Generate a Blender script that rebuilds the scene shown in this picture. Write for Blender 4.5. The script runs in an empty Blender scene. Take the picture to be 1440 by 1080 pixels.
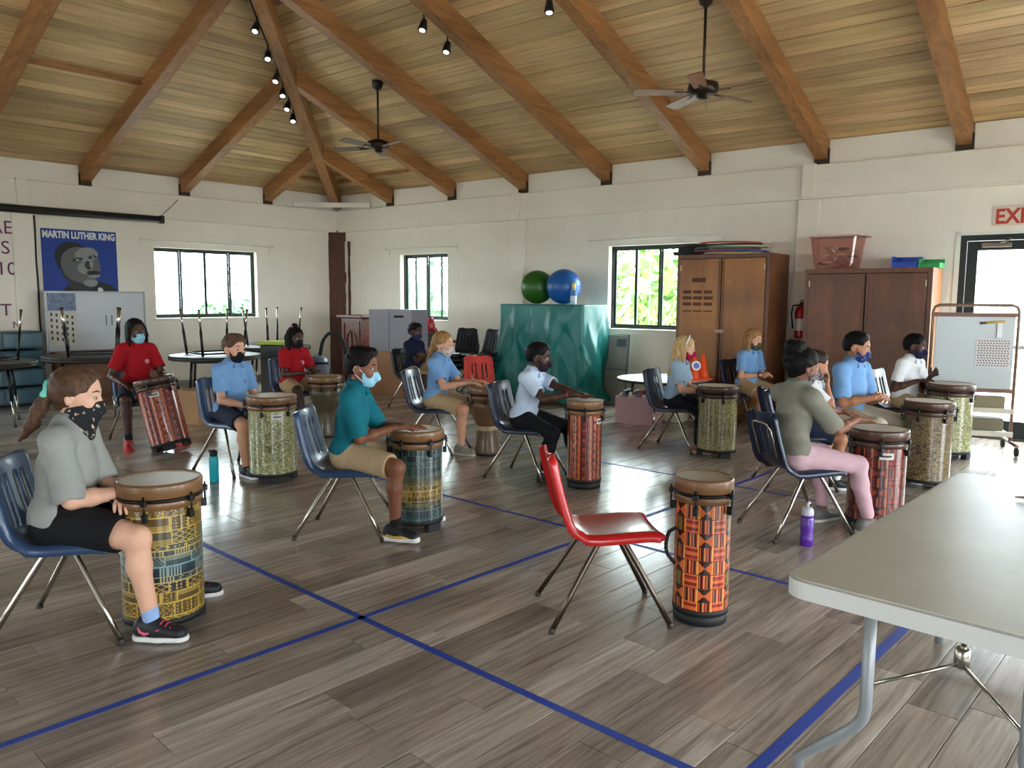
import bpy, bmesh, math, random
import numpy as np
from mathutils import Vector, Matrix

# ------------------------------------------------------------------ camera
scn = bpy.context.scene
COL = scn.collection
cam_d = bpy.data.cameras.new('camera')
cam = bpy.data.objects.new('camera', cam_d)
COL.objects.link(cam)
cam_d.sensor_width = 36.0
cam_d.lens = 1100.0 / 1440.0 * 36.0
cam_d.clip_start = 0.02
cam_d.clip_end = 300
PITCH = math.atan(122.0 / 1100.0)
cam.matrix_world = (Matrix.Translation((0, 0, 1.5)) @ Matrix.Rotation(math.radians(90) - PITCH, 4, 'X')
                    @ Matrix.Rotation(math.radians(0.35), 4, 'Z'))
scn.camera = cam

# ------------------------------------------------------------------ world, light, exposure
world = bpy.data.worlds.new('daylight')
scn.world = world
world.use_nodes = True
wn = world.node_tree.nodes['Background']
wn.inputs[0].default_value = (0.86, 0.935, 1.0, 1)
wn.inputs[1].default_value = 6.0
vs = scn.view_settings
vs.view_transform = 'Standard'
vs.look = 'None'
vs.gamma = 1.0
vs.use_curve_mapping = False
vs.exposure = 2.08

RNG = random.Random(7)

# ------------------------------------------------------------------ helpers
def lin(c):
    def f(v):
        v /= 255.0
        return v / 12.92 if v <= 0.04045 else ((v + 0.055) / 1.055) ** 2.4
    return (f(c[0]), f(c[1]), f(c[2]), 1.0)

MATS = {}
def mat(name, rgb, rough=0.6, metal=0.0, var=0.0, scale=(8, 8, 8), bump=0.0, bscale=None, spec=0.5,
        coat=0.0, sss=0.0, alpha=None, detail=4.0):
    """principled material, colour rgb (sRGB 0-255), optional noise variation and relief"""
    if name in MATS:
        return MATS[name]
    m = bpy.data.materials.new(name)
    m.use_nodes = True
    nt = m.node_tree
    b = nt.nodes['Principled BSDF']
    c = lin(rgb)
    b.inputs['Base Color'].default_value = c
    b.inputs['Roughness'].default_value = rough
    b.inputs['Metallic'].default_value = metal
    b.inputs['Specular IOR Level'].default_value = spec
    b.inputs['Coat Weight'].default_value = coat
    if sss:
        b.inputs['Subsurface Weight'].default_value = sss
        b.inputs['Subsurface Radius'].default_value = (0.012, 0.005, 0.003)
        b.inputs['Subsurface Scale'].default_value = 1.0
    if var or bump:
        tc = nt.nodes.new('ShaderNodeTexCoord')
        mp = nt.nodes.new('ShaderNodeMapping')
        mp.inputs['Scale'].default_value = scale
        nt.links.new(tc.outputs['Object'], mp.inputs['Vector'])
        nz = nt.nodes.new('ShaderNodeTexNoise')
        nz.inputs['Scale'].default_value = 1.0
        nz.inputs['Detail'].default_value = detail
        nz.inputs['Roughness'].default_value = 0.65
        nt.links.new(mp.outputs[0], nz.inputs['Vector'])
        if var:
            rp = nt.nodes.new('ShaderNodeValToRGB')
            rp.color_ramp.elements[0].position = 0.3
            rp.color_ramp.elements[1].position = 0.7
            rp.color_ramp.elements[0].color = tuple(max(0, v * (1 - var)) for v in c[:3]) + (1,)
            rp.color_ramp.elements[1].color = tuple(min(1, v * (1 + var)) for v in c[:3]) + (1,)
            nt.links.new(nz.outputs['Fac'], rp.inputs[0])
            nt.links.new(rp.outputs[0], b.inputs['Base Color'])
        if bump:
            n2 = nz
            if bscale:
                mp2 = nt.nodes.new('ShaderNodeMapping')
                mp2.inputs['Scale'].default_value = bscale
                nt.links.new(tc.outputs['Object'], mp2.inputs['Vector'])
                n2 = nt.nodes.new('ShaderNodeTexNoise')
                n2.inputs['Scale'].default_value = 1.0
                n2.inputs['Detail'].default_value = 3.0
                nt.links.new(mp2.outputs[0], n2.inputs['Vector'])
            bp = nt.nodes.new('ShaderNodeBump')
            bp.inputs['Strength'].default_value = bump
            bp.inputs['Distance'].default_value = 0.01
            nt.links.new(n2.outputs['Fac'], bp.inputs['Height'])
            nt.links.new(bp.outputs[0], b.inputs['Normal'])
    MATS[name] = m
    return m

def attr_mat(name, rough=0.5, spec=0.5, coat=0.0, bump=0.0):
    """principled material taking its colour from the face colours of the mesh"""
    if name in MATS:
        return MATS[name]
    m = bpy.data.materials.new(name)
    m.use_nodes = True
    nt = m.node_tree
    b = nt.nodes['Principled BSDF']
    a = nt.nodes.new('ShaderNodeVertexColor')
    a.layer_name = 'col'
    nt.links.new(a.outputs[0], b.inputs['Base Color'])
    b.inputs['Roughness'].default_value = rough
    b.inputs['Specular IOR Level'].default_value = spec
    b.inputs['Coat Weight'].default_value = coat
    MATS[name] = m
    return m

def glass_mat(name, tint=(1, 1, 1), refl=0.08):
    if name in MATS:
        return MATS[name]
    m = bpy.data.materials.new(name)
    m.use_nodes = True
    nt = m.node_tree
    for n in list(nt.nodes):
        nt.nodes.remove(n)
    out = nt.nodes.new('ShaderNodeOutputMaterial')
    mx = nt.nodes.new('ShaderNodeMixShader')
    tr = nt.nodes.new('ShaderNodeBsdfTransparent')
    gl = nt.nodes.new('ShaderNodeBsdfGlossy')
    tr.inputs[0].default_value = tuple(tint) + (1,)
    gl.inputs['Roughness'].default_value = 0.03
    mx.inputs[0].default_value = refl
    nt.links.new(tr.outputs[0], mx.inputs[1])
    nt.links.new(gl.outputs[0], mx.inputs[2])
    nt.links.new(mx.outputs[0], out.inputs[0])
    MATS[name] = m
    return m

class MB:
    """collects shapes, then builds ONE mesh object"""
    def __init__(self):
        self.bm = bmesh.new()
    def box(self, x0, x1, y0, y1, z0, z1, M=None, bevel=0.0):
        vs_ = [self.bm.verts.new(p) for p in
               [(x0, y0, z0), (x1, y0, z0), (x1, y1, z0), (x0, y1, z0),
                (x0, y0, z1), (x1, y0, z1), (x1, y1, z1), (x0, y1, z1)]]
        fs = [self.bm.faces.new([vs_[i] for i in f]) for f in
              [(3, 2, 1, 0), (4, 5, 6, 7), (0, 1, 5, 4), (1, 2, 6, 5), (2, 3, 7, 6), (3, 0, 4, 7)]]
        if bevel:
            es = list({e for f in fs for e in f.edges})
            r = bmesh.ops.bevel(self.bm, geom=es, offset=bevel, segments=2, affect='EDGES', profile=0.5)
            vs_ = list({v for v in r['verts']} | {v for v in vs_ if v.is_valid})
        if M is not None:
            bmesh.ops.transform(self.bm, matrix=M, verts=[v for v in vs_ if v.is_valid])
        return self
    def tube(self, pts, r, n=10, cap=True, closed=False):
        P = [Vector(p) for p in pts]
        rs = r if isinstance(r, (list, tuple)) else [r] * len(P)
        N = len(P)
        rings = []
        up = Vector((0.123, 0.331, 0.936))
        prev = None
        for i in range(N):
            if closed:
                d = P[(i + 1) % N] - P[i - 1]
            else:
                d = (P[min(i + 1, N - 1)] - P[max(i - 1, 0)])
            d.normalize()
            a = prev if prev is not None else up.cross(d)
            a = (a - d * a.dot(d))
            if a.length < 1e-5:
                a = Vector((1, 0, 0)).cross(d)
            a.normalize()
            b_ = d.cross(a)
            prev = a
            rings.append([self.bm.verts.new(P[i] + (a * math.cos(2 * math.pi * k / n) + b_ * math.sin(2 * math.pi * k / n)) * rs[i])
                          for k in range(n)])
        for i in range(N if closed else N - 1):
            A, B = rings[i], rings[(i + 1) % N]
            for k in range(n):
                f = self.bm.faces.new([A[k], A[(k + 1) % n], B[(k + 1) % n], B[k]])
                f.smooth = True
        if cap and not closed:
            self.bm.faces.new(list(reversed(rings[0])))
            self.bm.faces.new(rings[-1])
        return self
    def lathe(self, prof, n=32, center=(0, 0, 0), smooth=True, cap=True):
        c = Vector(center)
        rings = []
        for (r, z) in prof:
            rings.append([self.bm.verts.new(c + Vector((r * math.cos(2 * math.pi * k / n), r * math.sin(2 * math.pi * k / n), z)))
                          for k in range(n)])
        for A, B in zip(rings[:-1], rings[1:]):
            for k in range(n):
                f = self.bm.faces.new([A[k], A[(k + 1) % n], B[(k + 1) % n], B[k]])
                f.smooth = smooth
        if cap:
            self.bm.faces.new(list(reversed(rings[0])))
            self.bm.faces.new(rings[-1])
        return self
    def prism(self, poly, z0, z1, M=None):
        a = [self.bm.verts.new((p[0], p[1], z0)) for p in poly]
        b_ = [self.bm.verts.new((p[0], p[1], z1)) for p in poly]
        n = len(poly)
        self.bm.faces.new(list(reversed(a)))
        self.bm.faces.new(b_)
        for i in range(n):
            self.bm.faces.new([a[i], a[(i + 1) % n], b_[(i + 1) % n], b_[i]])
        if M is not None:
            bmesh.ops.transform(self.bm, matrix=M, verts=a + b_)
        return self
    def sphere(self, c, r, n=16, sc=(1, 1, 1)):
        M = Matrix.Translation(c) @ Matrix.Diagonal((r * sc[0], r * sc[1], r * sc[2], 1))
        res = bmesh.ops.create_uvsphere(self.bm, u_segments=n, v_segments=max(6, n // 2), radius=1.0, matrix=M)
        for v in res['verts']:
            for f in v.link_faces:
                f.smooth = True
        return self
    def grid(self, fn, nu, nv, smooth=True):
        V = [[self.bm.verts.new(fn(i / nu, j / nv)) for i in range(nu + 1)] for j in range(nv + 1)]
        for j in range(nv):
            for i in range(nu):
                f = self.bm.faces.new([V[j][i], V[j][i + 1], V[j + 1][i + 1], V[j + 1][i]])
                f.smooth = smooth
        return V
    def mesh(self, name, material=None, fix=True):
        me = bpy.data.meshes.new(name)
        if fix:
            bmesh.ops.recalc_face_normals(self.bm, faces=self.bm.faces[:])
        self.bm.to_mesh(me)
        self.bm.free()
        if material is not None:
            me.materials.append(material)
        return me
    def build(self, name, material=None, parent=None, fix=True):
        return put(name, self.mesh(name, material, fix), parent)

def put(name, me, parent=None, loc=None, rotz=0.0, M=None):
    o = bpy.data.objects.new(name, me)
    COL.objects.link(o)
    if parent is not None:
        o.parent = parent
    if loc is not None:
        o.location = loc
    if rotz:
        o.rotation_euler = (0, 0, rotz)
    if M is not None:
        o.matrix_basis = M
    return o

def tag(o, label=None, cat=None, group=None, kind=None):
    if label: o['label'] = label
    if cat: o['category'] = cat
    if group: o['group'] = group
    if kind: o['kind'] = kind
    return o

def thing(name, label, cat, loc=(0, 0, 0), rotz=0.0, group=None):
    o = put(name, None, None, loc, rotz)
    o.empty_display_size = 0.1
    return tag(o, label, cat, group)

def struct(o):
    o['kind'] = 'structure'
    return o

def copy_tree(o, parent=None):
    c = o.copy()
    COL.objects.link(c)
    c.parent = parent
    for ch in o.children:
        copy_tree(ch, c)
    return c

def text_mesh(body, size, depth, material, name='lettering', align='CENTER', bold=0.0, sx=1.0):
    cu = bpy.data.curves.new(name, 'FONT')
    cu.body = body
    cu.size = size
    cu.extrude = depth
    cu.align_x = align
    cu.offset = bold
    cu.resolution_u = 3
    o = bpy.data.objects.new(name, cu)
    COL.objects.link(o)
    dg = bpy.context.evaluated_depsgraph_get()
    me = bpy.data.meshes.new_from_object(o.evaluated_get(dg))
    bpy.data.objects.remove(o)
    me.transform(Matrix.Diagonal((sx, 1, 1, 1)) )
    me.transform(Matrix.Rotation(math.radians(90), 4, 'X'))   # stands up, reads from -y
    me.materials.clear()
    me.materials.append(material)
    return me

def fast_mesh(name, V, Q, material, smooth=True, cols=None):
    """mesh from numpy vertex / quad arrays; cols: one linear colour per quad"""
    me = bpy.data.meshes.new(name)
    nq = len(Q)
    me.vertices.add(len(V))
    me.vertices.foreach_set('co', np.ascontiguousarray(V, dtype=np.float32).ravel())
    me.loops.add(nq * 4)
    me.loops.foreach_set('vertex_index', np.ascontiguousarray(Q, dtype=np.int32).ravel())
    me.polygons.add(nq)
    me.polygons.foreach_set('loop_start', np.arange(0, nq * 4, 4, dtype=np.int32))
    me.polygons.foreach_set('use_smooth', np.full(nq, smooth, dtype=bool))
    if cols is not None:
        ca = me.color_attributes.new('col', 'FLOAT_COLOR', 'CORNER')
        c4 = np.ones((nq, 4), dtype=np.float32)
        c4[:, :3] = cols
        ca.data.foreach_set('color', np.repeat(c4, 4, axis=0).ravel())
    me.update(calc_edges=True)
    me.validate()
    if material is not None:
        me.materials.append(material)
    return me
PEOPLE = True
# ------------------------------------------------------------------ room frame
CX = Vector((-3.35, 15.21))
AR = math.radians(-38.3)
AL = math.radians(47.8)
uR = Vector((math.cos(AR), math.sin(AR)))            # along the right wall, away from the corner
uL = Vector((-math.cos(AL), -math.sin(AL)))          # along the left wall, away from the corner
LEN_R, LEN_L = 15.5, 14.0
PL = CX + uL * LEN_L
PR = CX + uR * LEN_R
PM1 = Vector((-5.0, -5.0))
PM2 = Vector((4.0, -5.0))
# wall frames: local x to the right when facing the wall from inside, local y outwards
def wall_frame(origin, ang):
    return Matrix.Translation((origin.x, origin.y, 0)) @ Matrix.Rotation(ang, 4, 'Z')
MR = wall_frame(CX, AR)        # x = t
ML = wall_frame(CX, AL)        # x = -t
def onR(t, n=0.0, z=0.0):      # point on the right wall, n metres into the room
    return MR @ Vector((t, -n, z))
def onL(t, n=0.0, z=0.0):
    return ML @ Vector((-t, -n, z))

BEAM_TOP, BEAM_BOT = 3.10, 2.72
SL, ZR, ZP = 0.365, 3.14, 3.385    # roof slope, rafter underside and board underside at the wall

# ------------------------------------------------------------------ structure materials
M_wall = mat('wall_paint', (238, 232, 218), 0.75, var=0.05, scale=(1.3, 1.3, 0.9), bump=0.12, bscale=(35, 35, 35))
M_beam = mat('beam_paint', (240, 235, 222), 0.7, var=0.04, scale=(1, 1, 2), bump=0.1, bscale=(30, 30, 30))
M_base = mat('baseboard_paint', (150, 146, 138), 0.6)
M_frame = mat('dark_aluminium', (38, 46, 44), 0.45, metal=0.3)
M_bar = mat('white_bar_paint', (225, 225, 215), 0.5)
M_sbar = mat('security_bar_paint', (196, 198, 190), 0.5)
M_glass = glass_mat('window_glass', (0.93, 0.98, 0.96), 0.06)

def wood_mat(name, rgb, rgb2, rgb3, rough, grain=(1.2, 26, 26), use_color=True, bump=0.15, coat=0.0, big=2.2):
    m = bpy.data.materials.new(name)
    m.use_nodes = True
    nt = m.node_tree
    b = nt.nodes['Principled BSDF']
    b.inputs['Roughness'].default_value = rough
    b.inputs['Coat Weight'].default_value = coat
    tc = nt.nodes.new('ShaderNodeTexCoord')
    oi = nt.nodes.new('ShaderNodeObjectInfo')
    ad = nt.nodes.new('ShaderNodeVectorMath'); ad.operation = 'MULTIPLY_ADD'
    ad.inputs[1].default_value = (1, 1, 1)
    sc = nt.nodes.new('ShaderNodeVectorMath'); sc.operation = 'SCALE'
    cmb = nt.nodes.new('ShaderNodeCombineXYZ')
    for i in range(3):
        nt.links.new(oi.outputs['Random'], cmb.inputs[i])
    nt.links.new(cmb.outputs[0], sc.inputs[0]); sc.inputs['Scale'].default_value = 37.0
    nt.links.new(tc.outputs['Object'], ad.inputs[0]); nt.links.new(sc.outputs[0], ad.inputs[2])
    mp = nt.nodes.new('ShaderNodeMapping'); mp.inputs['Scale'].default_value = grain
    nt.links.new(ad.outputs[0], mp.inputs['Vector'])
    nz = nt.nodes.new('ShaderNodeTexNoise'); nz.inputs['Scale'].default_value = 1.0
    nz.inputs['Detail'].default_value = 6.0; nz.inputs['Roughness'].default_value = 0.7
    nz.inputs['Distortion'].default_value = 0.6
    nt.links.new(mp.outputs[0], nz.inputs['Vector'])
    rp = nt.nodes.new('ShaderNodeValToRGB')
    rp.color_ramp.elements[0].position = 0.28; rp.color_ramp.elements[0].color = lin(rgb2)
    rp.color_ramp.elements[1].position = 0.72; rp.color_ramp.elements[1].color = lin(rgb3)
    e = rp.color_ramp.elements.new(0.5); e.color = lin(rgb)
    nt.links.new(nz.outputs['Fac'], rp.inputs[0])
    last = rp.outputs[0]
    # large soft stains
    n3 = nt.nodes.new('ShaderNodeTexNoise'); n3.inputs['Scale'].default_value = big; n3.inputs['Detail'].default_value = 3
    mp3 = nt.nodes.new('ShaderNodeMapping'); mp3.inputs['Scale'].default_value = (0.35, 1.0, 1.0)
    nt.links.new(ad.outputs[0], mp3.inputs['Vector']); nt.links.new(mp3.outputs[0], n3.inputs['Vector'])
    r3 = nt.nodes.new('ShaderNodeValToRGB')
    r3.color_ramp.elements[0].position = 0.35; r3.color_ramp.elements[0].color = (0.62, 0.60, 0.57, 1)
    r3.color_ramp.elements[1].position = 0.6; r3.color_ramp.elements[1].color = (1, 1, 1, 1)
    nt.links.new(n3.outputs['Fac'], r3.inputs[0])
    mx = nt.nodes.new('ShaderNodeMix'); mx.data_type = 'RGBA'; mx.blend_type = 'MULTIPLY'
    mx.inputs['Factor'].default_value = 0.8
    nt.links.new(last, mx.inputs['A']); nt.links.new(r3.outputs[0], mx.inputs['B'])
    last = mx.outputs['Result']
    if use_color:
        m2 = nt.nodes.new('ShaderNodeMix'); m2.data_type = 'RGBA'; m2.blend_type = 'MULTIPLY'
        m2.inputs['Factor'].default_value = 1.0
        nt.links.new(last, m2.inputs['A']); nt.links.new(oi.outputs['Color'], m2.inputs['B'])
        last = m2.outputs['Result']
        if use_color == 'tint':
            va = nt.nodes.new('ShaderNodeVertexColor'); va.layer_name = 'col'
            m3 = nt.nodes.new('ShaderNodeMix'); m3.data_type = 'RGBA'; m3.blend_type = 'MULTIPLY'
            m3.inputs['Factor'].default_value = 1.0
            nt.links.new(last, m3.inputs['A']); nt.links.new(va.outputs[0], m3.inputs['B'])
            last = m3.outputs['Result']
    nt.links.new(last, b.inputs['Base Color'])
    if bump:
        bp = nt.nodes.new('ShaderNodeBump'); bp.inputs['Strength'].default_value = bump
        bp.inputs['Distance'].default_value = 0.004
        nt.links.new(nz.outputs['Fac'], bp.inputs['Height']); nt.links.new(bp.outputs[0], b.inputs['Normal'])
    MATS[name] = m
    return m

M_board = wood_mat('ceiling_board_wood', (222, 190, 140), (188, 153, 106), (236, 206, 157), 0.6, grain=(0.9, 30, 30), big=1.6)
M_rafter = wood_mat('rafter_wood', (164, 114, 66), (128, 84, 46), (186, 134, 82), 0.5, grain=(1.2, 18, 18), use_color=False)
M_floor = wood_mat('floor_plank_vinyl', (176, 166, 156), (118, 109, 102), (208, 200, 190), 0.2, grain=(1.6, 30, 30), use_color='tint', bump=0.05, big=3.0)
M_gap = mat('floor_gap', (52, 46, 42), 0.6)

# ------------------------------------------------------------------ floor
ROOM = [CX, PR, PM2, PM1, PL]
fl = MB().prism([(p.x, p.y) for p in ROOM[::-1]], -0.12, -0.004).build('floor', M_gap)
struct(fl)
# vinyl planks run parallel to the left wall
FA = math.radians(46.9)
FU = Vector((math.cos(FA), math.sin(FA))); FV = Vector((-math.sin(FA), math.cos(FA)))
PWID, PLEN = 0.182, 1.22
def inside(p, poly, margin=0.0):
    n = len(poly)
    for i in range(n):
        a, b_ = poly[i], poly[(i + 1) % n]
        e = b_ - a
        nrm = Vector((e.y, -e.x)).normalized()       # polygon runs clockwise: inside is to the right
        if (p - a).dot(nrm) < margin:
            return False
    return True
def cam_px(p):
    z = p[1] * math.cos(PITCH) - (p[2] - 1.5) * math.sin(PITCH)
    u = p[1] * math.sin(PITCH) + (p[2] - 1.5) * math.cos(PITCH)
    if z < 0.1:
        return None
    return 720 + 1100 * p[0] / z, 540 - 1100 * u / z
TONES = [(0.84, 0.82, 0.80), (0.92, 0.90, 0.87), (1.0, 0.98, 0.95), (1.14, 1.13, 1.10), (0.76, 0.73, 0.70), (0.95, 0.91, 0.86)]
near, far = [], []
rowr = random.Random(3)
for j in range(-60, 110):
    off = rowr.random() * PLEN
    for i in range(-12, 18):
        c = FU * (i * PLEN + off) + FV * (j * PWID)
        if not inside(c, ROOM, -0.25):
            continue
        tone = rowr.choice(TONES)
        q = cam_px((c.x, c.y, 0))
        vis = q is not None and -260 < q[0] < 1700 and 380 < q[1] < 1250
        (near if vis else far).append((c.length, c, tone))
near.sort(key=lambda a: a[0])
pm = MB()
hw, hl, bv = PWID / 2 - 0.0012, PLEN / 2 - 0.0012, 0.0022
for (w, l, z) in [(1, 1, 0)]:
    lo = [pm.bm.verts.new((x, y, -0.006)) for x, y in [(-hl, -hw), (hl, -hw), (hl, hw), (-hl, hw)]]
    md = [pm.bm.verts.new((x, y, -0.0012)) for x, y in [(-hl, -hw), (hl, -hw), (hl, hw), (-hl, hw)]]
    tp = [pm.bm.verts.new((x, y, 0.0)) for x, y in [(-hl + bv, -hw + bv), (hl - bv, -hw + bv), (hl - bv, hw - bv), (-hl + bv, hw - bv)]]
    pm.bm.faces.new(tp)
    for A, B in ((lo, md), (md, tp)):
        for k in range(4):
            pm.bm.faces.new([A[k], A[(k + 1) % 4], B[(k + 1) % 4], B[k]])
plank_me = pm.mesh('floor_plank', M_floor)
ca = plank_me.color_attributes.new('col', 'FLOAT_COLOR', 'CORNER')
ca.data.foreach_set('color', [1.0] * (len(plank_me.loops) * 4))
for _, c, tone in near[:300]:
    o = put('floor_plank', plank_me, fl, (c.x, c.y, 0), FA)
    o.color = tuple(tone) + (1,)
Vv, Qq, Cc = [], [], []
Rm = np.array([[FU.x, FV.x], [FU.y, FV.y]])
for _, c, tone in near[300:] + far:
    b0 = len(Vv)
    for x, y in [(-hl, -hw), (hl, -hw), (hl, hw), (-hl, hw)]:
        Vv.append((c.x * FU.x + c.y * FU.y + x, c.x * FV.x + c.y * FV.y + y, 0.0))
    for x, y in [(-hl, -hw), (hl, -hw), (hl, hw), (-hl, hw)]:
        Vv.append((c.x * FU.x + c.y * FU.y + x, c.x * FV.x + c.y * FV.y + y, -0.005))
    for q in [(0, 1, 2, 3), (4, 5, 1, 0), (5, 6, 2, 1), (6, 7, 3, 2), (7, 4, 0, 3)]:
        Qq.append([b0 + k for k in q]); Cc.append(tone)
o = put('floor_planks_beyond', fast_mesh('floor_planks_beyond', np.array(Vv), np.array(Qq), M_floor, False, np.array(Cc)), fl, (0, 0, 0), FA)
o['kind'] = 'stuff'

# ------------------------------------------------------------------ walls
def wall_panels(mb, x0, x1, z0, z1, holes, th=0.2):
    """wall from x0 to x1 (local), with rectangular holes (hx0,hx1,hz0,hz1), thickness outwards"""
    xs = sorted({x0, x1} | {h[0] for h in holes} | {h[1] for h in holes})
    for a, b_ in zip(xs[:-1], xs[1:]):
        mid = (a + b_) / 2
        zs = sorted([(h[2], h[3]) for h in holes if h[0] <= mid <= h[1]])
        z = z0
        for (ha, hb) in zs:
            if ha > z + 1e-4:
                mb.box(a, b_, 0, th, z, ha)
            z = hb
        if z < z1:
            mb.box(a, b_, 0, th, z, z1)
    return mb
WIN2 = (1.70, 2.86, 1.10, 2.24)
WIN3 = (6.04, 7.55, 1.06, 2.24)
DOOR = (10.52, 12.40, 0.0, 2.20)
WINR = (13.2, 14.8, 1.06, 2.24)
WIN1 = (-3.52, -1.73, 1.13, 2.26)
WINL = (-9.6, -7.8, 1.10, 2.24)
WINL2 = (-13.0, -11.0, 1.10, 2.24)
ZTOP = 3.46
wr = wall_panels(MB(), -0.2, LEN_R + 0.2, 0, ZTOP, [WIN2, WIN3, DOOR, WINR]).build('wall_right', M_wall)
wr.matrix_basis = MR; struct(wr)
wl = wall_panels(MB(), -LEN_L - 0.2, 0.0, 0, ZTOP, [WIN1, WINL, WINL2]).build('wall_left', M_wall)
wl.matrix_basis = ML; struct(wl)
def far_wall(name, A, B, holes):
    d = B - A
    M = wall_frame(A, math.atan2(d.y, d.x))
    w = wall_panels(MB(), -0.1, d.length + 0.1, 0, ZTOP, holes).build(name, M_wall)
    w.matrix_basis = M
    struct(w)
    return M, d.length
HOLES = {}
for name, A, B in (('wall_east', PR, PM2), ('wall_back', PM2, PM1), ('wall_west', PM1, PL)):
    Ln = (B - A).length
    if name == 'wall_east':
        hs = [(2.4, 4.2, 0.0, 2.2), (5.6, 8.0, 1.0, 2.3), (9.0, 11.0, 1.0, 2.3)]
    elif name == 'wall_back':
        hs = [(1.0, 3.2, 1.0, 2.3)]
    else:
        hs = [(2.0, 3.8, 1.1, 2.24), (8.0, 9.8, 1.1, 2.24)]
    HOLES[name] = (far_wall(name, A, B, hs)[0], hs)
# sampling portals in the openings (they give off no light of their own)
def portal(M, h):
    ld = bpy.data.lights.new('daylight_portal', 'AREA')
    ld.shape = 'RECTANGLE'
    ld.size = h[1] - h[0]; ld.size_y = h[3] - h[2]
    ld.cycles.is_portal = True
    o = bpy.data.objects.new('daylight_portal', ld)
    COL.objects.link(o)
    # area light shines along local -z : into the room = -y of the wall frame
    o.matrix_basis = M @ Matrix.Translation(((h[0] + h[1]) / 2, 0.22, (h[2] + h[3]) / 2)) @ Matrix.Rotation(math.radians(-90), 4, 'X')
for M, hs in HOLES.values():
    for h in hs:
        portal(M, h)
for h in (WIN2, WIN3, DOOR, WINR):
    portal(MR, h)
for h in (WIN1, WINL, WINL2):
    portal(ML, h)

# ring beam, pillars, blocking panels, baseboards
def dress_wall(w, x0, x1, pillars, rafters):
    MB().box(x0, x1, -0.09, -0.002, BEAM_BOT, BEAM_TOP, bevel=0.012).build('ring_beam', M_beam, w)
    MB().box(x0, x1, -0.105, -0.002, BEAM_BOT - 0.018, BEAM_BOT + 0.004).build('beam_ledge', M_beam, w)
    for p in pillars:
        MB().box(p - 0.13, p + 0.13, -0.07, -0.002, 0, BEAM_BOT - 0.02, bevel=0.01).build('pillar', M_wall, w)
        MB().box(p - 0.075, p + 0.075, -0.13, -0.05, BEAM_BOT, BEAM_TOP + 0.012, bevel=0.008).build('beam_cap', M_beam, w)
    rs = sorted(rafters)
    for a, b_ in zip(rs[:-1], rs[1:]):
        MB().box(a + 0.09, b_ - 0.09, -0.03, -0.002, BEAM_TOP, ZP - 0.005).build('blocking_panel', M_beam, w)
RAF_R = [1.5 * k for k in range(1, 11)]
RAF_L = [-1.5 * k for k in range(1, 10)]
dress_wall(wr, 0.0, LEN_R, [4.40, 8.88, 13.0], [0.0] + RAF_R)
dress_wall(wl, -LEN_L, 0.0, [-5.36, -9.9], [0.0] + RAF_L)
for nm, M, segs in (('baseboard_right', MR, [(0.2, DOOR[0] - 0.05), (DOOR[1] + 0.05, LEN_R)]), ('baseboard_left', ML, [(-LEN_L, -0.2)])):
    mb = MB()
    for a, b_ in segs:
        mb.box(a, b_, -0.014, -0.001, 0.0, 0.1)
    bb = mb.build(nm, M_base); bb.matrix_basis = M; struct(bb)
# stained wooden corner post with ragged plaster edges, and white tie board across the corner
M_post = wood_mat('corner_post_wood', (92, 50, 30), (58, 30, 20), (112, 66, 42), 0.6, grain=(14, 14, 1.0), use_color=False)
tr = thing('trim_1', None, None, (CX.x, CX.y, 0)); struct(tr)
bis = (uR + uL).normalized()
mb = MB()
rr = random.Random(5)
pts = [(-0.19, 0), (0.16, 0)]
for k in range(14):
    z0, z1 = k * 0.195, (k + 1) * 0.195
    mb.box(-0.16 - 0.03 * rr.random(), 0.13 + 0.035 * rr.random(), -0.035, 0.02, z0, z1)
post = mb.build('corner_post', M_post, tr)
post.matrix_basis = Matrix.Translation((bis.x * 0.12, bis.y * 0.12, 0)) @ Matrix.Rotation(math.atan2(bis.y, bis.x) + math.pi / 2, 4, 'Z')
mb = MB()
for k in range(18):
    mb.box(0.30 + 0.012 * rr.random(), 0.335 + 0.02 * rr.random(), -0.03, -0.001, 0.1 + k * 0.135, 0.1 + (k + 1) * 0.135)
jb = mb.build('stained_joint', M_post, tr)
jb.matrix_basis = Matrix.Rotation(AR, 4, 'Z')
A_, B_ = onL(0.98, 0.05), onR(0.98, 0.05)
dv = B_ - A_
tb = MB().box(0, dv.length, -0.05, 0.05, 3.105, 3.19, bevel=0.006).build('tie_board', M_beam, tr)
tb.matrix_basis = Matrix.Translation((A_.x - CX.x, A_.y - CX.y, 0)) @ Matrix.Rotation(math.atan2(dv.y, dv.x), 4, 'Z')

# ------------------------------------------------------------------ ceiling
def wall_d(p, A, B):
    e = (B - A).normalized()
    nrm = Vector((e.y, -e.x))
    return (p - A).dot(nrm)
EDGES = [(ROOM[i], ROOM[(i + 1) % 5]) for i in range(5)]     # 0 right,1 east,2 back,3 west,4 left
def clip_poly(poly, f):
    out = []
    n = len(poly)
    for i in range(n):
        a, b_ = poly[i], poly[(i + 1) % n]
        fa, fb = f(a), f(b_)
        if fa >= 0: out.append(a)
        if (fa > 0 and fb < 0) or (fa < 0 and fb > 0):
            out.append(a + (b_ - a) * (fa / (fa - fb)))
    return out
big = [ROOM[i].copy() for i in range(5)]
FACETS = []
for i in range(5):
    poly = [p.copy() for p in big]
    for j in range(5):
        if j != i:
            poly = clip_poly(poly, lambda p, i=i, j=j: wall_d(p, *EDGES[j]) - wall_d(p, *EDGES[i]))
    FACETS.append(poly)
mb = MB()
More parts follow.
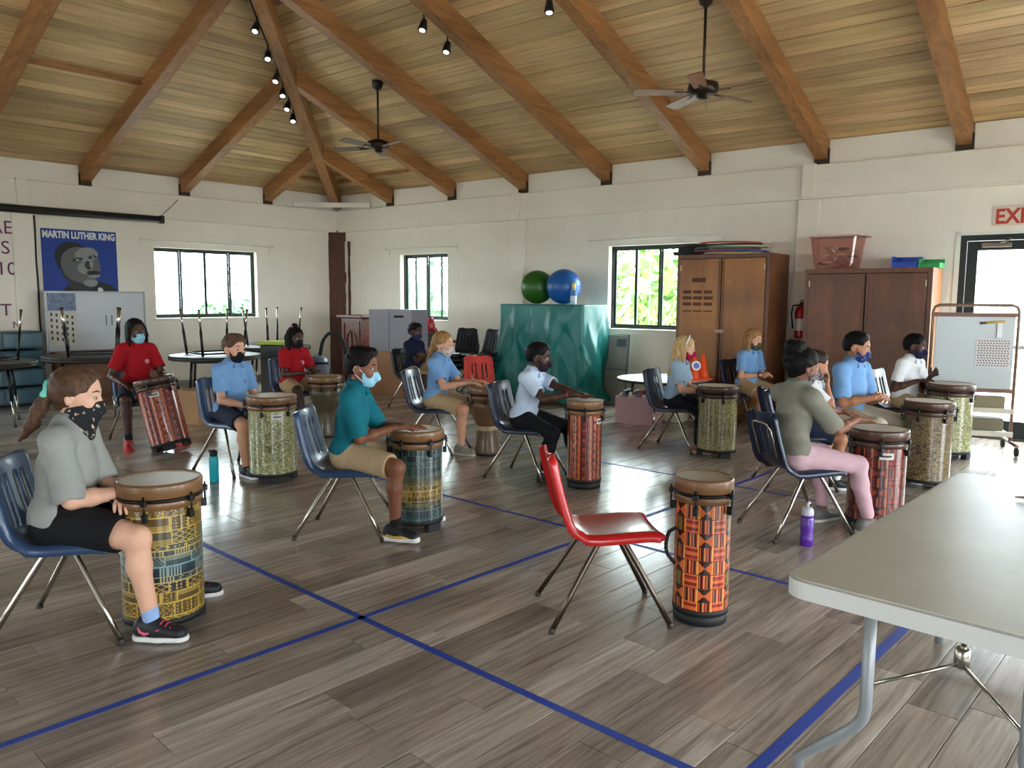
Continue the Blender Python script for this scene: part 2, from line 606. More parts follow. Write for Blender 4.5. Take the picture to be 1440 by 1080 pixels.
for i, poly in enumerate(FACETS):
    lo = [mb.bm.verts.new((p.x, p.y, ZP + 0.035 + SL * wall_d(p, *EDGES[i]))) for p in poly]
    hi = [mb.bm.verts.new((p.x, p.y, ZP + 0.12 + SL * wall_d(p, *EDGES[i]))) for p in poly]
    mb.bm.faces.new(list(reversed(lo))); mb.bm.faces.new(hi)
    for k in range(len(poly)):
        mb.bm.faces.new([lo[k], lo[(k + 1) % len(poly)], hi[(k + 1) % len(poly)], hi[k]])
ceil_deck = mat('ceiling_deck', (58, 40, 26), 0.8)
ceil = mb.build('ceiling', ceil_deck); struct(ceil)
BW = 0.131
brd = random.Random(11)
for fi, M in ((0, MR), (4, ML)):
    Mi = M.inverted()
    poly = [(Mi @ Vector((p.x, p.y, 0))).xy for p in FACETS[fi]]      # x along wall, y = -d
    dmax = max(-p.y for p in poly)
    k = 0
    while k * BW < dmax - 0.02:
        d0, d1 = k * BW + 0.006, (k + 1) * BW - 0.006
        strip = clip_poly(clip_poly(poly, lambda p: -p.y - d0), lambda p: d1 + p.y)
        k += 1
        if len(strip) < 3:
            continue
        x0, x1 = min(p.x for p in strip), max(p.x for p in strip)
        cuts = [x0]
        x = math.floor(x0 / 1.5) * 1.5 + 1.5 * brd.choice([1, 2, 3])
        while x < x1 - 0.4:
            if x > x0 + 0.3: cuts.append(x)
            x += 1.5 * brd.choice([3, 4, 4])
        cuts.append(x1)
        for a, b_ in zip(cuts[:-1], cuts[1:]):
            pc = clip_poly(clip_poly(strip, lambda p: p.x - a - 0.0015), lambda p: b_ - 0.0015 - p.x)
            if len(pc) < 3:
                continue
            m2 = MB()
            jit = brd.uniform(0, 0.006)
            lo = [m2.bm.verts.new((p.x, p.y, ZP + jit - SL * p.y)) for p in pc]
            hi = [m2.bm.verts.new((p.x, p.y, ZP + 0.03 - SL * p.y)) for p in pc]
            m2.bm.faces.new(list(reversed(lo))); m2.bm.faces.new(hi)
            for q in range(len(pc)):
                m2.bm.faces.new([lo[q], lo[(q + 1) % len(pc)], hi[(q + 1) % len(pc)], hi[q]])
            ob = m2.build('ceiling_board', M_board, ceil)
            ob.matrix_basis = M
            t = brd.uniform(0.70, 1.08)
            ob.color = (t, t * brd.uniform(0.95, 1.0), t * brd.uniform(0.9, 1.0), 1)
def rafter_end(M, x, fi):
    d = 0.0
    while d < 9:
        p = (M @ Vector((x, -d, 0))).xy
        if any(wall_d(p, *EDGES[j]) < wall_d(p, *EDGES[fi]) for j in range(5) if j != fi):
            break
        d += 0.02
    return d - 0.06
def add_rafter(M, x, fi, w=0.07):
    d1 = rafter_end(M, x, fi)
    if d1 < 0.4: return
    m2 = MB()
    pr = [(-0.02, ZR - SL * 0.02), (d1, ZR + SL * d1), (d1, ZP + SL * d1), (-0.02, ZP - SL * 0.02)]
    a = [m2.bm.verts.new((d, -w, z)) for d, z in pr]
    b_ = [m2.bm.verts.new((d, w, z)) for d, z in pr]
    m2.bm.faces.new(a); m2.bm.faces.new(list(reversed(b_)))
    for q in range(4):
        m2.bm.faces.new([a[q], a[(q + 1) % 4], b_[(q + 1) % 4], b_[q]])
    bmesh.ops.recalc_face_normals(m2.bm, faces=m2.bm.faces[:])
    o = m2.build('rafter', M_rafter, ceil)
    # local x of the rafter runs inwards (-y of the wall frame)
    o.matrix_basis = M @ Matrix.Translation((x, 0, 0)) @ Matrix.Rotation(math.radians(-90), 4, 'Z')
    hg = MB().box(-0.03, 0.03, -w - 0.012, w + 0.012, ZR - 0.05, ZR + 0.14).build('rafter_hanger', mat('hanger_steel', (60, 44, 32), 0.6), ceil)
    hg.matrix_basis = M @ Matrix.Translation((x, -0.03, 0)) @ Matrix.Rotation(math.radians(-90), 4, 'Z')
for x in RAF_R: add_rafter(MR, x, 0)
for x in RAF_L: add_rafter(ML, x, 4)
# hip beam from the corner up
hp = max(FACETS[0], key=lambda p: min(wall_d(p, *EDGES[0]), wall_d(p, *EDGES[4])) if abs(wall_d(p, *EDGES[0]) - wall_d(p, *EDGES[4])) < 0.05 else -1)
hd = hp - CX
hl_ = hd.length; hdir = hd.normalized(); ds = wall_d(CX + hdir, *EDGES[0])
m2 = MB()
pr = [(0.12, ZR - 0.03 + SL * ds * 0.12), (hl_, ZR - 0.03 + SL * ds * hl_), (hl_, ZP + 0.03 + SL * ds * hl_), (0.12, ZP + 0.03 + SL * ds * 0.12)]
a = [m2.bm.verts.new((d, -0.075, z)) for d, z in pr]; b_ = [m2.bm.verts.new((d, 0.075, z)) for d, z in pr]
m2.bm.faces.new(a); m2.bm.faces.new(list(reversed(b_)))
for q in range(4): m2.bm.faces.new([a[q], a[(q + 1) % 4], b_[(q + 1) % 4], b_[q]])
o = m2.build('hip_rafter', M_rafter, ceil)
HIPM = Matrix.Translation((CX.x, CX.y, 0)) @ Matrix.Rotation(math.atan2(hdir.y, hdir.x), 4, 'Z')
o.matrix_basis = HIPM
# dark brown battens between rafters
for M, x0, x1, d in ((ML, -5.93, -4.57, 2.25), (MR, 1.57, 2.93, 0.55), (MR, 0.7, 1.43, 0.5), (ML, -1.43, -0.8, 0.55)):
    zz = ZP + SL * d
    o = MB().box(x0, x1, -d - 0.05, -d + 0.05, zz - 0.045, zz).build('batten', M_rafter, ceil)
    o.matrix_basis = M

# ------------------------------------------------------------------ windows and door
def window(name, M, h, panes, bars=True, style=0, th=0.2):
    x0, x1, z0, z1 = h
    w = thing(name, None, None); struct(w)
    w.matrix_basis = M
    fm = MB()
    f = 0.034
    for (a, b_, c, d) in ((x0, x1, z0, z0 + f), (x0, x1, z1 - f, z1), (x0, x0 + f, z0 + f, z1 - f), (x1 - f, x1, z0 + f, z1 - f)):
        fm.box(a, b_, 0.10, 0.16, c, d)
    fm.build('window_frame', M_frame, w)
    edges = [x0 + f] + [x0 + (x1 - x0) * q for q in panes] + [x1 - f]
    for i, (a, b_) in enumerate(zip(edges[:-1], edges[1:])):
        y = 0.115 if i % 2 else 0.14
        sm = MB()
        g = 0.027
        for (p, q, c, d) in ((a, b_, z0 + f, z0 + f + g), (a, b_, z1 - f - g, z1 - f), (a, a + g, z0 + f + g, z1 - f - g), (b_ - g, b_, z0 + f + g, z1 - f - g)):
            sm.box(p, q, y - 0.012, y + 0.012, c, d)
        s = sm.build('sash', M_frame, w)
        MB().box(a + g - 0.003, b_ - g + 0.003, y - 0.002, y + 0.002, z0 + f + g - 0.003, z1 - f - g + 0.003).build('pane', M_glass, s)
    MB().box(x0 - 0.03, x1 + 0.03, -0.03, 0.1, z0 - 0.035, z0 - 0.001, bevel=0.005).build('window_sill', M_beam, w)
    if bars:
        yb = 0.185
        xm = x0 + (x1 - x0) * 0.60
        q = (x1 - x0) * 0.22
        zc, hz = (z0 + z1) / 2, (z1 - z0) / 2
        for xx in (xm - q, xm + q, x1 - 0.03, x0 + 0.25 * (x1 - x0)):
            MB().tube([(xx, yb, z0), (xx, yb, z1)], 0.011, 6).build('security_bar', M_sbar, w)
        MB().tube([(xm - q, yb, zc), (x1, yb, zc)], 0.010, 6).build('security_bar', M_sbar, w)
        for sgn in (-1, 1):
            pts = []
            for k in range(17):
                a = -1 + 2 * k / 16
                pts.append((xm + q * 0.5 + sgn * (0.04 + 0.95 * q * a * a), yb, zc + hz * a))
            MB().tube(pts, 0.010, 6).build('security_bar', M_sbar, w)
    return w
window('window_1', ML, WIN1, (0.26, 0.50, 0.74))
window('window_2', MR, WIN2, (0.24, 0.5, 0.78))
window('window_3', MR, WIN3, (0.26, 0.52, 0.78))
window('window_4', MR, WINR, (0.33, 0.66), bars=False)
window('window_5', ML, WINL, (0.33, 0.66), bars=False)
window('window_6', ML, WINL2, (0.33, 0.66), bars=False)

# door: dark aluminium frame, glazed leaf, closer
dr = thing('door_1', None, None); struct(dr); dr.matrix_basis = MR
fm = MB()
x0, x1, z0, z1 = DOOR
fm.box(x0, x0 + 0.06, 0.0, 0.12, 0, z1); fm.box(x1 - 0.06, x1, 0.0, 0.12, 0, z1); fm.box(x0 + 0.06, x1 - 0.06, 0.0, 0.12, z1 - 0.06, z1)
fm.build('door_frame', M_frame, dr)
MB().box(x0 - 0.05, x0 - 0.001, -0.012, -0.001, 0, z1 + 0.05).build('door_casing', M_bar, dr)
MB().box(x0 - 0.05, x1 + 0.05, -0.012, -0.001, z1 + 0.001, z1 + 0.03).build('door_casing', M_bar, dr)
xm = (x0 + x1) / 2
for i, (a, b_) in enumerate(((x0 + 0.065, xm - 0.004), (xm + 0.004, x1 - 0.065))):
    lf = MB()
    lf.box(a, a + 0.1, 0.03, 0.08, 0.02, z1 - 0.065); lf.box(b_ - 0.1, b_, 0.03, 0.08, 0.02, z1 - 0.065)
    lf.box(a + 0.1, b_ - 0.1, 0.03, 0.08, z1 - 0.165, z1 - 0.065); lf.box(a + 0.1, b_ - 0.1, 0.03, 0.08, 0.02, 0.2)
    lo_ = lf.build('door_leaf', M_frame, dr)
    MB().box(a + 0.097, b_ - 0.097, 0.05, 0.056, 0.197, z1 - 0.162).build('pane', glass_mat('door_glass', (0.97, 1, 1), 0.06), lo_)
    MB().box(a + 0.11, b_ - 0.12, -0.0, 0.028, 0.98, 1.02, bevel=0.008).build('push_bar', mat('brushed_steel', (150, 150, 148), 0.35, metal=0.9), lo_)
cl = MB().box(x0 + 0.2, x0 + 0.48, -0.03, 0.028, z1 - 0.135, z1 - 0.085, bevel=0.01).build('door_closer', mat('closer_paint', (120, 110, 96), 0.5, metal=0.4), dr)
MB().tube([(x0 + 0.35, -0.02, z1 - 0.1), (x0 + 0.5, -0.16, z1 - 0.06), (x0 + 0.42, -0.01, z1 - 0.04)], 0.01, 6).build('closer_arm', mat('closer_paint', (120, 110, 96)), cl)
MB().box(x0, x1, -0.05, 0.25, -0.002, 0.018, bevel=0.004).build('threshold', mat('threshold_metal', (70, 64, 58), 0.5, metal=0.5), dr)

# ------------------------------------------------------------------ tape lines on the floor
M_tape = mat('blue_tape', (30, 66, 166), 0.55, var=0.12, scale=(3, 3, 3))
def tape(p, a, b_, ang, w, label):
    o = MB().box(a, b_, -w / 2, w / 2, 0.0003, 0.0013).build('floor_tape', M_tape)
    o.matrix_basis = Matrix.Translation((p[0], p[1], 0)) @ Matrix.Rotation(ang, 4, 'Z')
    tag(o, label, 'tape')
TB = math.radians(-42.6)
tape((-0.70, 3.53), -3.5, 5.6, FA, 0.034, 'long blue tape line passing under the bright red empty chair')
tape((1.66, 3.29), -2.5, 2.4, FA, 0.045, 'blue tape line running under the grey folding table')
tape((-0.70, 3.53), -3.4, 3.4, TB, 0.036, 'blue tape line crossing the plank floor in front of the black, white and gold shoes')
tape((0.49, 4.90), -3.2, 3.0, TB, 0.03, 'blue tape line passing behind the red empty chair and the kente drum beside it')
tape((1.80, 6.17), -3.4, 2.2, TB, 0.028, 'faint blue tape line on the shiny floor beside the blonde child\'s drum')

# ------------------------------------------------------------------ outdoors
M_ground = mat('outside_ground', (186, 182, 172), 0.9, var=0.3, scale=(0.5, 0.5, 0.5))
g = MB().prism([(-60, -60), (60, -60), (60, 80), (-60, 80)], -0.6, -0.3).build('ground', M_ground); struct(g)
# ------------------------------------------------------------------ smooth solids (distance fields meshed on a grid)
def V3(*a):
    return np.array(a, dtype=np.float32)

class Sdf:
    def __init__(self):
        self.ops = []
        self.clips = []
    def cap(self, a, b, r1, r2=None, k=0.02, flat=None, sub=False):
        self.ops.append((np.array(a, np.float32), np.array(b, np.float32), r1, r1 if r2 is None else r2, k, flat, sub, None))
        return self
    def ell(self, c, radii, R=None, k=0.02, sub=False):
        self.ops.append((np.array(c, np.float32), None, radii, R, k, None, sub, 'ell'))
        return self
    def clip(self, p, n, k=0.0):
        """keep the side n points away from"""
        n = np.array(n, np.float32); n = n / np.linalg.norm(n)
        self.clips.append(('plane', np.array(p, np.float32), n, k))
        return self
    def keep_box(self, c, R, half, k=0.0):
        self.clips.append(('box', np.array(c, np.float32), np.array(R, np.float32), np.array(half, np.float32), k))
        return self
    def bounds(self):
        lo, hi = np.full(3, 9e9), np.full(3, -9e9)
        for a, b, r1, r2, k, fl, sub, kind in self.ops:
            if sub: continue
            if kind == 'ell':
                r = max(r1); lo = np.minimum(lo, a - r); hi = np.maximum(hi, a + r)
            else:
                r = max(r1, r2); lo = np.minimum(lo, np.minimum(a, b) - r); hi = np.maximum(hi, np.maximum(a, b) + r)
        return lo, hi
    def mesh(self, name, h, material, noise=0.0, seed=0, nfreq=30.0):
        lo, hi = self.bounds()
        lo = lo - 3 * h - 0.004; hi = hi + 3 * h + 0.004
        n = np.ceil((hi - lo) / h).astype(int) + 1
        ax = [np.float32(lo[i]) + h * np.arange(n[i], dtype=np.float32) for i in range(3)]
        D = np.full(tuple(n), 0.12, np.float32)
        for a, b, r1, r2, k, fl, sub, kind in self.ops:
            if kind == 'ell':
                rm = max(r1); l_, h_ = a - rm, a + rm
            else:
                rm = max(r1, r2); l_, h_ = np.minimum(a, b) - rm, np.maximum(a, b) + rm
            pad = k + 2.5 * h + 0.006
            i0 = np.clip(np.floor((l_ - pad - lo) / h).astype(int), 0, n)
            i1 = np.clip(np.ceil((h_ + pad - lo) / h).astype(int) + 1, 0, n)
            if np.any(i1 <= i0): continue
            X = ax[0][i0[0]:i1[0]][:, None, None]; Y = ax[1][i0[1]:i1[1]][None, :, None]; Z = ax[2][i0[2]:i1[2]][None, None, :]
            if kind == 'ell':
                px, py, pz = X - a[0], Y - a[1], Z - a[2]
                if r2 is not None:      # rotation: columns are the local axes
                    R = r2
                    qx = px * R[0][0] + py * R[1][0] + pz * R[2][0]
                    qy = px * R[0][1] + py * R[1][1] + pz * R[2][1]
                    qz = px * R[0][2] + py * R[1][2] + pz * R[2][2]
                else:
                    qx, qy, qz = px, py, pz
                k0 = np.sqrt((qx / r1[0]) ** 2 + (qy / r1[1]) ** 2 + (qz / r1[2]) ** 2)
                k1 = np.sqrt((qx / r1[0] ** 2) ** 2 + (qy / r1[1] ** 2) ** 2 + (qz / r1[2] ** 2) ** 2) + 1e-6
                d = k0 * (k0 - 1.0) / k1
            else:
                px, py, pz = X - a[0], Y - a[1], Z - a[2]
                ba = b - a
                l2 = float(ba @ ba) + 1e-9
                t = np.clip((px * ba[0] + py * ba[1] + pz * ba[2]) / l2, 0, 1)
                ex, ey, ez = px - ba[0] * t, py - ba[1] * t, pz - ba[2] * t
                if fl is not None:
                    av, fac = fl
                    c = (ex * av[0] + ey * av[1] + ez * av[2]) * (1.0 / fac - 1.0)
                    ex, ey, ez = ex + av[0] * c, ey + av[1] * c, ez + av[2] * c
                d = np.sqrt(ex * ex + ey * ey + ez * ez) - (r1 + (r2 - r1) * t)
            S = D[i0[0]:i1[0], i0[1]:i1[1], i0[2]:i1[2]]
            if sub: d = -d
            if k > 0:
                hm = np.maximum(k - np.abs(S - d), 0) / k
                adj = hm * hm * (k * 0.25)
                S[...] = np.maximum(S, d) + adj if sub else np.minimum(S, d) - adj
            else:
                S[...] = np.maximum(S, d) if sub else np.minimum(S, d)
        X = ax[0][:, None, None]; Y = ax[1][None, :, None]; Z = ax[2][None, None, :]
        if noise:
            f = nfreq; s = seed * 1.7
            w = (np.sin(f * X + 1.3 * f * Z + s) * np.sin(f * 0.8 * Y - f * 0.5 * Z + 2 * s)
                 + 0.6 * np.sin(f * 1.9 * Z - f * 1.1 * X + s * 3) * np.sin(f * 1.5 * Y + s))
            D = D + (noise * w).astype(np.float32)
        for c in self.clips:
            if c[0] == 'plane':
                d = (X - c[1][0]) * c[2][0] + (Y - c[1][1]) * c[2][1] + (Z - c[1][2]) * c[2][2]
            else:
                px, py, pz = X - c[1][0], Y - c[1][1], Z - c[1][2]
                R, hf = c[2], c[3]
                d = None
                for i in range(3):
                    q = np.abs(px * R[0][i] + py * R[1][i] + pz * R[2][i]) - hf[i]
                    d = q if d is None else np.maximum(d, q)
            k = c[-1]
            if k > 0:
                hm = np.maximum(k - np.abs(D - d), 0) / k
                D = np.maximum(D, d) + hm * hm * (k * 0.25)
            else:
                D = np.maximum(D, d)
        D[0], D[-1], D[:, 0], D[:, -1], D[:, :, 0], D[:, :, -1] = .1, .1, .1, .1, .1, .1
        V, Q = surface_nets(D, lo.astype(np.float32), h)
        return fast_mesh(name, V, Q, material)

def surface_nets(D, lo, h):
    S = D < 0
    nx, ny, nz = D.shape
    cnt = np.zeros((nx - 1, ny - 1, nz - 1), np.int8)
    for i in (0, 1):
        for j in (0, 1):
            for k in (0, 1):
                cnt += S[i:nx - 1 + i, j:ny - 1 + j, k:nz - 1 + k]
    act = np.argwhere((cnt > 0) & (cnt < 8))
    idx = np.full(cnt.shape, -1, np.int32)
    idx[act[:, 0], act[:, 1], act[:, 2]] = np.arange(len(act))
    pos = np.zeros((len(act), 3), np.float32); num = np.zeros(len(act), np.float32)
    corners = [(0, 0, 0), (1, 0, 0), (0, 1, 0), (1, 1, 0), (0, 0, 1), (1, 0, 1), (0, 1, 1), (1, 1, 1)]
    val = [D[act[:, 0] + c[0], act[:, 1] + c[1], act[:, 2] + c[2]] for c in corners]
    for e0 in range(8):
        for b_ in (1, 2, 4):
            e1 = e0 | b_
            if e1 == e0: continue
            v0, v1 = val[e0], val[e1]
            m = (v0 < 0) != (v1 < 0)
            t = np.where(m, v0 / np.where(m, v0 - v1, 1), 0)
            c0, c1 = np.array(corners[e0], np.float32), np.array(corners[e1], np.float32)
            pos += m[:, None] * (c0 + t[:, None] * (c1 - c0))
            num += m
    V = lo + h * (act + pos / num[:, None])
    Q = []
    for a in range(3):
        s0 = [slice(None)] * 3; s1 = [slice(None)] * 3
        s0[a] = slice(0, -1); s1[a] = slice(1, None)
        A, B = S[tuple(s0)], S[tuple(s1)]
        ch = np.argwhere(A != B)
        b_, c = (a + 1) % 3, (a + 2) % 3
        ok = (ch[:, b_] > 0) & (ch[:, c] > 0) & (ch[:, b_] < D.shape[b_] - 1) & (ch[:, c] < D.shape[c] - 1)
        ch = ch[ok]
        flip = A[ch[:, 0], ch[:, 1], ch[:, 2]]
        def cell(db, dc):
            q = ch.copy(); q[:, b_] += db; q[:, c] += dc
            return idx[q[:, 0], q[:, 1], q[:, 2]]
        q = np.stack([cell(-1, -1), cell(0, -1), cell(0, 0), cell(-1, 0)], 1)
        q[~flip] = q[~flip][:, ::-1]
        Q.append(q)
    return V, np.concatenate(Q)

# ------------------------------------------------------------------ people
def nrm(v):
    v = np.array(v, np.float32)
    return v / (np.linalg.norm(v) + 1e-9)
def ik(a, t, l1, l2, pole):
    a, t = np.array(a, np.float32), np.array(t, np.float32)
    d = t - a; L = np.linalg.norm(d)
    if L > (l1 + l2) * 0.995:
        d = d / L; L = (l1 + l2) * 0.995; t = a + d * L
    d = (t - a) / L
    x = (l1 * l1 - l2 * l2 + L * L) / (2 * L)
    y = math.sqrt(max(l1 * l1 - x * x, 0))
    p = np.array(pole, np.float32); p = nrm(p - d * (p @ d))
    return a + d * x + p * y, t
def rotm(yaw, pitch=0.0, roll=0.0):
    """columns: forward, left, up; yaw left +, pitch down +"""
    M = Matrix.Rotation(yaw, 3, 'Z') @ Matrix.Rotation(pitch, 3, 'Y') @ Matrix.Rotation(roll, 3, 'X')
    return np.array(M, np.float32)

def skin(name, rgb):
    return mat('skin_' + name, rgb, 0.5, var=0.07, scale=(14, 14, 14), sss=0.08, spec=0.4)
SKIN = {'pale': (226, 176, 148), 'fair': (214, 160, 130), 'tan': (176, 120, 88), 'brown': (126, 80, 56), 'dark': (92, 58, 42), 'deep': (74, 46, 34)}
HAIR = {'black': (17, 14, 13), 'brown': (84, 58, 40), 'blonde': (196, 164, 112), 'sandy': (150, 112, 70), 'darkbrown': (52, 36, 28)}
def hair_mat(n):
    return mat('hair_' + n, HAIR[n], 0.6, var=0.45, scale=(70, 70, 9), bump=0.25, bscale=(120, 120, 14), spec=0.15 if 'black' in n else 0.3)
def cloth(n, rgb, var=0.06):
    return mat('cloth_' + n, rgb, 0.85, var=var, scale=(20, 20, 20), bump=0.12, bscale=(220, 220, 220), spec=0.25)

def add_hand(s, w, d, palm, thumb, S, curl=0.35, k=0.006):
    d, palm = nrm(d), np.array(palm, np.float32)
    palm = nrm(palm - d * (palm @ d))
    th = nrm(np.cross(d, palm)) 
    if th @ np.array(thumb, np.float32) < 0: th = -th
    w = np.array(w, np.float32)
    s.cap(w, w + d * 0.045 * S, 0.021 * S, 0.026 * S, k=0.012, flat=(palm, 0.62))
    for o in (-0.017, 0.0, 0.017):
        s.cap(w + d * 0.03 * S + th * o * 0.7 * S, w + d * 0.075 * S + th * o * S, 0.014 * S, 0.0125 * S, k=0.008, flat=(palm, 0.85))
    for o, L, sp in ((0.0275, 0.062, 0.13), (0.0092, 0.072, 0.04), (-0.0092, 0.067, -0.05), (-0.0270, 0.052, -0.16)):
        b = w + d * (0.082 - abs(o) * 0.18) * S + th * o * S
        dd = nrm(d + th * sp)
        p = b; ang = curl * 0.5
        for q, (fr, r0, r1) in enumerate(((0.45, 0.0086, 0.0080), (0.32, 0.0080, 0.0072), (0.25, 0.0072, 0.0062))):
            dirv = dd * math.cos(ang) + palm * math.sin(ang)
            e = p + dirv * L * fr * S
            s.cap(p, e, r0 * S, r1 * S, k=k * 0.7)
            p = e; ang += curl
    b = w + d * 0.022 * S + th * 0.024 * S
    m = b + (d * 0.62 + th * 0.72 + palm * 0.25) * 0.036 * S
    e = m + (d * 0.9 + th * 0.25 + palm * 0.3) * 0.030 * S
    s.cap(b, m, 0.0115 * S, 0.0095 * S, k=0.010)
    s.cap(m, e, 0.0095 * S, 0.0072 * S, k=k)

def person(label, pos, yaw, P):
    """seated child; local x forward, y left, origin on the floor under the chair"""
    S = P.get('S', 1.0); hs = P.get('seat', 0.43); h = P.get('h', 0.0065) * 0.85
    root = thing('person', label, 'person', (pos[0], pos[1], 0), yaw)
    hx = P.get('hx', -0.05); lean = math.radians(P.get('lean', 6)); sidel = math.radians(P.get('side', 0))
    fat = P.get('fat', 1.0)
    hip = V3(hx, 0, hs + 0.085 * S)
    up = V3(math.sin(lean), math.sin(sidel), math.cos(lean)); up = nrm(up)
    tw = math.radians(P.get('twist', 0))
    fw = nrm(V3(math.cos(tw), math.sin(tw), 0) - up * (V3(math.cos(tw), math.sin(tw), 0) @ up))
    lf = np.cross(up, fw)
    T = 0.372 * S
    sh_c = hip + up * T
    shw = 0.126 * S * (0.4 + 0.6 * fat)
    shL, shR = sh_c + lf * shw - up * 0.030 * S, sh_c - lf * shw - up * 0.030 * S
    nb = sh_c + up * 0.030 * S + fw * 0.0
    hy, hpit, hrol = [math.radians(v) for v in P.get('head', (0, 5, 0))]
    Rh = rotm(hy, hpit, hrol)
    hz = P.get('hs', 1.0) * (0.55 + 0.45 * S)
    hc = nb + up * (0.124 * hz) + fw * 0.026 * S
    def H(x, y, z): return hc + hz * (Rh @ V3(x, y, z))
    hipL, hipR = hip + V3(0, 0.072 * S, -0.005), hip - V3(0, 0.072 * S, 0.005)
    anL, anR = [np.array(v, np.float32) for v in P.get('ankles', ((0.36, 0.14, 0.08), (0.36, -0.14, 0.08)))]
    lt, ls = 0.37 * S, 0.36 * S
    kL, anL = ik(hipL, anL, lt, ls, (0.6, 0.25, 1)); kR, anR = ik(hipR, anR, lt, ls, (0.6, -0.25, 1))
    wL, wR = P.get('wrists', ((0.25, 0.1, 0.6), (0.25, -0.1, 0.6)))
    pL, pR = P.get('poles', ((-0.5, 0.6, -1), (-0.5, -0.6, -1)))
    la, lb = 0.245 * S, 0.215 * S
    eL, wL = ik(shL, wL, la, lb, pL); eR, wR = ik(shR, wR, la, lb, pR)
    sk = skin(P['skin'], SKIN[P['skin']])
    long_pants = P.get('pants', 'short') == 'long'
    # ---- body
    s = Sdf()
    s.cap(hipL, hipR, 0.078 * S * fat, k=0.03)
    s.cap(hip, hip + up * T * 0.55, 0.085 * S * fat, 0.088 * S * fat, k=0.04, flat=(fw, 0.85))
    s.cap(hip + up * T * 0.5, sh_c - up * 0.03 * S, 0.090 * S * fat, 0.085 * S, k=0.04, flat=(fw, 0.8))
    s.cap(shL * 0.85 + sh_c * 0.15, shR * 0.85 + sh_c * 0.15, 0.045 * S, k=0.04)
    s.cap(sh_c, nb, 0.06 * S, 0.043 * hz, k=0.03)
    s.cap(nb, H(-0.02, 0, -0.05), 0.042 * hz, 0.042 * hz, k=0.025)
    for sh, e, w, sg in ((shL, eL, wL, 1), (shR, eR, wR, -1)):
        af = 0.5 + 0.5 * fat
        s.cap(sh, e, 0.041 * S * af, 0.032 * S * af, k=0.02)
        m = e + (w - e) * 0.35
        s.cap(e, m, 0.031 * S * af, 0.033 * S * af, k=0.015)
        s.cap(m, w, 0.032 * S * af, 0.0205 * S * af, k=0.015)
    hands = P.get('hands', {})
    for sg, w, e, key in ((1, wL, eL, 'L'), (-1, wR, eR, 'R')):
        hd_ = hands.get(key, {})
        d = hd_.get('dir', None)
        d = nrm(w - e) if d is None else nrm(d)
        add_hand(s, w, d, hd_.get('palm', (0.2, 0, -1)), hd_.get('thumb', (0.2, -sg, 0.5)), S * 0.98, hd_.get('curl', 0.3))
    for hj, kj, aj in ((hipL, kL, anL), (hipR, kR, anR)):
        s.cap(hj, kj, 0.072 * S * fat, 0.05 * S * (0.6 + 0.4 * fat), k=0.03)
        cf = kj + (aj - kj) * 0.33 - V3(0.012, 0, 0)
        s.cap(kj, cf, 0.046 * S, 0.046 * S * (0.6 + 0.4 * fat), k=0.02)
        s.cap(cf, aj, 0.045 * S, 0.029 * S, k=0.02)
        s.cap(aj, aj - V3(0, 0, 0.03), 0.03 * S, k=0.01)
    # head
    def head_ops(s, g=0.0):
        s.ell(H(-0.012, 0, 0.026), [(0.096 + g) * hz, (0.076 + g) * hz, (0.088 + g) * hz], Rh, k=0.02)
        s.ell(H(0.020, 0, -0.030), [(0.064 + g) * hz, (0.060 + g) * hz, (0.084 + g) * hz], Rh, k=0.03)
        s.ell(H(0.045, 0, -0.085), [(0.030 + g) * hz, (0.032 + g) * hz, (0.026 + g) * hz], Rh, k=0.03)
        s.cap(H(0.080, 0, 0.0), H(0.097, 0, -0.033), (0.008 + g) * hz, (0.0125 + g) * hz, k=0.012)
    head_ops(s)
    for y in (-1, 1):
        s.cap(H(0.066, y * 0.018, 0.020), H(0.056, y * 0.048, 0.018), 0.013 * hz, 0.010 * hz, k=0.015)
        s.ell(H(0.090, y * 0.031, -0.002), [0.015 * hz, 0.017 * hz, 0.012 * hz], Rh, k=0.010, sub=True)
        s.ell(H(0.052, y * 0.038, -0.035), [0.022 * hz, 0.022 * hz, 0.022 * hz], Rh, k=0.025)
        s.ell(H(-0.012, y * 0.078, -0.012), [0.018 * hz, 0.010 * hz, 0.030 * hz], Rh, k=0.008)
        s.ell(H(-0.006, y * 0.088, -0.010), [0.009 * hz, 0.006 * hz, 0.016 * hz], Rh, k=0.006, sub=True)
        s.cap(H(0.0790, y * 0.019, 0.0105), H(0.0705, y * 0.045, 0.0085), 0.0048 * hz, k=0.004)
        s.cap(H(0.0770, y * 0.020, -0.0160), H(0.0695, y * 0.043, -0.0150), 0.0045 * hz, k=0.004)
    s.cap(H(0.078, 0.016, -0.064), H(0.078, -0.016, -0.064), 0.008 * hz, k=0.008)
    put('body', s.mesh('body', h, sk), root)
    # ---- eyes and brows
    M_eye = mat('eye_white', (168, 158, 150), 0.35)
    M_iris = mat('eye_iris', (40, 26, 18), 0.15)
    for y in (-1, 1):
        c = H(0.0720, y * 0.031, -0.003)
        e = MB().sphere(c, 0.0125 * hz, 12).build('eye', M_eye, root)
        ic = H(0.0808, y * 0.031, -0.003)
        MB().sphere(ic, 0.0072 * hz, 10, (0.6, 1, 1)).build('iris', M_iris, e)
    mb = MB()
    for y in (-1, 1):
        mb = MB().tube([H(0.086, y * 0.016, 0.022), H(0.082, y * 0.034, 0.028), H(0.068, y * 0.052, 0.022)], [0.003, 0.0035, 0.002], 6)
        mb.build('eyebrow', hair_mat(P.get('browc', 'darkbrown')), root)
    # ---- shirt
    hsr = P.get('hshirt', h)
    sc_, srgb = P['shirt']
    sm_ = cloth(sc_, srgb)
    s = Sdf()
    g = 0.013
    s.cap(hipL + V3(0, 0, 0.02), hipR + V3(0, 0, 0.02), 0.082 * S * fat + g, k=0.03)
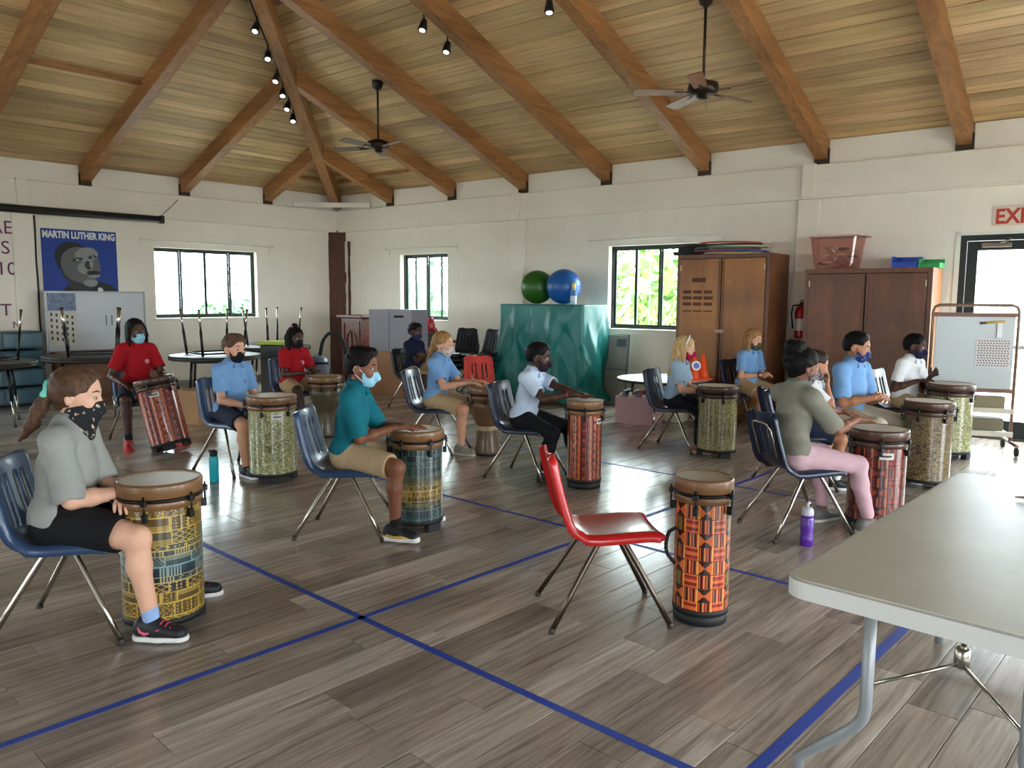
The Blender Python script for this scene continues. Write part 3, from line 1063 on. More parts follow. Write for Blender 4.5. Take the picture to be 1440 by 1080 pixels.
    s.cap(hip, hip + up * T * 0.55, 0.088 * S * fat + g, 0.092 * S * fat + g, k=0.05, flat=(fw, 0.88))
    s.cap(hip + up * T * 0.5, sh_c - up * 0.03 * S, 0.094 * S * fat + g, 0.087 * S + g, k=0.05, flat=(fw, 0.82))
    s.cap(shL * 0.9 + sh_c * 0.1, shR * 0.9 + sh_c * 0.1, 0.046 * S + g, k=0.04)
    s.cap(sh_c - up * 0.03 * S, nb + up * 0.02 * S, 0.075 * S, 0.046 * S, k=0.04)
    for q in (shL, shR):
        s.cap(nb - up * 0.005 * S, q, 0.045 * S, 0.048 * S, k=0.03)
    sl = P.get('sleeve', 0.66)
    for sh, e in ((shL, eL), (shR, eR)):
        q = sh + (e - sh) * sl
        af = 0.5 + 0.5 * fat
        s.cap(sh, q, 0.043 * S * af + g, 0.043 * S * af + g * 1.25, k=0.025)
    for sh, e in ((shL, eL), (shR, eR)):
        q = sh + (e - sh) * sl
        af = 0.5 + 0.5 * fat
        s.cap(q - (e - sh) * 0.02, q + (e - sh) * 0.4, 0.036 * S * af + g, 0.05 * S + g, k=0.006, sub=True)
    s.clip(nb + up * 0.034 * S, up + fw * 0.35)
    s.clip(V3(0, 0, hs + P.get('hem', 0.03)), V3(P.get('hemtilt', -0.25), 0, -1))
    shirt = put('shirt', s.mesh('shirt', hsr, sm_, noise=P.get('wrinkle', 0.0022), seed=P.get('seed', 1), nfreq=28), root)
    # collar and placket
    s = Sdf()
    N = 14
    rc = 0.053 * hz
    pts = [nb + up * (0.036 + 0.008 * math.cos(2 * math.pi * i / N)) * S + fw * (rc * math.cos(2 * math.pi * i / N) + 0.004) * 1.02 + lf * rc * math.sin(2 * math.pi * i / N)
           - up * (0.028 * S * max(0, math.cos(2 * math.pi * i / N)) ** 2) for i in range(N)]
    for i in range(N):
        if P.get('collar', True):
            s.cap(pts[i], pts[(i + 1) % N], 0.012, k=0.006)
    if P.get('collar', True):
        for y in (-1, 1):
            a = nb + fw * rc * 1.0 + lf * y * 0.016 + up * 0.010 * S
            s.cap(a, a + fw * 0.030 + lf * y * 0.030 - up * 0.040 * S, 0.012, 0.008, k=0.008)
        put('collar', s.mesh('collar', max(0.0045, h * 0.85), cloth(sc_ + '_collar', tuple(int(v * 0.84) for v in srgb))), shirt)
    # ---- shorts / trousers
    s = Sdf()
    pc, prgb = P['pantsc']
    s.cap(hipL - V3(0, 0, 0), hipR - V3(0, 0, 0), 0.080 * S * fat + 0.010, k=0.03)
    fr = 1.0 if long_pants else P.get('shortlen', 0.78)
    for hj, kj, aj in ((hipL, kL, anL), (hipR, kR, anR)):
        e = hj + (kj - hj) * fr
        s.cap(hj, e, 0.075 * S * fat + 0.011, (0.05 * S * (0.6 + 0.4 * fat) + (0.008 if long_pants else 0.024)) + (1 - fr) * 0.02, k=0.03)
        if long_pants:
            q = kj + (aj - kj) * P.get('panthem', 0.86)
            tight = P.get('tight', 0.010)
            cf = kj + (aj - kj) * 0.33 - V3(0.012, 0, 0)
            s.cap(kj, cf, 0.049 * S + tight, 0.046 * S + tight, k=0.02)
            s.cap(cf, q, 0.046 * S + tight, 0.036 * S + tight, k=0.02)
        else:
            cut = e + nrm(kj - hj) * 0.135
            s.cap(cut, cut, 0.13, k=0.004, sub=True)
    s.clip(hip + up * 0.10 * S, up)
    put('trousers' if long_pants else 'shorts', s.mesh('shorts', hsr, cloth(pc, prgb), noise=0.0015, seed=3, nfreq=34), root)
    # ---- socks, shoes
    sh_n, sh_rgb, sole_rgb, sock_rgb = P.get('shoes', ('black', (34, 34, 36), (230, 230, 226), (235, 235, 235)))
    toes = P.get('toes', (8, -8))
    feet = P.get('feetdrop', (0, 0))
    for aj, kj, ta in ((anL, kL, toes[0]), (anR, kR, toes[1])):
        f = V3(math.cos(math.radians(ta)), math.sin(math.radians(ta)), 0)
        l = V3(-f[1], f[0], 0)
        base = V3(aj[0], aj[1], aj[2] - 0.08)
        if sock_rgb is not None:
            s = Sdf().cap(aj + (kj - aj) * 0.14, aj - V3(0, 0, 0.02), 0.034 * S, 0.033 * S, k=0)
            put('sock', s.mesh('sock', max(h, 0.006), cloth('sock_%d_%d' % (sock_rgb[0], sock_rgb[2]), sock_rgb)), root)
        s = Sdf()
        F_ = 0.92 * S
        z_ = V3(0, 0, 1)
        s.cap(base - f * 0.045 * F_ + z_ * 0.046, base + f * 0.02 * F_ + z_ * 0.05, 0.040 * F_, 0.042 * F_, k=0.02)
        s.cap(base + f * 0.02 * F_ + z_ * 0.048, base + f * 0.125 * F_ + z_ * 0.032, 0.042 * F_, 0.036 * F_, k=0.02, flat=(z_, 0.95))
        s.cap(base - f * 0.04 * F_ + z_ * 0.07, base - f * 0.0 * F_ + z_ * 0.078, 0.036 * F_, k=0.02)
        s.clip(base + z_ * 0.018, V3(0, 0, -1))
        hshoe = max(0.005, h * 0.85)
        so = put('shoe', s.mesh('shoe', hshoe, mat('shoe_' + sh_n, sh_rgb, 0.55, var=0.1, scale=(40, 40, 40))), root)
        s = Sdf()
        s.cap(base - f * 0.047 * F_ + z_ * 0.012, base + f * 0.04 * F_ + z_ * 0.012, 0.043 * F_, 0.045 * F_, k=0.01)
        s.cap(base + f * 0.04 * F_ + z_ * 0.012, base + f * 0.130 * F_ + z_ * 0.012, 0.045 * F_, 0.038 * F_, k=0.01)
        s.clip(base + z_ * P.get('soleh', 0.024), V3(0, 0, 1)); s.clip(base + z_ * 0.001, V3(0, 0, -1))
        put('sole', s.mesh('sole', hshoe, mat('sole_%d_%d_%d' % sole_rgb, sole_rgb, 0.6)), so)
        # laces
        mb = MB()
        for q in range(4):
            c = base + f * (0.03 + 0.022 * q) * F_ + z_ * (0.091 - 0.0085 * q) * F_
            mb.tube([c - l * 0.024, c + z_ * 0.006, c + l * 0.024], 0.0028, 5)
        mb.build('laces', mat('laces_' + sh_n, P.get('laces', (230, 230, 230)), 0.7), so)
        if P.get('shoe_mark') is not None:
            mc, kind = P['shoe_mark']
            mb = MB()
            for y in (-1, 1):
                off = l * y * 0.041 * F_
                if kind == 'swoosh':
                    pts = [base + off + f * x * F_ + z_ * zz for x, zz in ((-0.045, 0.070), (-0.035, 0.050), (-0.015, 0.040), (0.02, 0.050), (0.055, 0.062))]
                    mb.tube(pts, [0.002, 0.007, 0.008, 0.005, 0.001], 6)
                else:
                    pts = [base + off + f * x * F_ + z_ * zz for x, zz in ((-0.05, 0.040), (0.0, 0.030), (0.05, 0.034), (0.10, 0.030))]
                    mb.tube(pts, [0.010, 0.011, 0.012, 0.004], 6)
            mb.build('shoe_stripe', mat('shoe_mark_%d_%d' % (mc[0], mc[2]), mc, 0.5), so)
    # ---- hair
    hm = hair_mat(P['hair'][0]); style = P['hair'][1]
    s = Sdf()
    g = 0.011
    s.ell(H(-0.015, 0, 0.028), [(0.096 + g) * hz, (0.077 + g) * hz, (0.089 + g) * hz], Rh, k=0.01)
    s.cap(H(-0.055, 0, 0.0), H(-0.055, 0, -0.045), 0.052 * hz, 0.04 * hz, k=0.02)
    if style in ('short', 'crop'):
        s.cap(H(0.03, 0.035, 0.085), H(0.03, -0.035, 0.085), 0.028 * hz, k=0.03)
    if style == 'fade':
        s.cap(H(0.045, 0.035, 0.095), H(-0.055, 0.035, 0.10), 0.03 * hz, k=0.02)
        s.cap(H(0.045, -0.035, 0.095), H(-0.055, -0.035, 0.10), 0.03 * hz, k=0.02)
    if style == 'fringe':
        for y in (-0.055, -0.03, 0.0, 0.03, 0.055):
            s.cap(H(0.02, y * 0.8, 0.105), H(0.078 - abs(y) * 0.4, y * 1.05 + 0.01, 0.045), 0.02 * hz, 0.010 * hz, k=0.012)
    # open the face
    s.ell(H(0.105, 0, -0.030), [0.088 * hz, 0.095 * hz, (0.098 if style in ('fringe', 'bob', 'long') else 0.112) * hz], Rh, k=0.012, sub=True)
    if style == 'fade':
        for y in (-1, 1):
            s.ell(H(0.0, y * 0.112, -0.035), [0.10 * hz, 0.042 * hz, 0.075 * hz], Rh, k=0.01, sub=True)
    if style in ('short', 'crop'):
        for y in (-1, 1):
            s.ell(H(0.030, y * 0.108, -0.025), [0.09 * hz, 0.050 * hz, 0.075 * hz], Rh, k=0.012, sub=True)
    s.ell(H(0.06, 0.075, -0.05), [0.075 * hz, 0.05 * hz, 0.07 * hz], Rh, k=0.01, sub=True)
    s.ell(H(0.06, -0.075, -0.05), [0.075 * hz, 0.05 * hz, 0.07 * hz], Rh, k=0.01, sub=True)
    if style in ('short', 'crop', 'fade', 'fringe'):
        s.ell(H(0.0, 0, -0.095), [0.12 * hz, 0.12 * hz, 0.062 * hz], Rh, k=0.012, sub=True)
        for y in (-1, 1):
            s.ell(H(-0.008, y * 0.09, -0.012), [0.026 * hz, 0.03 * hz, 0.034 * hz], Rh, k=0.006, sub=True)
    if style == 'bob':
        for y in (-1, 1):
            s.cap(H(-0.01, y * 0.075, 0.02), H(0.0, y * 0.085, -0.13), 0.032 * hz, 0.020 * hz, k=0.02)
            s.cap(H(-0.05, y * 0.06, 0.0), H(-0.05, y * 0.06, -0.14), 0.045 * hz, 0.03 * hz, k=0.02)
        s.cap(H(-0.08, 0, 0.0), H(-0.075, 0, -0.14), 0.045 * hz, 0.03 * hz, k=0.02)
    if style == 'long':
        for y in (-1, 1):
            s.cap(H(-0.01, y * 0.073, 0.02), H(-0.005, y * 0.085, -0.12), 0.03 * hz, 0.022 * hz, k=0.02)
            s.cap(H(-0.02, y * 0.080, -0.10), H(-0.05, y * 0.09, -0.26), 0.026 * hz, 0.014 * hz, k=0.02)
            s.cap(H(-0.06, y * 0.05, 0.0), H(-0.10, y * 0.05, -0.27), 0.045 * hz, 0.022 * hz, k=0.02)
        s.cap(H(-0.08, 0, 0.0), H(-0.12, 0, -0.29), 0.045 * hz, 0.022 * hz, k=0.02)
    if style == 'braids':
        rb = random.Random(4)
        for i in range(16):
            a = math.radians(75 + 210 * i / 15)
            c = V3(math.cos(a) * 0.085, math.sin(a) * 0.078, 0.03)
            p0 = H(*c); p1 = H(c[0] * 1.15, c[1] * 1.15, -0.05); p2 = H(c[0] * 1.1 - 0.01, c[1] * 1.12, -0.12 - 0.03 * rb.random())
            s.cap(p0, p1, 0.018 * hz, 0.014 * hz, k=0.008); s.cap(p1, p2, 0.014 * hz, 0.009 * hz, k=0.006)
    if style == 'pony':
        for y in (-1, 1):
            s.cap(H(-0.03, y * 0.06, 0.03), H(-0.09, y * 0.02, 0.0), 0.035 * hz, 0.03 * hz, k=0.02)
    put('hair', s.mesh('hair', max(h, 0.0055), hm, noise=0.0016, seed=2, nfreq=90), root)
    if style == 'pony' or P.get('tail'):
        q = P.get('tail', ((-0.11, 0, 0.0), (-0.15, 0.0, -0.08), (-0.19, 0.01, -0.17), (-0.235, 0.02, -0.25)))
        s = Sdf()
        rs = [0.032, 0.034, 0.03, 0.012]
        for i in range(len(q) - 1):
            for off in (-0.012, 0.012):
                s.cap(H(q[i][0], q[i][1] + off, q[i][2]), H(q[i + 1][0], q[i + 1][1] + off * 1.4, q[i + 1][2]), rs[min(i, 3)] * hz * 0.8, rs[min(i + 1, 3)] * hz * 0.8, k=0.012)
        put('ponytail', s.mesh('ponytail', max(h, 0.0055), hm, noise=0.003, seed=5, nfreq=80), root)
    if P.get('scrunchie'):
        c, rgb = P['scrunchie']
        s = Sdf()
        for i in range(9):
            a = 2 * math.pi * i / 9; b_ = 2 * math.pi * (i + 1) / 9
            R_ = 0.034
            s.cap(H(c[0] + 0.006 * math.sin(3 * a), c[1] + R_ * math.cos(a), c[2] + R_ * math.sin(a)),
                  H(c[0] + 0.006 * math.sin(3 * b_), c[1] + R_ * math.cos(b_), c[2] + R_ * math.sin(b_)), 0.012 + 0.005 * (i % 2), k=0.004)
        put('scrunchie', s.mesh('scrunchie', 0.005, cloth('scrunchie_%d_%d' % (rgb[0], rgb[2]), rgb)), root)
    if P.get('bun'):
        c, r = P['bun']
        s = Sdf().ell(H(*c), [r * hz, r * 1.05 * hz, r * 0.95 * hz], Rh, k=0.01)
        for i in range(7):
            a = 2 * math.pi * i / 7
            s.ell(H(c[0] + 0.6 * r * math.cos(a), c[1] + 0.6 * r * math.sin(a), c[2] + 0.3 * r), [r * 0.5 * hz] * 3, Rh, k=0.012)
        put('hair_bun', s.mesh('hair_bun', max(h, 0.006), hm, noise=0.003, seed=4, nfreq=90), root)
    if P.get('band'):
        rgb = P['band']
        pts = [H(0.028 * math.cos(a) - 0.0, 0.089 * math.sin(a), 0.028 + 0.101 * math.cos(a)) for a in np.linspace(-1.5, 1.5, 15)]
        MB().tube(pts, 0.009, 8).build('headband', cloth('headband', rgb), root)
    # ---- mask
    mk = P.get('mask')
    if mk:
        mn, mrgb, mkind = mk
        mm = mn if isinstance(mn, bpy.types.Material) else cloth('mask_' + mn, mrgb)
        s = Sdf()
        gg = 0.007
        s.ell(H(0.020, 0, -0.030), [(0.064 + gg) * hz, (0.060 + gg) * hz, (0.084 + gg) * hz], Rh, k=0.02)
        s.ell(H(0.045, 0, -0.085), [(0.030 + gg) * hz, (0.032 + gg) * hz, (0.026 + gg) * hz], Rh, k=0.03)
        s.cap(H(0.088, 0, -0.022), H(0.102, 0, -0.058), 0.013 * hz, 0.016 * hz, k=0.03)
        if mkind == 'gaiter':
            s.cap(H(0.03, 0, -0.08), H(0.0, 0, -0.15), 0.065 * hz, 0.078 * hz, k=0.03)
            s.cap(H(0.03, 0, -0.12), H(0.06, 0, -0.17), 0.045 * hz, 0.02 * hz, k=0.03)
            s.clip(H(0.0, 0, -0.048), Rh @ V3(-0.33, 0, 1.0))
        else:
            s.clip(H(0.09, 0, -0.020), Rh @ V3(-0.10, 0, 1.0), 0.004)
            s.clip(H(0.0, 0, -0.105), Rh @ V3(-0.25, 0, -1.0), 0.006)
            s.clip(H(0.018, 0, 0), Rh @ V3(-1.0, 0, 0), 0.004)
        mo = put('face_mask', s.mesh('face_mask', max(0.0045, h * 0.75), mm, noise=0.001, nfreq=70), root)
        if mkind != 'gaiter':
            for y in (-1, 1):
                mb = MB()
                mb.tube([H(0.028, y * 0.062, -0.03), H(0.0, y * 0.078, 0.0), H(-0.022, y * 0.086, 0.012), H(-0.032, y * 0.084, -0.01), H(-0.018, y * 0.080, -0.038), H(0.028, y * 0.058, -0.085)], 0.0022, 5)
                mb.build('ear_loop', mat('loop_' + ('w' if sum(mrgb) > 360 else 'k'), (225, 225, 225) if sum(mrgb) > 360 else (25, 25, 25), 0.7), mo)
    # ---- badge on the chest
    if P.get('badge'):
        brgb, (bx, bz) = P['badge']
        c = hip + up * (T * bz) + lf * bx * S
        r0 = (0.088 * S + 0.013 + 0.006) * 0.84 * (0.6 + 0.4 * fat)
        fwn = nrm(fw + lf * bx * 2.0)
        c = c + fw * (r0 - abs(bx) * 0.16)
        Mb = Matrix.Identity(4)
        z = Vector(fwn.tolist()); x = Vector(lf.tolist()); x = (x - z * x.dot(z)).normalized(); y_ = z.cross(x)
        Mb = Matrix((x, y_, z)).transposed().to_4x4(); Mb.translation = Vector(c.tolist())
        mb = MB(); mb.lathe([(0.024, -0.008), (0.024, 0.003)], 18)
        o = mb.build('school_badge', mat('badge_%d' % brgb[0], brgb, 0.7), shirt); o.matrix_basis = Mb
        mb = MB(); mb.tube([(0.017 * math.cos(a), 0.017 * math.sin(a), 0.003) for a in np.linspace(0, 2 * math.pi, 16)[:-1]], 0.002, 5, closed=True)
        mb.tube([(-0.009, 0.004, 0.003), (0, 0.009, 0.003), (0.009, 0.004, 0.003)], 0.002, 5); mb.tube([(0, 0.008, 0.003), (0, -0.01, 0.003)], 0.002, 5)
        o = mb.build('badge_emblem', mat('badge_ink_%d' % P.get('badgeink', (60, 70, 110))[0], P.get('badgeink', (60, 70, 110)), 0.7), shirt); o.matrix_basis = Mb
    if P.get('wristband'):
        key, rgb = P['wristband']
        w, e = (wL, eL) if key == 'L' else (wR, eR)
        d = nrm(e - w)
        MB().tube([w + d * 0.012, w + d * 0.03], 0.0255 * S, 14).build('wristband', mat('wristband_%d' % rgb[0], rgb, 0.5), root)
    return root
# ------------------------------------------------------------------ chairs
M_chrome = mat('chrome_tube', (178, 172, 162), 0.22, metal=1.0)
M_darktube = mat('dark_steel_tube', (96, 84, 74), 0.32, metal=0.9)
M_rub = mat('black_rubber', (24, 24, 25), 0.7)
def plastic(n, rgb, rough=0.32):
    return mat('chair_plastic_' + n, rgb, rough, var=0.05, scale=(5, 5, 5), bump=0.05, bscale=(160, 160, 160), coat=0.15)
PROFILE = [(0.240, 0.392), (0.232, 0.420), (0.185, 0.432), (0.10, 0.430), (0.0, 0.424), (-0.09, 0.421), (-0.145, 0.428),
           (-0.182, 0.452), (-0.205, 0.495), (-0.222, 0.55), (-0.242, 0.62), (-0.262, 0.70), (-0.276, 0.765), (-0.286, 0.79)]
def spl(P, t):
    n = len(P) - 1
    f = t * n; i = min(int(f), n - 1); f -= i
    p0, p1, p2, p3 = P[max(i - 1, 0)], P[i], P[i + 1], P[min(i + 2, n)]
    return [0.5 * (2 * p1[k] + (p2[k] - p0[k]) * f + (2 * p0[k] - 5 * p1[k] + 4 * p2[k] - p3[k]) * f * f + (3 * p1[k] - p0[k] - 3 * p2[k] + p3[k]) * f ** 3) for k in range(len(p1))]
def shell_mesh():
    nu, nv = 24, 40
    m = MB()
    def fn(u, v):
        x, z = spl(PROFILE, v)
        x2, z2 = spl(PROFILE, min(v + 0.01, 1)); x1, z1 = spl(PROFILE, max(v - 0.01, 0))
        tx, tz = x2 - x1, z2 - z1
        L = math.hypot(tx, tz); nx_, nz_ = tz / L, -tx / L       # shell's upper/front normal
        if nz_ < 0 and v < 0.4: nx_, nz_ = -nx_, -nz_
        a = 2 * u - 1
        w = 0.205 - 0.03 * max(0, (v - 0.55) / 0.45) - 0.012 * math.sin(math.pi * min(1, max(0, (v - 0.35) / 0.3)))
        if v < 0.10: w *= 0.80 + 0.20 * math.sqrt(max(0, 1 - ((0.10 - v) / 0.10) ** 2))
        if v > 0.90: w *= 0.72 + 0.28 * math.sqrt(max(0, 1 - ((v - 0.90) / 0.10) ** 2))
        lip = max(0, (abs(a) - 0.82) / 0.18)
        lip = lip * lip * 0.048
        dish = (0.016 if v < 0.45 else 0.03) * a * a
        y = w * (a if abs(a) < 0.9 else math.copysign(0.9 + (abs(a) - 0.9) * 0.7, a))
        off = dish - lip
        return (x + (0.0 if v < 0.5 else 0.0) + nx_ * off, y, z + nz_ * off)
    V = m.grid(fn, nu, nv)
    bm = m.bm
    bm.faces.ensure_lookup_table()
    dele = []
    for j in range(25, 34):
        for i in (6, 9, 14, 17):
            dele.append(bm.faces[j * nu + i])
    bmesh.ops.delete(bm, geom=dele, context='FACES')
    bmesh.ops.recalc_face_normals(bm, faces=bm.faces[:])
    bmesh.ops.solidify(bm, geom=bm.faces[:], thickness=0.006)
    for f in bm.faces: f.smooth = True
    return m
def leg_pts(front, sg):
    if front:
        return [(-0.02, sg * 0.125, 0.404), (0.035, sg * 0.14, 0.400), (0.075, sg * 0.15, 0.365), (0.265, sg * 0.215, 0.012)]
    return [(0.02, sg * 0.125, 0.404), (-0.035, sg * 0.14, 0.400), (-0.075, sg * 0.15, 0.365), (-0.285, sg * 0.225, 0.012)]
_shell = {}
def make_chair(label, color, tube, pos, yaw, group=None, z=0.0, backtube=False, legs=True, scale=1.0):
    t = thing('school_chair', label, 'chair', (pos[0], pos[1], z), yaw, group)
    t.scale = (scale, scale, scale)
    if color.name not in _shell:
        _shell[color.name] = shell_mesh().mesh('seat_shell', color, fix=False)
    put('seat_shell', _shell[color.name], t)
    for fr in (True, False):
        for sg in (-1, 1):
            key = ('leg', fr, sg, tube.name)
            if key not in _shell:
                P = leg_pts(fr, sg)
                Q = [P[0]] + [spl(P, q) for q in np.linspace(0.15, 0.85, 8)] + [P[-1]]
                _shell[key] = MB().tube(Q, 0.0125, 10).mesh('leg', tube)
                _shell[key + ('g',)] = MB().lathe([(0.013, 0.0), (0.015, 0.004), (0.013, 0.02), (0.0115, 0.026)], 12, (P[-1][0], P[-1][1], 0)).mesh('foot_glide', mat('glide_metal', (70, 66, 60), 0.5, metal=0.6))
            lg = put('leg', _shell[key], t)
            put('foot_glide', _shell[key + ('g',)], lg)
    if 'brace' not in _shell:
        _shell['brace' + tube.name] = None
    key = 'cross' + tube.name
    if key not in _shell:
        m = MB()
        for x in (-0.03, 0.03):
            m.tube([(x, -0.13, 0.403), (x, 0.13, 0.403)], 0.0105, 8)
        _shell[key] = m.mesh('under_frame', tube)
    put('under_frame', _shell[key], t)
    if backtube:
        Q = [(-0.218, 0.11, 0.50), (-0.250, 0.11, 0.60), (-0.278, 0.108, 0.69), (-0.286, 0.09, 0.715), (-0.288, 0.06, 0.722), (-0.288, -0.06, 0.722), (-0.286, -0.09, 0.715), (-0.278, -0.108, 0.69), (-0.250, -0.11, 0.60), (-0.218, -0.11, 0.50)]
        MB().tube(Q, 0.009, 8).build('back_tube', M_chrome, t)
    return t
NAVY = plastic('navy', (24, 36, 58))
BLUE = plastic('blue', (46, 68, 100))
REDP = plastic('red', (196, 34, 34), 0.25)
PINK = plastic('coral', (214, 78, 70), 0.25)
BLACKP = plastic('black', (24, 28, 34))

# ------------------------------------------------------------------ drum shells with woven / printed patterns
def hexlin(r, g, b):
    return np.array(lin((r, g, b))[:3], np.float32)
NU, NVV = 168, 150
def uvgrid():
    u = (np.arange(NU) + 0.5) / NU
    v = (np.arange(NVV) + 0.5) / NVV
    return np.meshgrid(u, v)            # v up
def pat_kente(dark=False):
    U, V = uvgrid()
    nx, ny = 12, 8
    bu, bv_ = U * nx, V * ny
    iu, iv = np.floor(bu).astype(int), np.floor(bv_).astype(int)
    fu, fv = bu - iu, bv_ - iv
    red, org, blk, yel, grn, mar = (hexlin(176, 40, 22), hexlin(222, 104, 46), hexlin(34, 18, 16), hexlin(232, 170, 84), hexlin(96, 120, 52), hexlin(120, 26, 20))
    if dark:
        red, org, yel, grn, mar = hexlin(116, 22, 16), hexlin(134, 42, 26), hexlin(168, 108, 72), hexlin(96, 36, 28), hexlin(58, 14, 14)
    C = np.zeros(U.shape + (3,), np.float32)
    C[:] = red
    kind = (iu + 2 * iv) % 4
    # vertical stripes
    k = ((iu + iv) % 2 == 0)
    s = np.floor(fu * 12).astype(int) % 6
    col = np.array([red, mar, org, blk, red, yel])[s]
    C[k] = col[k]
    # horizontal bands
    k2 = ((iu + iv) % 2 == 1) & (iv % 2 == 0)
    s = np.floor(fv * 8).astype(int) % 4
    col = np.array([org, red, mar, org])[s]
    C[k2] = col[k2]
    # pinwheel triangles
    k3 = ((iu + iv) % 2 == 1) & (iv % 2 == 1)
    tri = ((fu < 0.5) & (fv < 0.5) & (fu > fv)) | ((fu >= 0.5) & (fv >= 0.5) & (fu < fv)) | ((fu < 0.5) & (fv >= 0.5) & (fu + fv > 1.0)) | ((fu >= 0.5) & (fv < 0.5) & (fu + fv < 1.0))
    C[k3] = np.where(tri[..., None], blk, org)[k3]
    # green diamonds in some striped columns
    k4 = (iu % 4 == 2) & (iv % 4 == 2)
    dia = (np.abs(fu - 0.5) * 1.6 + np.abs((fv * 2) % 1 - 0.5)) < 0.5
    C[k4 & dia] = grn
    C[(fu < 0.05)] = yel
    C[(fv < 0.04)] = mar
    return C
def pat_figure():
    """dark red ground, orange upright figures between pale wavy lines"""
    U, V = uvgrid()
    nx = 10
    bu = U * nx; iu = np.floor(bu).astype(int); fu = bu - iu
    red, org, blk, yel, mar = hexlin(138, 34, 20), hexlin(188, 82, 44), hexlin(40, 18, 16), hexlin(216, 160, 96), hexlin(92, 24, 20)
    C = np.zeros(U.shape + (3,), np.float32)
    C[:] = np.where((iu % 2 == 0)[..., None], red, org)
    w = 0.10 * np.sin(V * 2 * math.pi * 9 + iu)
    C[np.abs(fu - 0.28 - w * 0.6) < 0.05] = blk
    C[np.abs(fu - 0.62 + w) < 0.06] = mar
    C[np.abs(fu - 0.80 + w * 0.5) < 0.04] = blk
    fv = (V * 7 + 0.5 * (iu % 2)) % 1.0
    C[((np.abs(fu - 0.45) * 1.2 + np.abs(fv - 0.5)) < 0.18)] = org
    C[((np.abs(fu - 0.5) ** 2 + (fv - 0.85) ** 2 * 0.5) < 0.012)] = blk
    C[(fu < 0.06)] = yel
    return C
def pat_glyph(seed, teal=False):
    """bands of fine gilt line work on dark teal and brown"""
    rg = random.Random(seed)
    U, V = uvgrid()
    gold, pale, tealc, dk, olive = hexlin(196, 164, 72), hexlin(226, 204, 128), hexlin(46, 84, 92), hexlin(30, 34, 34), hexlin(112, 92, 40)
    if teal:
        stops = [(0.0, hexlin(44, 80, 98)), (0.18, hexlin(34, 56, 66)), (0.28, hexlin(60, 44, 26)), (0.42, hexlin(128, 96, 36)), (0.55, hexlin(96, 88, 48)), (0.72, hexlin(34, 58, 60)), (1.0, hexlin(36, 48, 52))]
    else:
        stops = [(0.0, hexlin(120, 96, 38)), (0.2, hexlin(132, 104, 44)), (0.34, hexlin(44, 36, 26)), (0.42, hexlin(34, 50, 56)), (0.56, hexlin(56, 88, 96)), (0.70, hexlin(70, 84, 60)), (0.85, hexlin(116, 92, 40)), (1.0, hexlin(120, 92, 36))]
    stops = [(a_, b_ * (0.62 if teal else 0.5)) for a_, b_ in stops]
    vs_ = [s[0] for s in stops]
    C = np.stack([np.interp(V, vs_, [s[1][k] for s in stops]) for k in range(3)], -1).astype(np.float32)
    L = np.zeros(U.shape, bool)
    y = 0.0
    while y < 1.0:
        hgt = rg.choice([0.05, 0.07, 0.09, 0.12])
        x = 0.0
        while x < 1.0:
            wid = rg.choice([0.06, 0.08, 0.11, 0.15])
            m = (U >= x) & (U < x + wid) & (V >= y) & (V < y + hgt)
            fu = (U - x) * 16; fv = (V - y) * 14
            k = rg.randrange(7)
            if k == 0: q = np.abs((fu * 3) % 1 - 0.5) * 1.0 < np.abs((fv * 2.5) % 1 - 0.5) * 0.35
            elif k == 1: q = ((fu * 4 + np.abs((fv * 3) % 2 - 1) * 1.2) % 1) < 0.22
            elif k == 2: q = ((fu * 5) % 1) < 0.24
            elif k == 3: q = (((fu * 3 + fv * 3) % 1) < 0.18) | (((fu * 3 - fv * 3) % 1) < 0.18)
            elif k == 4: q = (((fv * 5) % 1) < 0.22)
            elif k == 5: q = ((fu * 4 + fv * 2) % 1) < 0.22
            else: q = (((fu * 4) % 1 - 0.5) ** 2 + ((fv * 4) % 1 - 0.5) ** 2) < 0.06
            edge = (U - x < 0.006) | (V - y < 0.007)
            L |= m & (q | edge)
            x += wid
        y += hgt
    br = np.clip(0.35 + 0.65 * np.abs(np.sin(V * 5 + 0.6)), 0, 1)[..., None]
    lc = (gold * br + pale * (1 - br) * 0.4)
    mid_ = np.exp(-((V - 0.50) / 0.10) ** 2)[..., None]
    lc = lc * (1 - mid_) + hexlin(120, 150, 150) * mid_
    if teal:
        band = np.exp(-((V - 0.42) / 0.14) ** 2)[..., None]
        lc = gold * band + hexlin(92, 120, 110) * (1 - band) * 0.8
    C[L] = lc[L]
    return C
def pat_swirl(seed, base, line, blotch):
    rg = np.random.RandomState(seed)
    U, V = uvgrid()
    def vnoise(nx, ny):
        g = rg.rand(ny + 1, nx)
        g = np.concatenate([g, g[:, :1]], 1)
        x = U * nx; y = V * ny
        i = np.floor(x).astype(int); j = np.floor(y).astype(int)
        fx, fy = x - i, y - j
        fx, fy = fx * fx * (3 - 2 * fx), fy * fy * (3 - 2 * fy)
        return (g[j, i] * (1 - fx) + g[j, i + 1] * fx) * (1 - fy) + (g[j + 1, i] * (1 - fx) + g[j + 1, i + 1] * fx) * fy
    n = vnoise(44, 34)
    n2 = vnoise(14, 11)
    L = ((n * 3.2 + n2) % 1.0) < 0.42
    C = np.zeros(U.shape + (3,), np.float32)
    C[:] = base
    C[n2 > 0.58] = blotch
    C[L] = line
    return C
_dmesh = {}
M_print = attr_mat('drum_print', 0.28, 0.5, coat=0.35)
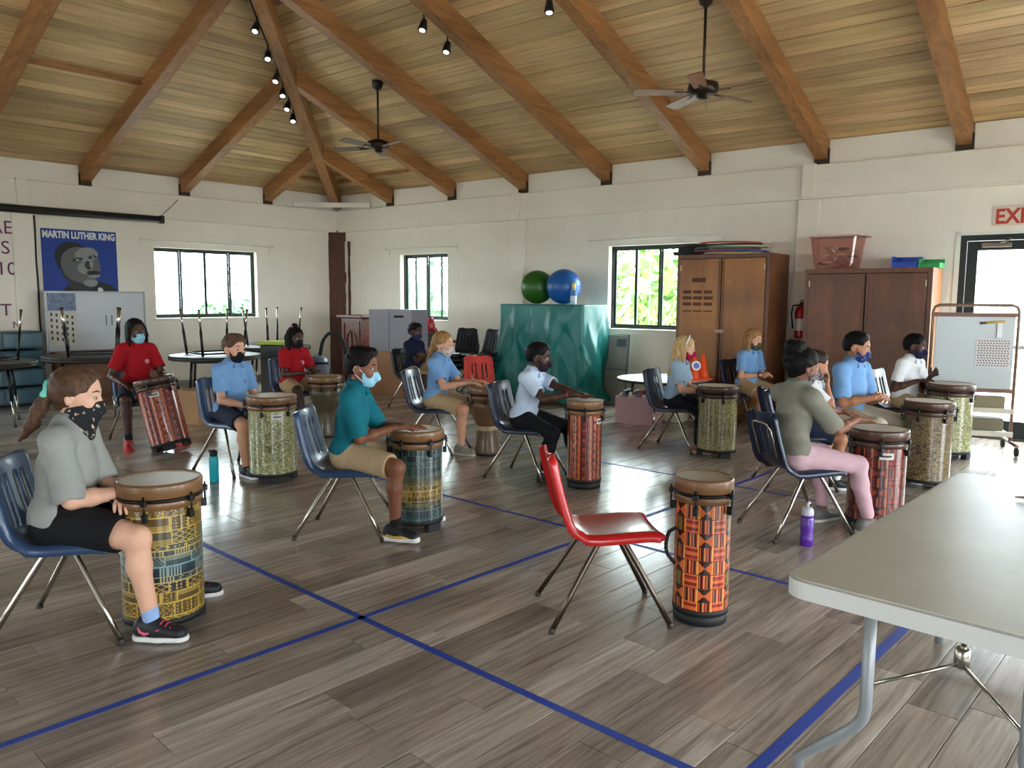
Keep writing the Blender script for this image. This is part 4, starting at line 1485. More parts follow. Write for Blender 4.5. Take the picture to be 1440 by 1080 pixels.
def shell_print(name, cols):
    if name not in _dmesh:
        u = np.arange(NU + 1) / NU * 2 * math.pi
        v = np.arange(NVV + 1) / NVV
        UU, VV = np.meshgrid(u[:-1], v)
        V = np.stack([np.cos(UU), np.sin(UU), VV], -1).reshape(-1, 3)
        j, i = np.meshgrid(np.arange(NVV), np.arange(NU), indexing='ij')
        a = j * NU + i; b_ = j * NU + (i + 1) % NU
        Q = np.stack([a, b_, b_ + NU, a + NU], -1).reshape(-1, 4)
        _dmesh[name] = fast_mesh('drum_shell', V, Q, M_print, True, cols.reshape(-1, 3))
    return _dmesh[name]
M_ring = mat('drum_ring_wood', (124, 88, 54), 0.4, var=0.22, scale=(4, 4, 40), coat=0.2)
M_ringd = mat('drum_ring_dark_wood', (78, 50, 36), 0.4, var=0.2, scale=(4, 4, 40), coat=0.2)
M_skin_drum = mat('drum_head_film', (206, 198, 182), 0.42, var=0.06, scale=(6, 6, 6))
M_skin_tan = mat('drum_head_tan', (150, 136, 108), 0.42, var=0.08, scale=(6, 6, 6))
M_hard = mat('black_hardware', (26, 26, 28), 0.35, metal=0.5)
M_foot = mat('drum_base_rubber', (22, 23, 25), 0.6)
M_lab = mat('drum_label', (206, 204, 196), 0.5)
def tubano(label, pattern, cols, pos, R=0.17, Hh=0.68, yaw=0.0, ring=None, head=None, tilt=None, handle=False, badge=None, feet=True, nl=6, group=None, z=0.0):
    t = thing('hand_drum', label, 'drum', (pos[0], pos[1], z), yaw, group)
    if tilt is not None:
        t.rotation_euler = tilt
    ring = ring or M_ring
    zb, zt = 0.055, Hh - 0.115
    s = put('drum_shell', shell_print(pattern, cols), t)
    s.matrix_basis = Matrix.Translation((0, 0, zb)) @ Matrix.Diagonal((R * 0.955, R * 0.955, zt - zb, 1))
    MB().lathe([(R * 0.70, zb - 0.006), (R * 0.97, zb - 0.006), (R * 0.985, zb + 0.018), (R * 0.95, zb + 0.022)], 40).build('base_ring', M_foot, t)
    for k in range(3 if feet else 0):
        a = math.radians(-90 + 120 * k)
        c, s_ = math.cos(a), math.sin(a)
        M = Matrix.Translation((c * R * 0.80, s_ * R * 0.80, 0)) @ Matrix.Rotation(a, 4, 'Z')
        MB().box(-0.02, R * 0.16, -0.055, 0.055, 0.0, zb - 0.004, M, bevel=0.006).build('foot', M_foot, t)
    if not feet:
        MB().lathe([(R * 0.88, 0.0), (R * 0.93, 0.004), (R * 0.95, zb)], 40).build('base_skirt', M_foot, t)
    MB().lathe([(R * 0.95, zt), (R * 1.0, zt + 0.004), (R * 1.005, zt + 0.032), (R * 0.99, zt + 0.036)], 48).build('lower_ring', ring, t)
    MB().lathe([(R * 0.985, zt + 0.037), (R * 1.03, zt + 0.037), (R * 1.03, zt + 0.050), (R * 0.985, zt + 0.050)], 48).build('tension_hoop', M_hard, t)
    MB().lathe([(R * 0.99, zt + 0.051), (R * 1.015, zt + 0.054), (R * 1.02, Hh - 0.012), (R * 1.0, Hh - 0.003), (R * 0.955, Hh), (R * 0.945, Hh - 0.004)], 48, cap=False).build('head_collar', ring, t)
    MB().lathe([(R * 0.945, Hh - 0.004), (R * 0.5, Hh - 0.0045), (R * 0.02, Hh - 0.005)], 48, cap=True).build('drum_head', head or M_skin_drum, t)
    for k in range(nl):
        a = 2 * math.pi * (k + 0.25) / nl
        M = Matrix.Translation((math.cos(a) * R * 1.0, math.sin(a) * R * 1.0, 0)) @ Matrix.Rotation(a, 4, 'Z')
        m = MB()
        m.box(-0.006, 0.020, -0.011, 0.011, zt - 0.045, zt - 0.006, M, bevel=0.004)
        m.box(0.006, 0.026, -0.013, 0.013, zt + 0.028, zt + 0.056, M, bevel=0.005)
        m.tube([M @ Vector((0.014, 0, zt - 0.04)), M @ Vector((0.016, 0, zt + 0.07))], 0.0045, 8)
        m.build('tension_lug', M_hard, t)
    if badge is not None:
        a = math.radians(badge)
        M = Matrix.Rotation(a, 4, 'Z') @ Matrix.Translation((R * 0.955, 0, 0))
        m = MB(); w = 0.03
        m.grid(lambda u, v: Vector((R * 0.962 * math.cos(a + (u - 0.5) * 0.5), R * 0.962 * math.sin(a + (u - 0.5) * 0.5), zt - 0.066 + 0.042 * v)), 8, 2)
        bo = m.build('drum_label', M_lab, t)
        m = MB()
        m.tube([Vector((R * 0.966 * math.cos(a + q * 0.32), R * 0.966 * math.sin(a + q * 0.32), zt - 0.045 + 0.007 * math.sin(q * 40))) for q in np.linspace(-0.5, 0.5, 24)], 0.0022, 5)
        m.build('label_print', mat('label_ink', (40, 40, 44), 0.6), bo)
    if handle:
        a = math.radians(180)
        pts = [(-R * 0.955, 0, 0.44), (-R * 0.955 - 0.035, 0, 0.42), (-R * 0.955 - 0.048, 0, 0.37), (-R * 0.955 - 0.042, 0, 0.32), (-R * 0.955 - 0.004, 0, 0.27)]
        Q = [spl(pts, q) for q in np.linspace(0, 1, 22)]
        MB().tube(Q, [0.0075 + 0.0018 * (i % 2) for i in range(22)], 8).build('rope_handle', M_rub, t)
    return t
def djembe(label, pos, R=0.165, Hh=0.64, body=(104, 78, 52), yaw=0, belt=True):
    t = thing('djembe', label, 'drum', (pos[0], pos[1], 0), yaw)
    M_b = mat('djembe_shell_%d' % body[0], body, 0.45, var=0.22, scale=(6, 6, 14), coat=0.15)
    prof = [(0.118, 0.0), (0.122, 0.006), (0.116, 0.05), (0.100, 0.14), (0.090, 0.24), (0.093, 0.275), (0.115, 0.33), (0.140, 0.40), (0.155, 0.46), (0.160, Hh - 0.12)]
    sc = R / 0.165
    MB().lathe([(r * sc, z) for r, z in prof], 44).build('drum_shell', M_b, t)
    MB().lathe([(0.119 * sc, 0.0), (0.126 * sc, 0.003), (0.124 * sc, 0.02), (0.118 * sc, 0.022)], 44, cap=False).build('rubber_foot', M_foot, t)
    zt = Hh - 0.12
    MB().lathe([(R * 0.97, zt), (R * 1.0, zt + 0.004), (R * 1.0, zt + 0.034), (R * 0.98, zt + 0.036)], 44).build('lower_ring', M_ring, t)
    MB().lathe([(R * 0.98, zt + 0.037), (R * 1.035, zt + 0.037), (R * 1.035, zt + 0.050), (R * 0.98, zt + 0.050)], 44).build('tension_hoop', M_hard, t)
    MB().lathe([(R * 0.985, zt + 0.051), (R * 1.015, zt + 0.056), (R * 1.015, Hh - 0.012), (R * 0.955, Hh), (R * 0.945, Hh - 0.004)], 44, cap=False).build('head_collar', M_ring, t)
    MB().lathe([(R * 0.945, Hh - 0.004), (R * 0.5, Hh - 0.0045), (R * 0.02, Hh - 0.005)], 44).build('drum_head', M_skin_tan, t)
    for k in range(7):
        a = 2 * math.pi * (k + 0.25) / 7
        M = Matrix.Translation((math.cos(a) * R, math.sin(a) * R, 0)) @ Matrix.Rotation(a, 4, 'Z')
        m = MB(); m.box(-0.008, 0.016, -0.010, 0.010, zt - 0.04, zt - 0.005, M, bevel=0.004); m.box(0.004, 0.024, -0.011, 0.011, zt + 0.03, zt + 0.056, M, bevel=0.004)
        m.tube([M @ Vector((0.012, 0, zt - 0.03)), M @ Vector((0.013, 0, zt + 0.06))], 0.004, 6)
        m.build('tension_lug', M_hard, t)
    if belt:
        MB().lathe([(0.094 * sc, 0.235), (0.100 * sc, 0.24), (0.101 * sc, 0.275), (0.095 * sc, 0.28)], 44, cap=False).build('waist_band', mat('waist_band_print', (178, 160, 128), 0.6, var=0.5, scale=(60, 60, 60)), t)
    return t

P_KENTE = pat_kente(); P_KENTED = pat_kente(True); P_FIG = pat_figure()
P_GLY = pat_glyph(3); P_TEAL = pat_glyph(8, True)
P_SW1 = pat_swirl(2, hexlin(118, 118, 70), hexlin(184, 182, 138), hexlin(92, 96, 52))
P_SW2 = pat_swirl(5, hexlin(112, 104, 52), hexlin(172, 162, 106), hexlin(92, 84, 42))
P_SW3 = pat_swirl(6, hexlin(84, 68, 44), hexlin(140, 120, 80), hexlin(66, 52, 36))
# ------------------------------------------------------------------ drums in the circle
D2R = math.radians
tubano('big gold and teal glyph print drum beside the girl with the mint scrunchie', 'glyph', P_GLY, (-1.59, 3.46), 0.180, 0.685, yaw=D2R(20))
tubano('dark teal and gold print drum under the hands of the teal polo boy', 'teal', P_TEAL, (-0.615, 5.0), 0.172, 0.655, yaw=D2R(50))
tubano('slim orange and black kente drum with black rope handle, beside the empty red chair', 'kente', P_KENTE, (0.895, 3.56), 0.133, 0.685, yaw=D2R(8), head=M_skin_tan, handle=True, feet=False, nl=5)
tubano('tilted red brown drum held by the girl in the pale blue mask', 'figure', P_FIG, (-3.27, 7.42), 0.185, 0.70, tilt=(D2R(-7), D2R(-12), D2R(20)), z=0.03, ring=M_ringd, badge=-95)
tubano('squat pale green swirl print drum in front of the boy in the black mask', 'swirl_a', P_SW1, (-1.96, 6.32), 0.196, 0.70, yaw=D2R(10), badge=-70)
tubano('slim red woven print drum played by the child in white polo and black trousers', 'figure', P_FIG, (0.58, 6.14), 0.142, 0.70, yaw=D2R(30), feet=False, badge=-68, nl=5)
tubano('olive swirl print drum with white head in front of the blonde girl with the headband', 'swirl_b', P_SW2, (1.97, 7.42), 0.190, 0.68, yaw=D2R(15), ring=M_ringd)
tubano('red and black kente drum under the hand of the girl in pink leggings', 'kente_dark', P_KENTED, (2.40, 5.05), 0.182, 0.67, yaw=D2R(-5), ring=M_ringd, badge=-92)
tubano('brown swirl print drum standing before the big boy in khaki trousers', 'swirl_c', P_SW3, (3.35, 6.22), 0.183, 0.70, yaw=D2R(25), ring=M_ringd, badge=-48)
tubano('pale green swirl drum beside the wheeled whiteboard', 'swirl_a', P_SW1, (4.20, 7.44), 0.208, 0.71, yaw=D2R(40), ring=M_ringd, badge=-95)
djembe('brown goblet drum played by the girl with a ponytail and patterned white mask', (-0.24, 7.42), 0.175, 0.66)
djembe('dark goblet drum in front of the girl in a red polo and black mask', (-2.0, 8.32), 0.175, 0.66, (84, 74, 50), belt=False)

# ------------------------------------------------------------------ chairs of the players
CH = [
 ('light blue plastic chair under the girl in grey polo and black shorts', BLUE, (-1.96, 3.42), 5),
 ('blue plastic chair under the boy in the teal polo', BLUE, (-1.04, 4.90), -4),
 ('navy chair under the child in white polo and black trousers', NAVY, (0.13, 6.45), -30),
 ('navy chair under the girl with a ponytail at the goblet drum', NAVY, (-0.74, 7.58), -20),
 ('dark navy chair under the blonde girl wearing a headband', NAVY, (1.64, 7.74), -35),
 ('navy chair under the girl in light blue polo and camouflage mask', NAVY, (2.72, 8.95), -55),
 ('navy chair with chrome back tube under the girl in pink leggings', NAVY, (1.86, 4.97), 12),
 ('chair under the child resting a hand on the patterned mask', NAVY, (2.30, 6.22), -5),
 ('blue chair under the big boy in light blue polo and khaki trousers', BLUE, (2.88, 6.62), -42),
 ('dark chair under the boy in the white polo beside the wheeled whiteboard', BLACKP, (3.92, 7.78), -48),
 ('blue chair under the girl in red polo holding the tilted drum', BLUE, (-3.84, 7.98), -50),
 ('blue chair under the boy in light blue polo and black mask', BLUE, (-2.38, 6.65), -35),
 ('blue chair under the girl in red polo at the dark goblet drum', BLUE, (-2.45, 8.78), -45),
 ('dark chair under the child in navy polo beside the grey display box', BLACKP, (-1.32, 10.6), -35),
]
for lab, c, p, a in CH:
    make_chair(lab, c, M_chrome, p, D2R(a), backtube='chrome back' in lab)
make_chair('empty bright red plastic chair beside the slim orange kente drum', REDP, M_darktube, (0.445, 3.62), D2R(6))
make_chair('empty coral pink chair standing in front of the teal cloth', PINK, M_chrome, (-0.36, 9.75), D2R(80))

# ------------------------------------------------------------------ the children
def deg(w, p, a):      # world xy -> local xy of a player
    a = D2R(a); dx, dy = w[0] - p[0], w[1] - p[1]
    return dx * math.cos(a) + dy * math.sin(a), -dx * math.sin(a) + dy * math.cos(a)
if PEOPLE:
    M_gaiter = mat('gaiter_print', (24, 24, 28), 0.8, var=0.0)
    def speck_mat(name, ground, spots, scale=60, th=0.62):
        m = bpy.data.materials.new(name); m.use_nodes = True
        nt = m.node_tree; b = nt.nodes['Principled BSDF']; b.inputs['Roughness'].default_value = 0.85
        tc = nt.nodes.new('ShaderNodeTexCoord'); nz = nt.nodes.new('ShaderNodeTexNoise')
        nz.inputs['Scale'].default_value = scale; nz.inputs['Detail'].default_value = 1.0
        nt.links.new(tc.outputs['Object'], nz.inputs['Vector'])
        rp = nt.nodes.new('ShaderNodeValToRGB'); rp.color_ramp.interpolation = 'CONSTANT'
        rp.color_ramp.elements[0].color = lin(ground); rp.color_ramp.elements[1].color = lin(spots[-1]); rp.color_ramp.elements[1].position = th + 0.05
        e = rp.color_ramp.elements.new(th); e.color = lin(spots[0])
        nt.links.new(nz.outputs['Fac'], rp.inputs[0]); nt.links.new(rp.outputs[0], b.inputs['Base Color'])
        return m
    G_black = speck_mat('mask_black_print', (20, 21, 26), [(150, 130, 108), (206, 196, 180)], 42, 0.60)
    G_white = speck_mat('mask_white_print', (206, 200, 194), [(180, 120, 120), (120, 120, 130)], 80, 0.58)
    G_camo = speck_mat('mask_camouflage', (56, 62, 46), [(120, 120, 92), (30, 34, 28)], 50, 0.52)
    G_blue = speck_mat('mask_blue_print', (26, 40, 92), [(80, 110, 170), (130, 150, 190)], 70, 0.60)
    G_grey = speck_mat('mask_grey_print', (60, 58, 60), [(170, 160, 156), (120, 110, 120)], 70, 0.52)
    WHT = (232, 232, 228)
    LB = ('light_blue', (118, 160, 206)); RD = ('red', (164, 20, 30)); KH = ('khaki', (182, 158, 122))
    people = []
    # 1 girl in grey polo
    person('girl in grey polo and black shorts with mint scrunchie, arms resting in her lap', (-1.97, 3.42), D2R(10), dict(
        S=1.05, fat=1.22, h=0.005, hx=-0.03, lean=6, head=(2, 8, 0), skin='pale', shirt=('grey', (150, 152, 146)), sleeve=0.92, hem=0.035, hemtilt=-0.35,
        pantsc=('black', (22, 22, 24)), shortlen=0.72, wrists=((0.235, -0.05, 0.615), (0.265, -0.07, 0.635)), poles=((-0.4, 1, -0.9), (-0.5, -0.35, -1)),
        hands={'L': dict(dir=(0.25, -1, -0.1), palm=(0.1, 0, -1), thumb=(1, 0, 0), curl=0.5), 'R': dict(dir=(0.5, 1, -0.05), palm=(0.1, 0.1, -1), thumb=(-1, 0.2, 0.3), curl=0.45)},
        ankles=((0.42, 0.27, 0.08), (0.375, -0.215, 0.085)), toes=(10, -14), shoes=('black_pink', (28, 28, 32), (232, 232, 228), (150, 180, 226)), laces=(226, 70, 110),
        shoe_mark=((238, 100, 130), 'swoosh'), hair=('brown', 'pony'), browc='brown', scrunchie=((-0.118, 0, 0.0), (120, 214, 190)), mask=(G_black, (20, 20, 20), 'gaiter'),
        tail=((-0.11, 0, -0.005), (-0.14, -0.01, -0.07), (-0.165, -0.01, -0.15), (-0.20, -0.01, -0.215))))
    # 5 boy in teal polo
    dx, dy = deg((-0.615, 5.0), (-1.04, 4.90), -4)
    person('boy in teal polo and khaki shorts with pale blue surgical mask, hands on his drum', (-1.04, 4.90), D2R(-4), dict(
        S=1.045, h=0.005, hx=0.0, lean=8, head=(-4, 4, 0), skin='brown', shirt=('teal', (14, 104, 116)), sleeve=0.86, hem=0.02, pantsc=KH, shortlen=0.82,
        wrists=((dx - 0.07, 0.03, 0.685), (dx - 0.10, -0.07, 0.69)), hands={'L': dict(dir=(1, 0.1, -0.05), palm=(0, 0, -1), thumb=(0, -1, 0), curl=0.12), 'R': dict(dir=(1, 0.3, 0.0), palm=(0.0, 0, -1), thumb=(0, 1, 0.2), curl=0.2)},
        poles=((-0.5, 0.8, -1), (-0.6, -0.25, -1)), ankles=((0.42, 0.26, 0.08), (0.345, -0.20, 0.09)), toes=(10, -12), shoes=('black_white_gold', (30, 30, 32), (236, 234, 228), (26, 26, 28)), laces=(30, 30, 32),
        soleh=0.040, shoe_mark=((204, 170, 80), 'wave'), hair=('black', 'fade'), browc='black', mask=('surgical', (150, 206, 226), 'surgical'), seed=2))
    # 8 child in white polo and black trousers
    dx, dy = deg((0.58, 6.14), (0.13, 6.45), -26)
    person('child in white polo and black trousers with dark mask and short curly hair', (0.13, 6.45), D2R(-26), dict(
        S=0.98, h=0.006, hx=-0.03, lean=12, head=(10, 6, 0), skin='deep', shirt=('white_blue', (196, 212, 232)), hem=0.02, pantsc=('black_trouser', (22, 22, 26)), pants='long',
        wrists=((dx - 0.08, dy + 0.05, 0.735), (dx - 0.12, dy - 0.03, 0.735)), hands={'L': dict(dir=(1, -0.05, -0.1), palm=(0, 0, -1), thumb=(0, -1, 0), curl=0.1), 'R': dict(dir=(1, 0.1, -0.1), palm=(0, 0, -1), thumb=(0, 1, 0), curl=0.1)},
        ankles=((0.40, 0.17, 0.08), (0.22, -0.13, 0.085)), toes=(5, -20), shoes=('black', (24, 24, 26), (40, 40, 42), (230, 230, 230)), laces=(40, 40, 40),
        hair=('black', 'short'), browc='black', mask=('dark', (38, 26, 40), 'cup'), badge=((206, 214, 226), (0.06, 0.68)), wristband=('R', (120, 30, 60)), seed=3))
    # 7 girl with ponytail
    dx, dy = deg((-0.24, 7.42), (-0.74, 7.58), -20)
    person('girl in light blue polo and khaki shorts with patterned white mask at the goblet drum', (-0.74, 7.58), D2R(-20), dict(
        S=1.02, hx=0.0, lean=6, head=(0, 3, 0), skin='fair', shirt=LB, hem=0.02, pantsc=KH, shortlen=0.82,
        wrists=((dx - 0.15, 0.08, 0.69), (dx - 0.17, -0.07, 0.69)), hands={'L': dict(dir=(1, 0, 0), palm=(0, 0, -1), thumb=(0, -1, 0)), 'R': dict(dir=(1, 0.1, 0), palm=(0, 0, -1), thumb=(0, 1, 0))},
        ankles=((0.45, 0.2, 0.08), (0.32, -0.12, 0.08)), shoes=('khaki', (128, 126, 112), (180, 176, 160), None), hair=('sandy', 'pony'), browc='sandy', mask=(G_white, (220, 210, 210), 'cup'), seed=4,
        tail=((-0.105, 0, -0.01), (-0.13, 0.0, -0.08), (-0.135, 0.0, -0.15), (-0.14, 0.0, -0.22))))
    # 9 blonde girl
    dx, dy = deg((1.97, 7.42), (1.64, 7.74), -30)
    person('blonde girl with white headband, crimson mask and light blue polo', (1.64, 7.74), D2R(-28), dict(
        S=0.96, hx=-0.02, lean=8, head=(14, 6, 0), skin='pale', shirt=('pale_blue', (158, 184, 206)), hem=0.0, pantsc=('dark_jeans', (28, 32, 42)), pants='long', panthem=0.9,
        wrists=((0.26, 0.03, 0.61), (0.27, -0.05, 0.60)), hands={'L': dict(dir=(0.9, -0.5, -0.2), curl=0.4), 'R': dict(dir=(0.9, 0.3, -0.2), curl=0.4)},
        ankles=((0.33, 0.15, 0.08), (0.26, -0.12, 0.08)), shoes=('tan', (150, 104, 84), (190, 170, 150), (70, 100, 140)), hair=('blonde', 'long'), browc='blonde', band=(226, 222, 220), mask=('crimson', (170, 26, 62), 'cup'), seed=5))
    # 10 girl in camouflage mask
    person('girl with bobbed blonde hair in light blue polo and camouflage mask', (2.72, 8.95), D2R(-58), dict(
        S=1.0, h=0.007, hx=-0.02, lean=5, head=(8, 6, 0), skin='fair', shirt=LB, hem=0.05, pantsc=KH, shortlen=0.75,
        wrists=((0.22, 0.05, 0.66), (0.22, -0.06, 0.65)), hands={'L': dict(dir=(0.6, -0.8, 0.1), curl=0.5), 'R': dict(dir=(0.6, 0.8, 0.1), curl=0.5)}, wristband=('R', (30, 40, 70)),
        hair=('sandy', 'bob'), browc='sandy', mask=(G_camo, (50, 60, 40), 'cup'), seed=6))
    # 11 girl in pink leggings
    dx, dy = deg((2.40, 5.05), (1.86, 4.97), 12)
    person('girl in grey polo and pink leggings with hair bun, tapping the red kente drum', (1.86, 4.97), D2R(16), dict(
        S=1.07, h=0.0055, hx=-0.08, lean=5, twist=8, head=(-4, 8, 0), skin='brown', shirt=('grey_green', (128, 126, 112)), sleeve=0.86, hem=0.02, pantsc=('pink', (206, 170, 178)), pants='long', tight=0.003,
        wrists=((dx - 0.12, 0.15, 0.74), (dx - 0.20, -0.10, 0.735)), hands={'L': dict(dir=(1, -0.2, -0.1), palm=(0, 0, -1), thumb=(0, -1, 0), curl=0.2), 'R': dict(dir=(1, 0.15, -0.05), palm=(0, 0.1, -1), thumb=(0, 1, 0.2), curl=0.3)},
        poles=((-0.5, 0.8, -1), (-0.3, -0.5, -1)), ankles=((0.30, 0.14, 0.08), (0.40, -0.19, 0.085)), shoes=('grey_sneaker', (110, 108, 104), (206, 202, 190), None), laces=(170, 170, 165),
        hair=('black', 'pony'), browc='black', bun=((-0.075, 0, 0.10), 0.062), tail=((-0.10, 0, 0.02), (-0.11, 0, 0.04), (-0.10, 0, 0.06), (-0.09, 0, 0.08)), mask=(G_grey, (60, 50, 60), 'cup'), seed=7))
    # 12 child behind
    person('child half hidden behind the girl in pink leggings, hand raised to a patterned mask', (2.30, 6.22), D2R(-5), dict(
        S=0.92, hx=-0.02, lean=14, head=(-6, 12, 0), skin='tan', shirt=('white_plain', (210, 212, 212)), pantsc=('navy_short', (34, 42, 62)),
        wrists=((0.20, 0.06, 0.62), (0.20, -0.05, 0.815)), poles=((-0.5, 0.6, -1), (0.2, -0.6, -1)), hands={'R': dict(dir=(0.1, 0.15, 1), palm=(-1, 0.1, 0), thumb=(0, 1, 0.2), curl=0.5)},
        hair=('darkbrown', 'short'), browc='darkbrown', mask=(G_grey, (60, 50, 60), 'cup'), ankles=((0.28, 0.13, 0.08), (0.28, -0.13, 0.08)), seed=8))
    # 13 big boy
    person('big boy in light blue polo and khaki trousers with blue patterned mask, hands clasped', (2.88, 6.62), D2R(-56), dict(
        S=1.12, fat=1.2, hx=-0.02, lean=4, head=(18, 10, 0), skin='tan', shirt=LB, sleeve=0.8, hem=0.04, pantsc=('khaki_long', (190, 180, 160)), pants='long', tight=0.03,
        wrists=((0.27, 0.07, 0.70), (0.27, -0.08, 0.70)), hands={'L': dict(dir=(0.45, -0.9, 0.05), palm=(-0.6, 0, -0.6), thumb=(0.2, 0, 1), curl=0.5), 'R': dict(dir=(0.45, 0.9, 0.05), palm=(-0.6, 0, -0.6), thumb=(0.2, 0, 1), curl=0.5)},
        hair=('black', 'crop'), browc='black', mask=(G_blue, (26, 40, 92), 'cup'), ankles=((0.40, 0.16, 0.08), (0.36, -0.16, 0.08)), seed=9))
    # 14 boy in white polo
    person('boy in white polo and navy mask lifting one hand over the pale green drum', (3.92, 7.78), D2R(-60), dict(
        S=1.02, hx=0.02, lean=6, head=(16, 5, 0), skin='deep', shirt=('white', (228, 230, 232)), hem=0.02, pantsc=KH, shortlen=0.82,
        wrists=((0.24, 0.05, 0.76), (0.22, -0.12, 0.72)), hands={'L': dict(dir=(0.8, -0.3, 0.5), palm=(0, -0.9, 0.1), thumb=(-0.3, 0, 1), curl=0.3), 'R': dict(dir=(0.9, 0.2, 0.2), curl=0.3)},
        hair=('black', 'short'), browc='black', mask=('navy', (24, 32, 66), 'cup'), seed=10))
    # 2 girl in red with tilted drum
    person('girl in red polo and pale blue mask with shoulder length braids, holding a tilted drum', (-3.84, 7.98), D2R(-50), dict(
        S=1.12, seat=0.46, hx=-0.03, lean=2, head=(10, 2, 6), skin='deep', shirt=RD, hem=0.03, pantsc=('navy_knee', (28, 34, 52)), shortlen=0.95,
        wrists=((0.30, 0.16, 0.66), (0.24, -0.20, 0.63)), hands={'L': dict(dir=(0.8, -0.2, -0.3), curl=0.4), 'R': dict(dir=(0.8, 0.4, -0.3), curl=0.4)},
        ankles=((0.44, 0.24, 0.08), (0.44, -0.22, 0.08)), toes=(15, -15), shoes=('red', (170, 24, 32), (200, 40, 44), (34, 40, 56)), laces=(220, 90, 90), hair=('black', 'braids'), browc='black',
        mask=('surgical', (150, 206, 226), 'surgical'), badge=((200, 90, 92), (0.07, 0.66)), badgeink=(240, 220, 220), seed=11))
    # 3 boy light blue
    person('boy in light blue polo and navy shorts with black mask and brown fringe', (-2.38, 6.65), D2R(-35), dict(
        S=1.03, hx=-0.03, lean=3, head=(4, 4, 0), skin='fair', shirt=LB, hem=0.05, pantsc=('navy_short', (34, 42, 62)), shortlen=0.8,
        wrists=((0.19, 0.10, 0.60), (0.24, -0.06, 0.59)), hands={'L': dict(dir=(0.9, -0.3, -0.2)), 'R': dict(dir=(0.95, 0.3, -0.1), curl=0.35)},
        poles=((-0.5, 0.6, -1), (-0.4, -0.45, -1)), ankles=((0.34, 0.20, 0.08), (0.30, -0.12, 0.08)), shoes=('navy', (30, 36, 52), (226, 226, 222), None), hair=('brown', 'fringe'), browc='brown',
        mask=('black', (24, 24, 27), 'cup'), badge=((128, 160, 200), (0.06, 0.66)), badgeink=(60, 90, 140), seed=12))
    # 4 girl red behind djembe
    person('girl in red polo and black mask with a topknot and pink bow', (-2.45, 8.78), D2R(-45), dict(
        S=1.0, h=0.007, hx=-0.03, lean=4, head=(8, 4, 0), skin='deep', shirt=RD, hem=0.04, pantsc=KH, shortlen=0.82,
        wrists=((0.28, 0.10, 0.67), (0.28, -0.08, 0.66)), ankles=((0.34, 0.15, 0.08), (0.40, -0.12, 0.12)), shoes=('dark_pink', (46, 30, 40), (226, 190, 206), (40, 34, 36)),
        hair=('black', 'bob'), browc='black', bun=((-0.02, 0, 0.125), 0.034), scrunchie=((-0.02, 0, 0.105), (190, 70, 110)), mask=('black', (24, 24, 27), 'cup'), badge=((226, 226, 226), (0.06, 0.66)), seed=13))
    # 6 child navy
    person('child in navy polo sitting in the shade with folded arms beside the grey box', (-1.32, 10.6), D2R(-35), dict(
        S=0.98, h=0.008, hx=-0.03, lean=2, head=(0, 4, 0), skin='deep', shirt=('navy_polo', (28, 34, 58)), hem=0.03, pantsc=KH, shortlen=0.85,
        wrists=((0.22, -0.06, 0.72), (0.23, 0.05, 0.74)), hands={'L': dict(dir=(0, -1, 0.1), palm=(-1, 0, 0), thumb=(0, 0, 1)), 'R': dict(dir=(0, 1, 0.1), palm=(-1, 0, 0), thumb=(0, 0, 1))},
        hair=('black', 'crop'), browc='black', mask=('blue_navy', (40, 52, 88), 'cup'), seed=14))
# ------------------------------------------------------------------ folding table (front right)
def rot2(p, a):
    return (p[0] * math.cos(a) - p[1] * math.sin(a), p[0] * math.sin(a) + p[1] * math.cos(a))
M_tabtop = mat('folding_table_top', (200, 196, 176), 0.34, var=0.08, scale=(2.5, 2.5, 2.5), bump=0.05, bscale=(200, 200, 200))
M_tabrim = mat('folding_table_rim', (216, 216, 210), 0.5)
M_tableg = mat('folding_table_leg', (150, 154, 156), 0.4, metal=0.25)
FT = thing('folding_table', 'long grey plastic folding table with white rim and steel legs', 'table', (0.745, 2.085, 0), D2R(47))
def rrect(x0, x1, y0, y1, r, n=6):
    pts = []
    for cx, cy, a0 in ((x1 - r, y1 - r, 0), (x0 + r, y1 - r, 90), (x0 + r, y0 + r, 180), (x1 - r, y0 + r, 270)):
        for k in range(n + 1):
            a = math.radians(a0 + 90 * k / n)
            pts.append((cx + r * math.cos(a), cy + r * math.sin(a)))
    return pts
TLn, TWd = 1.83, 0.76
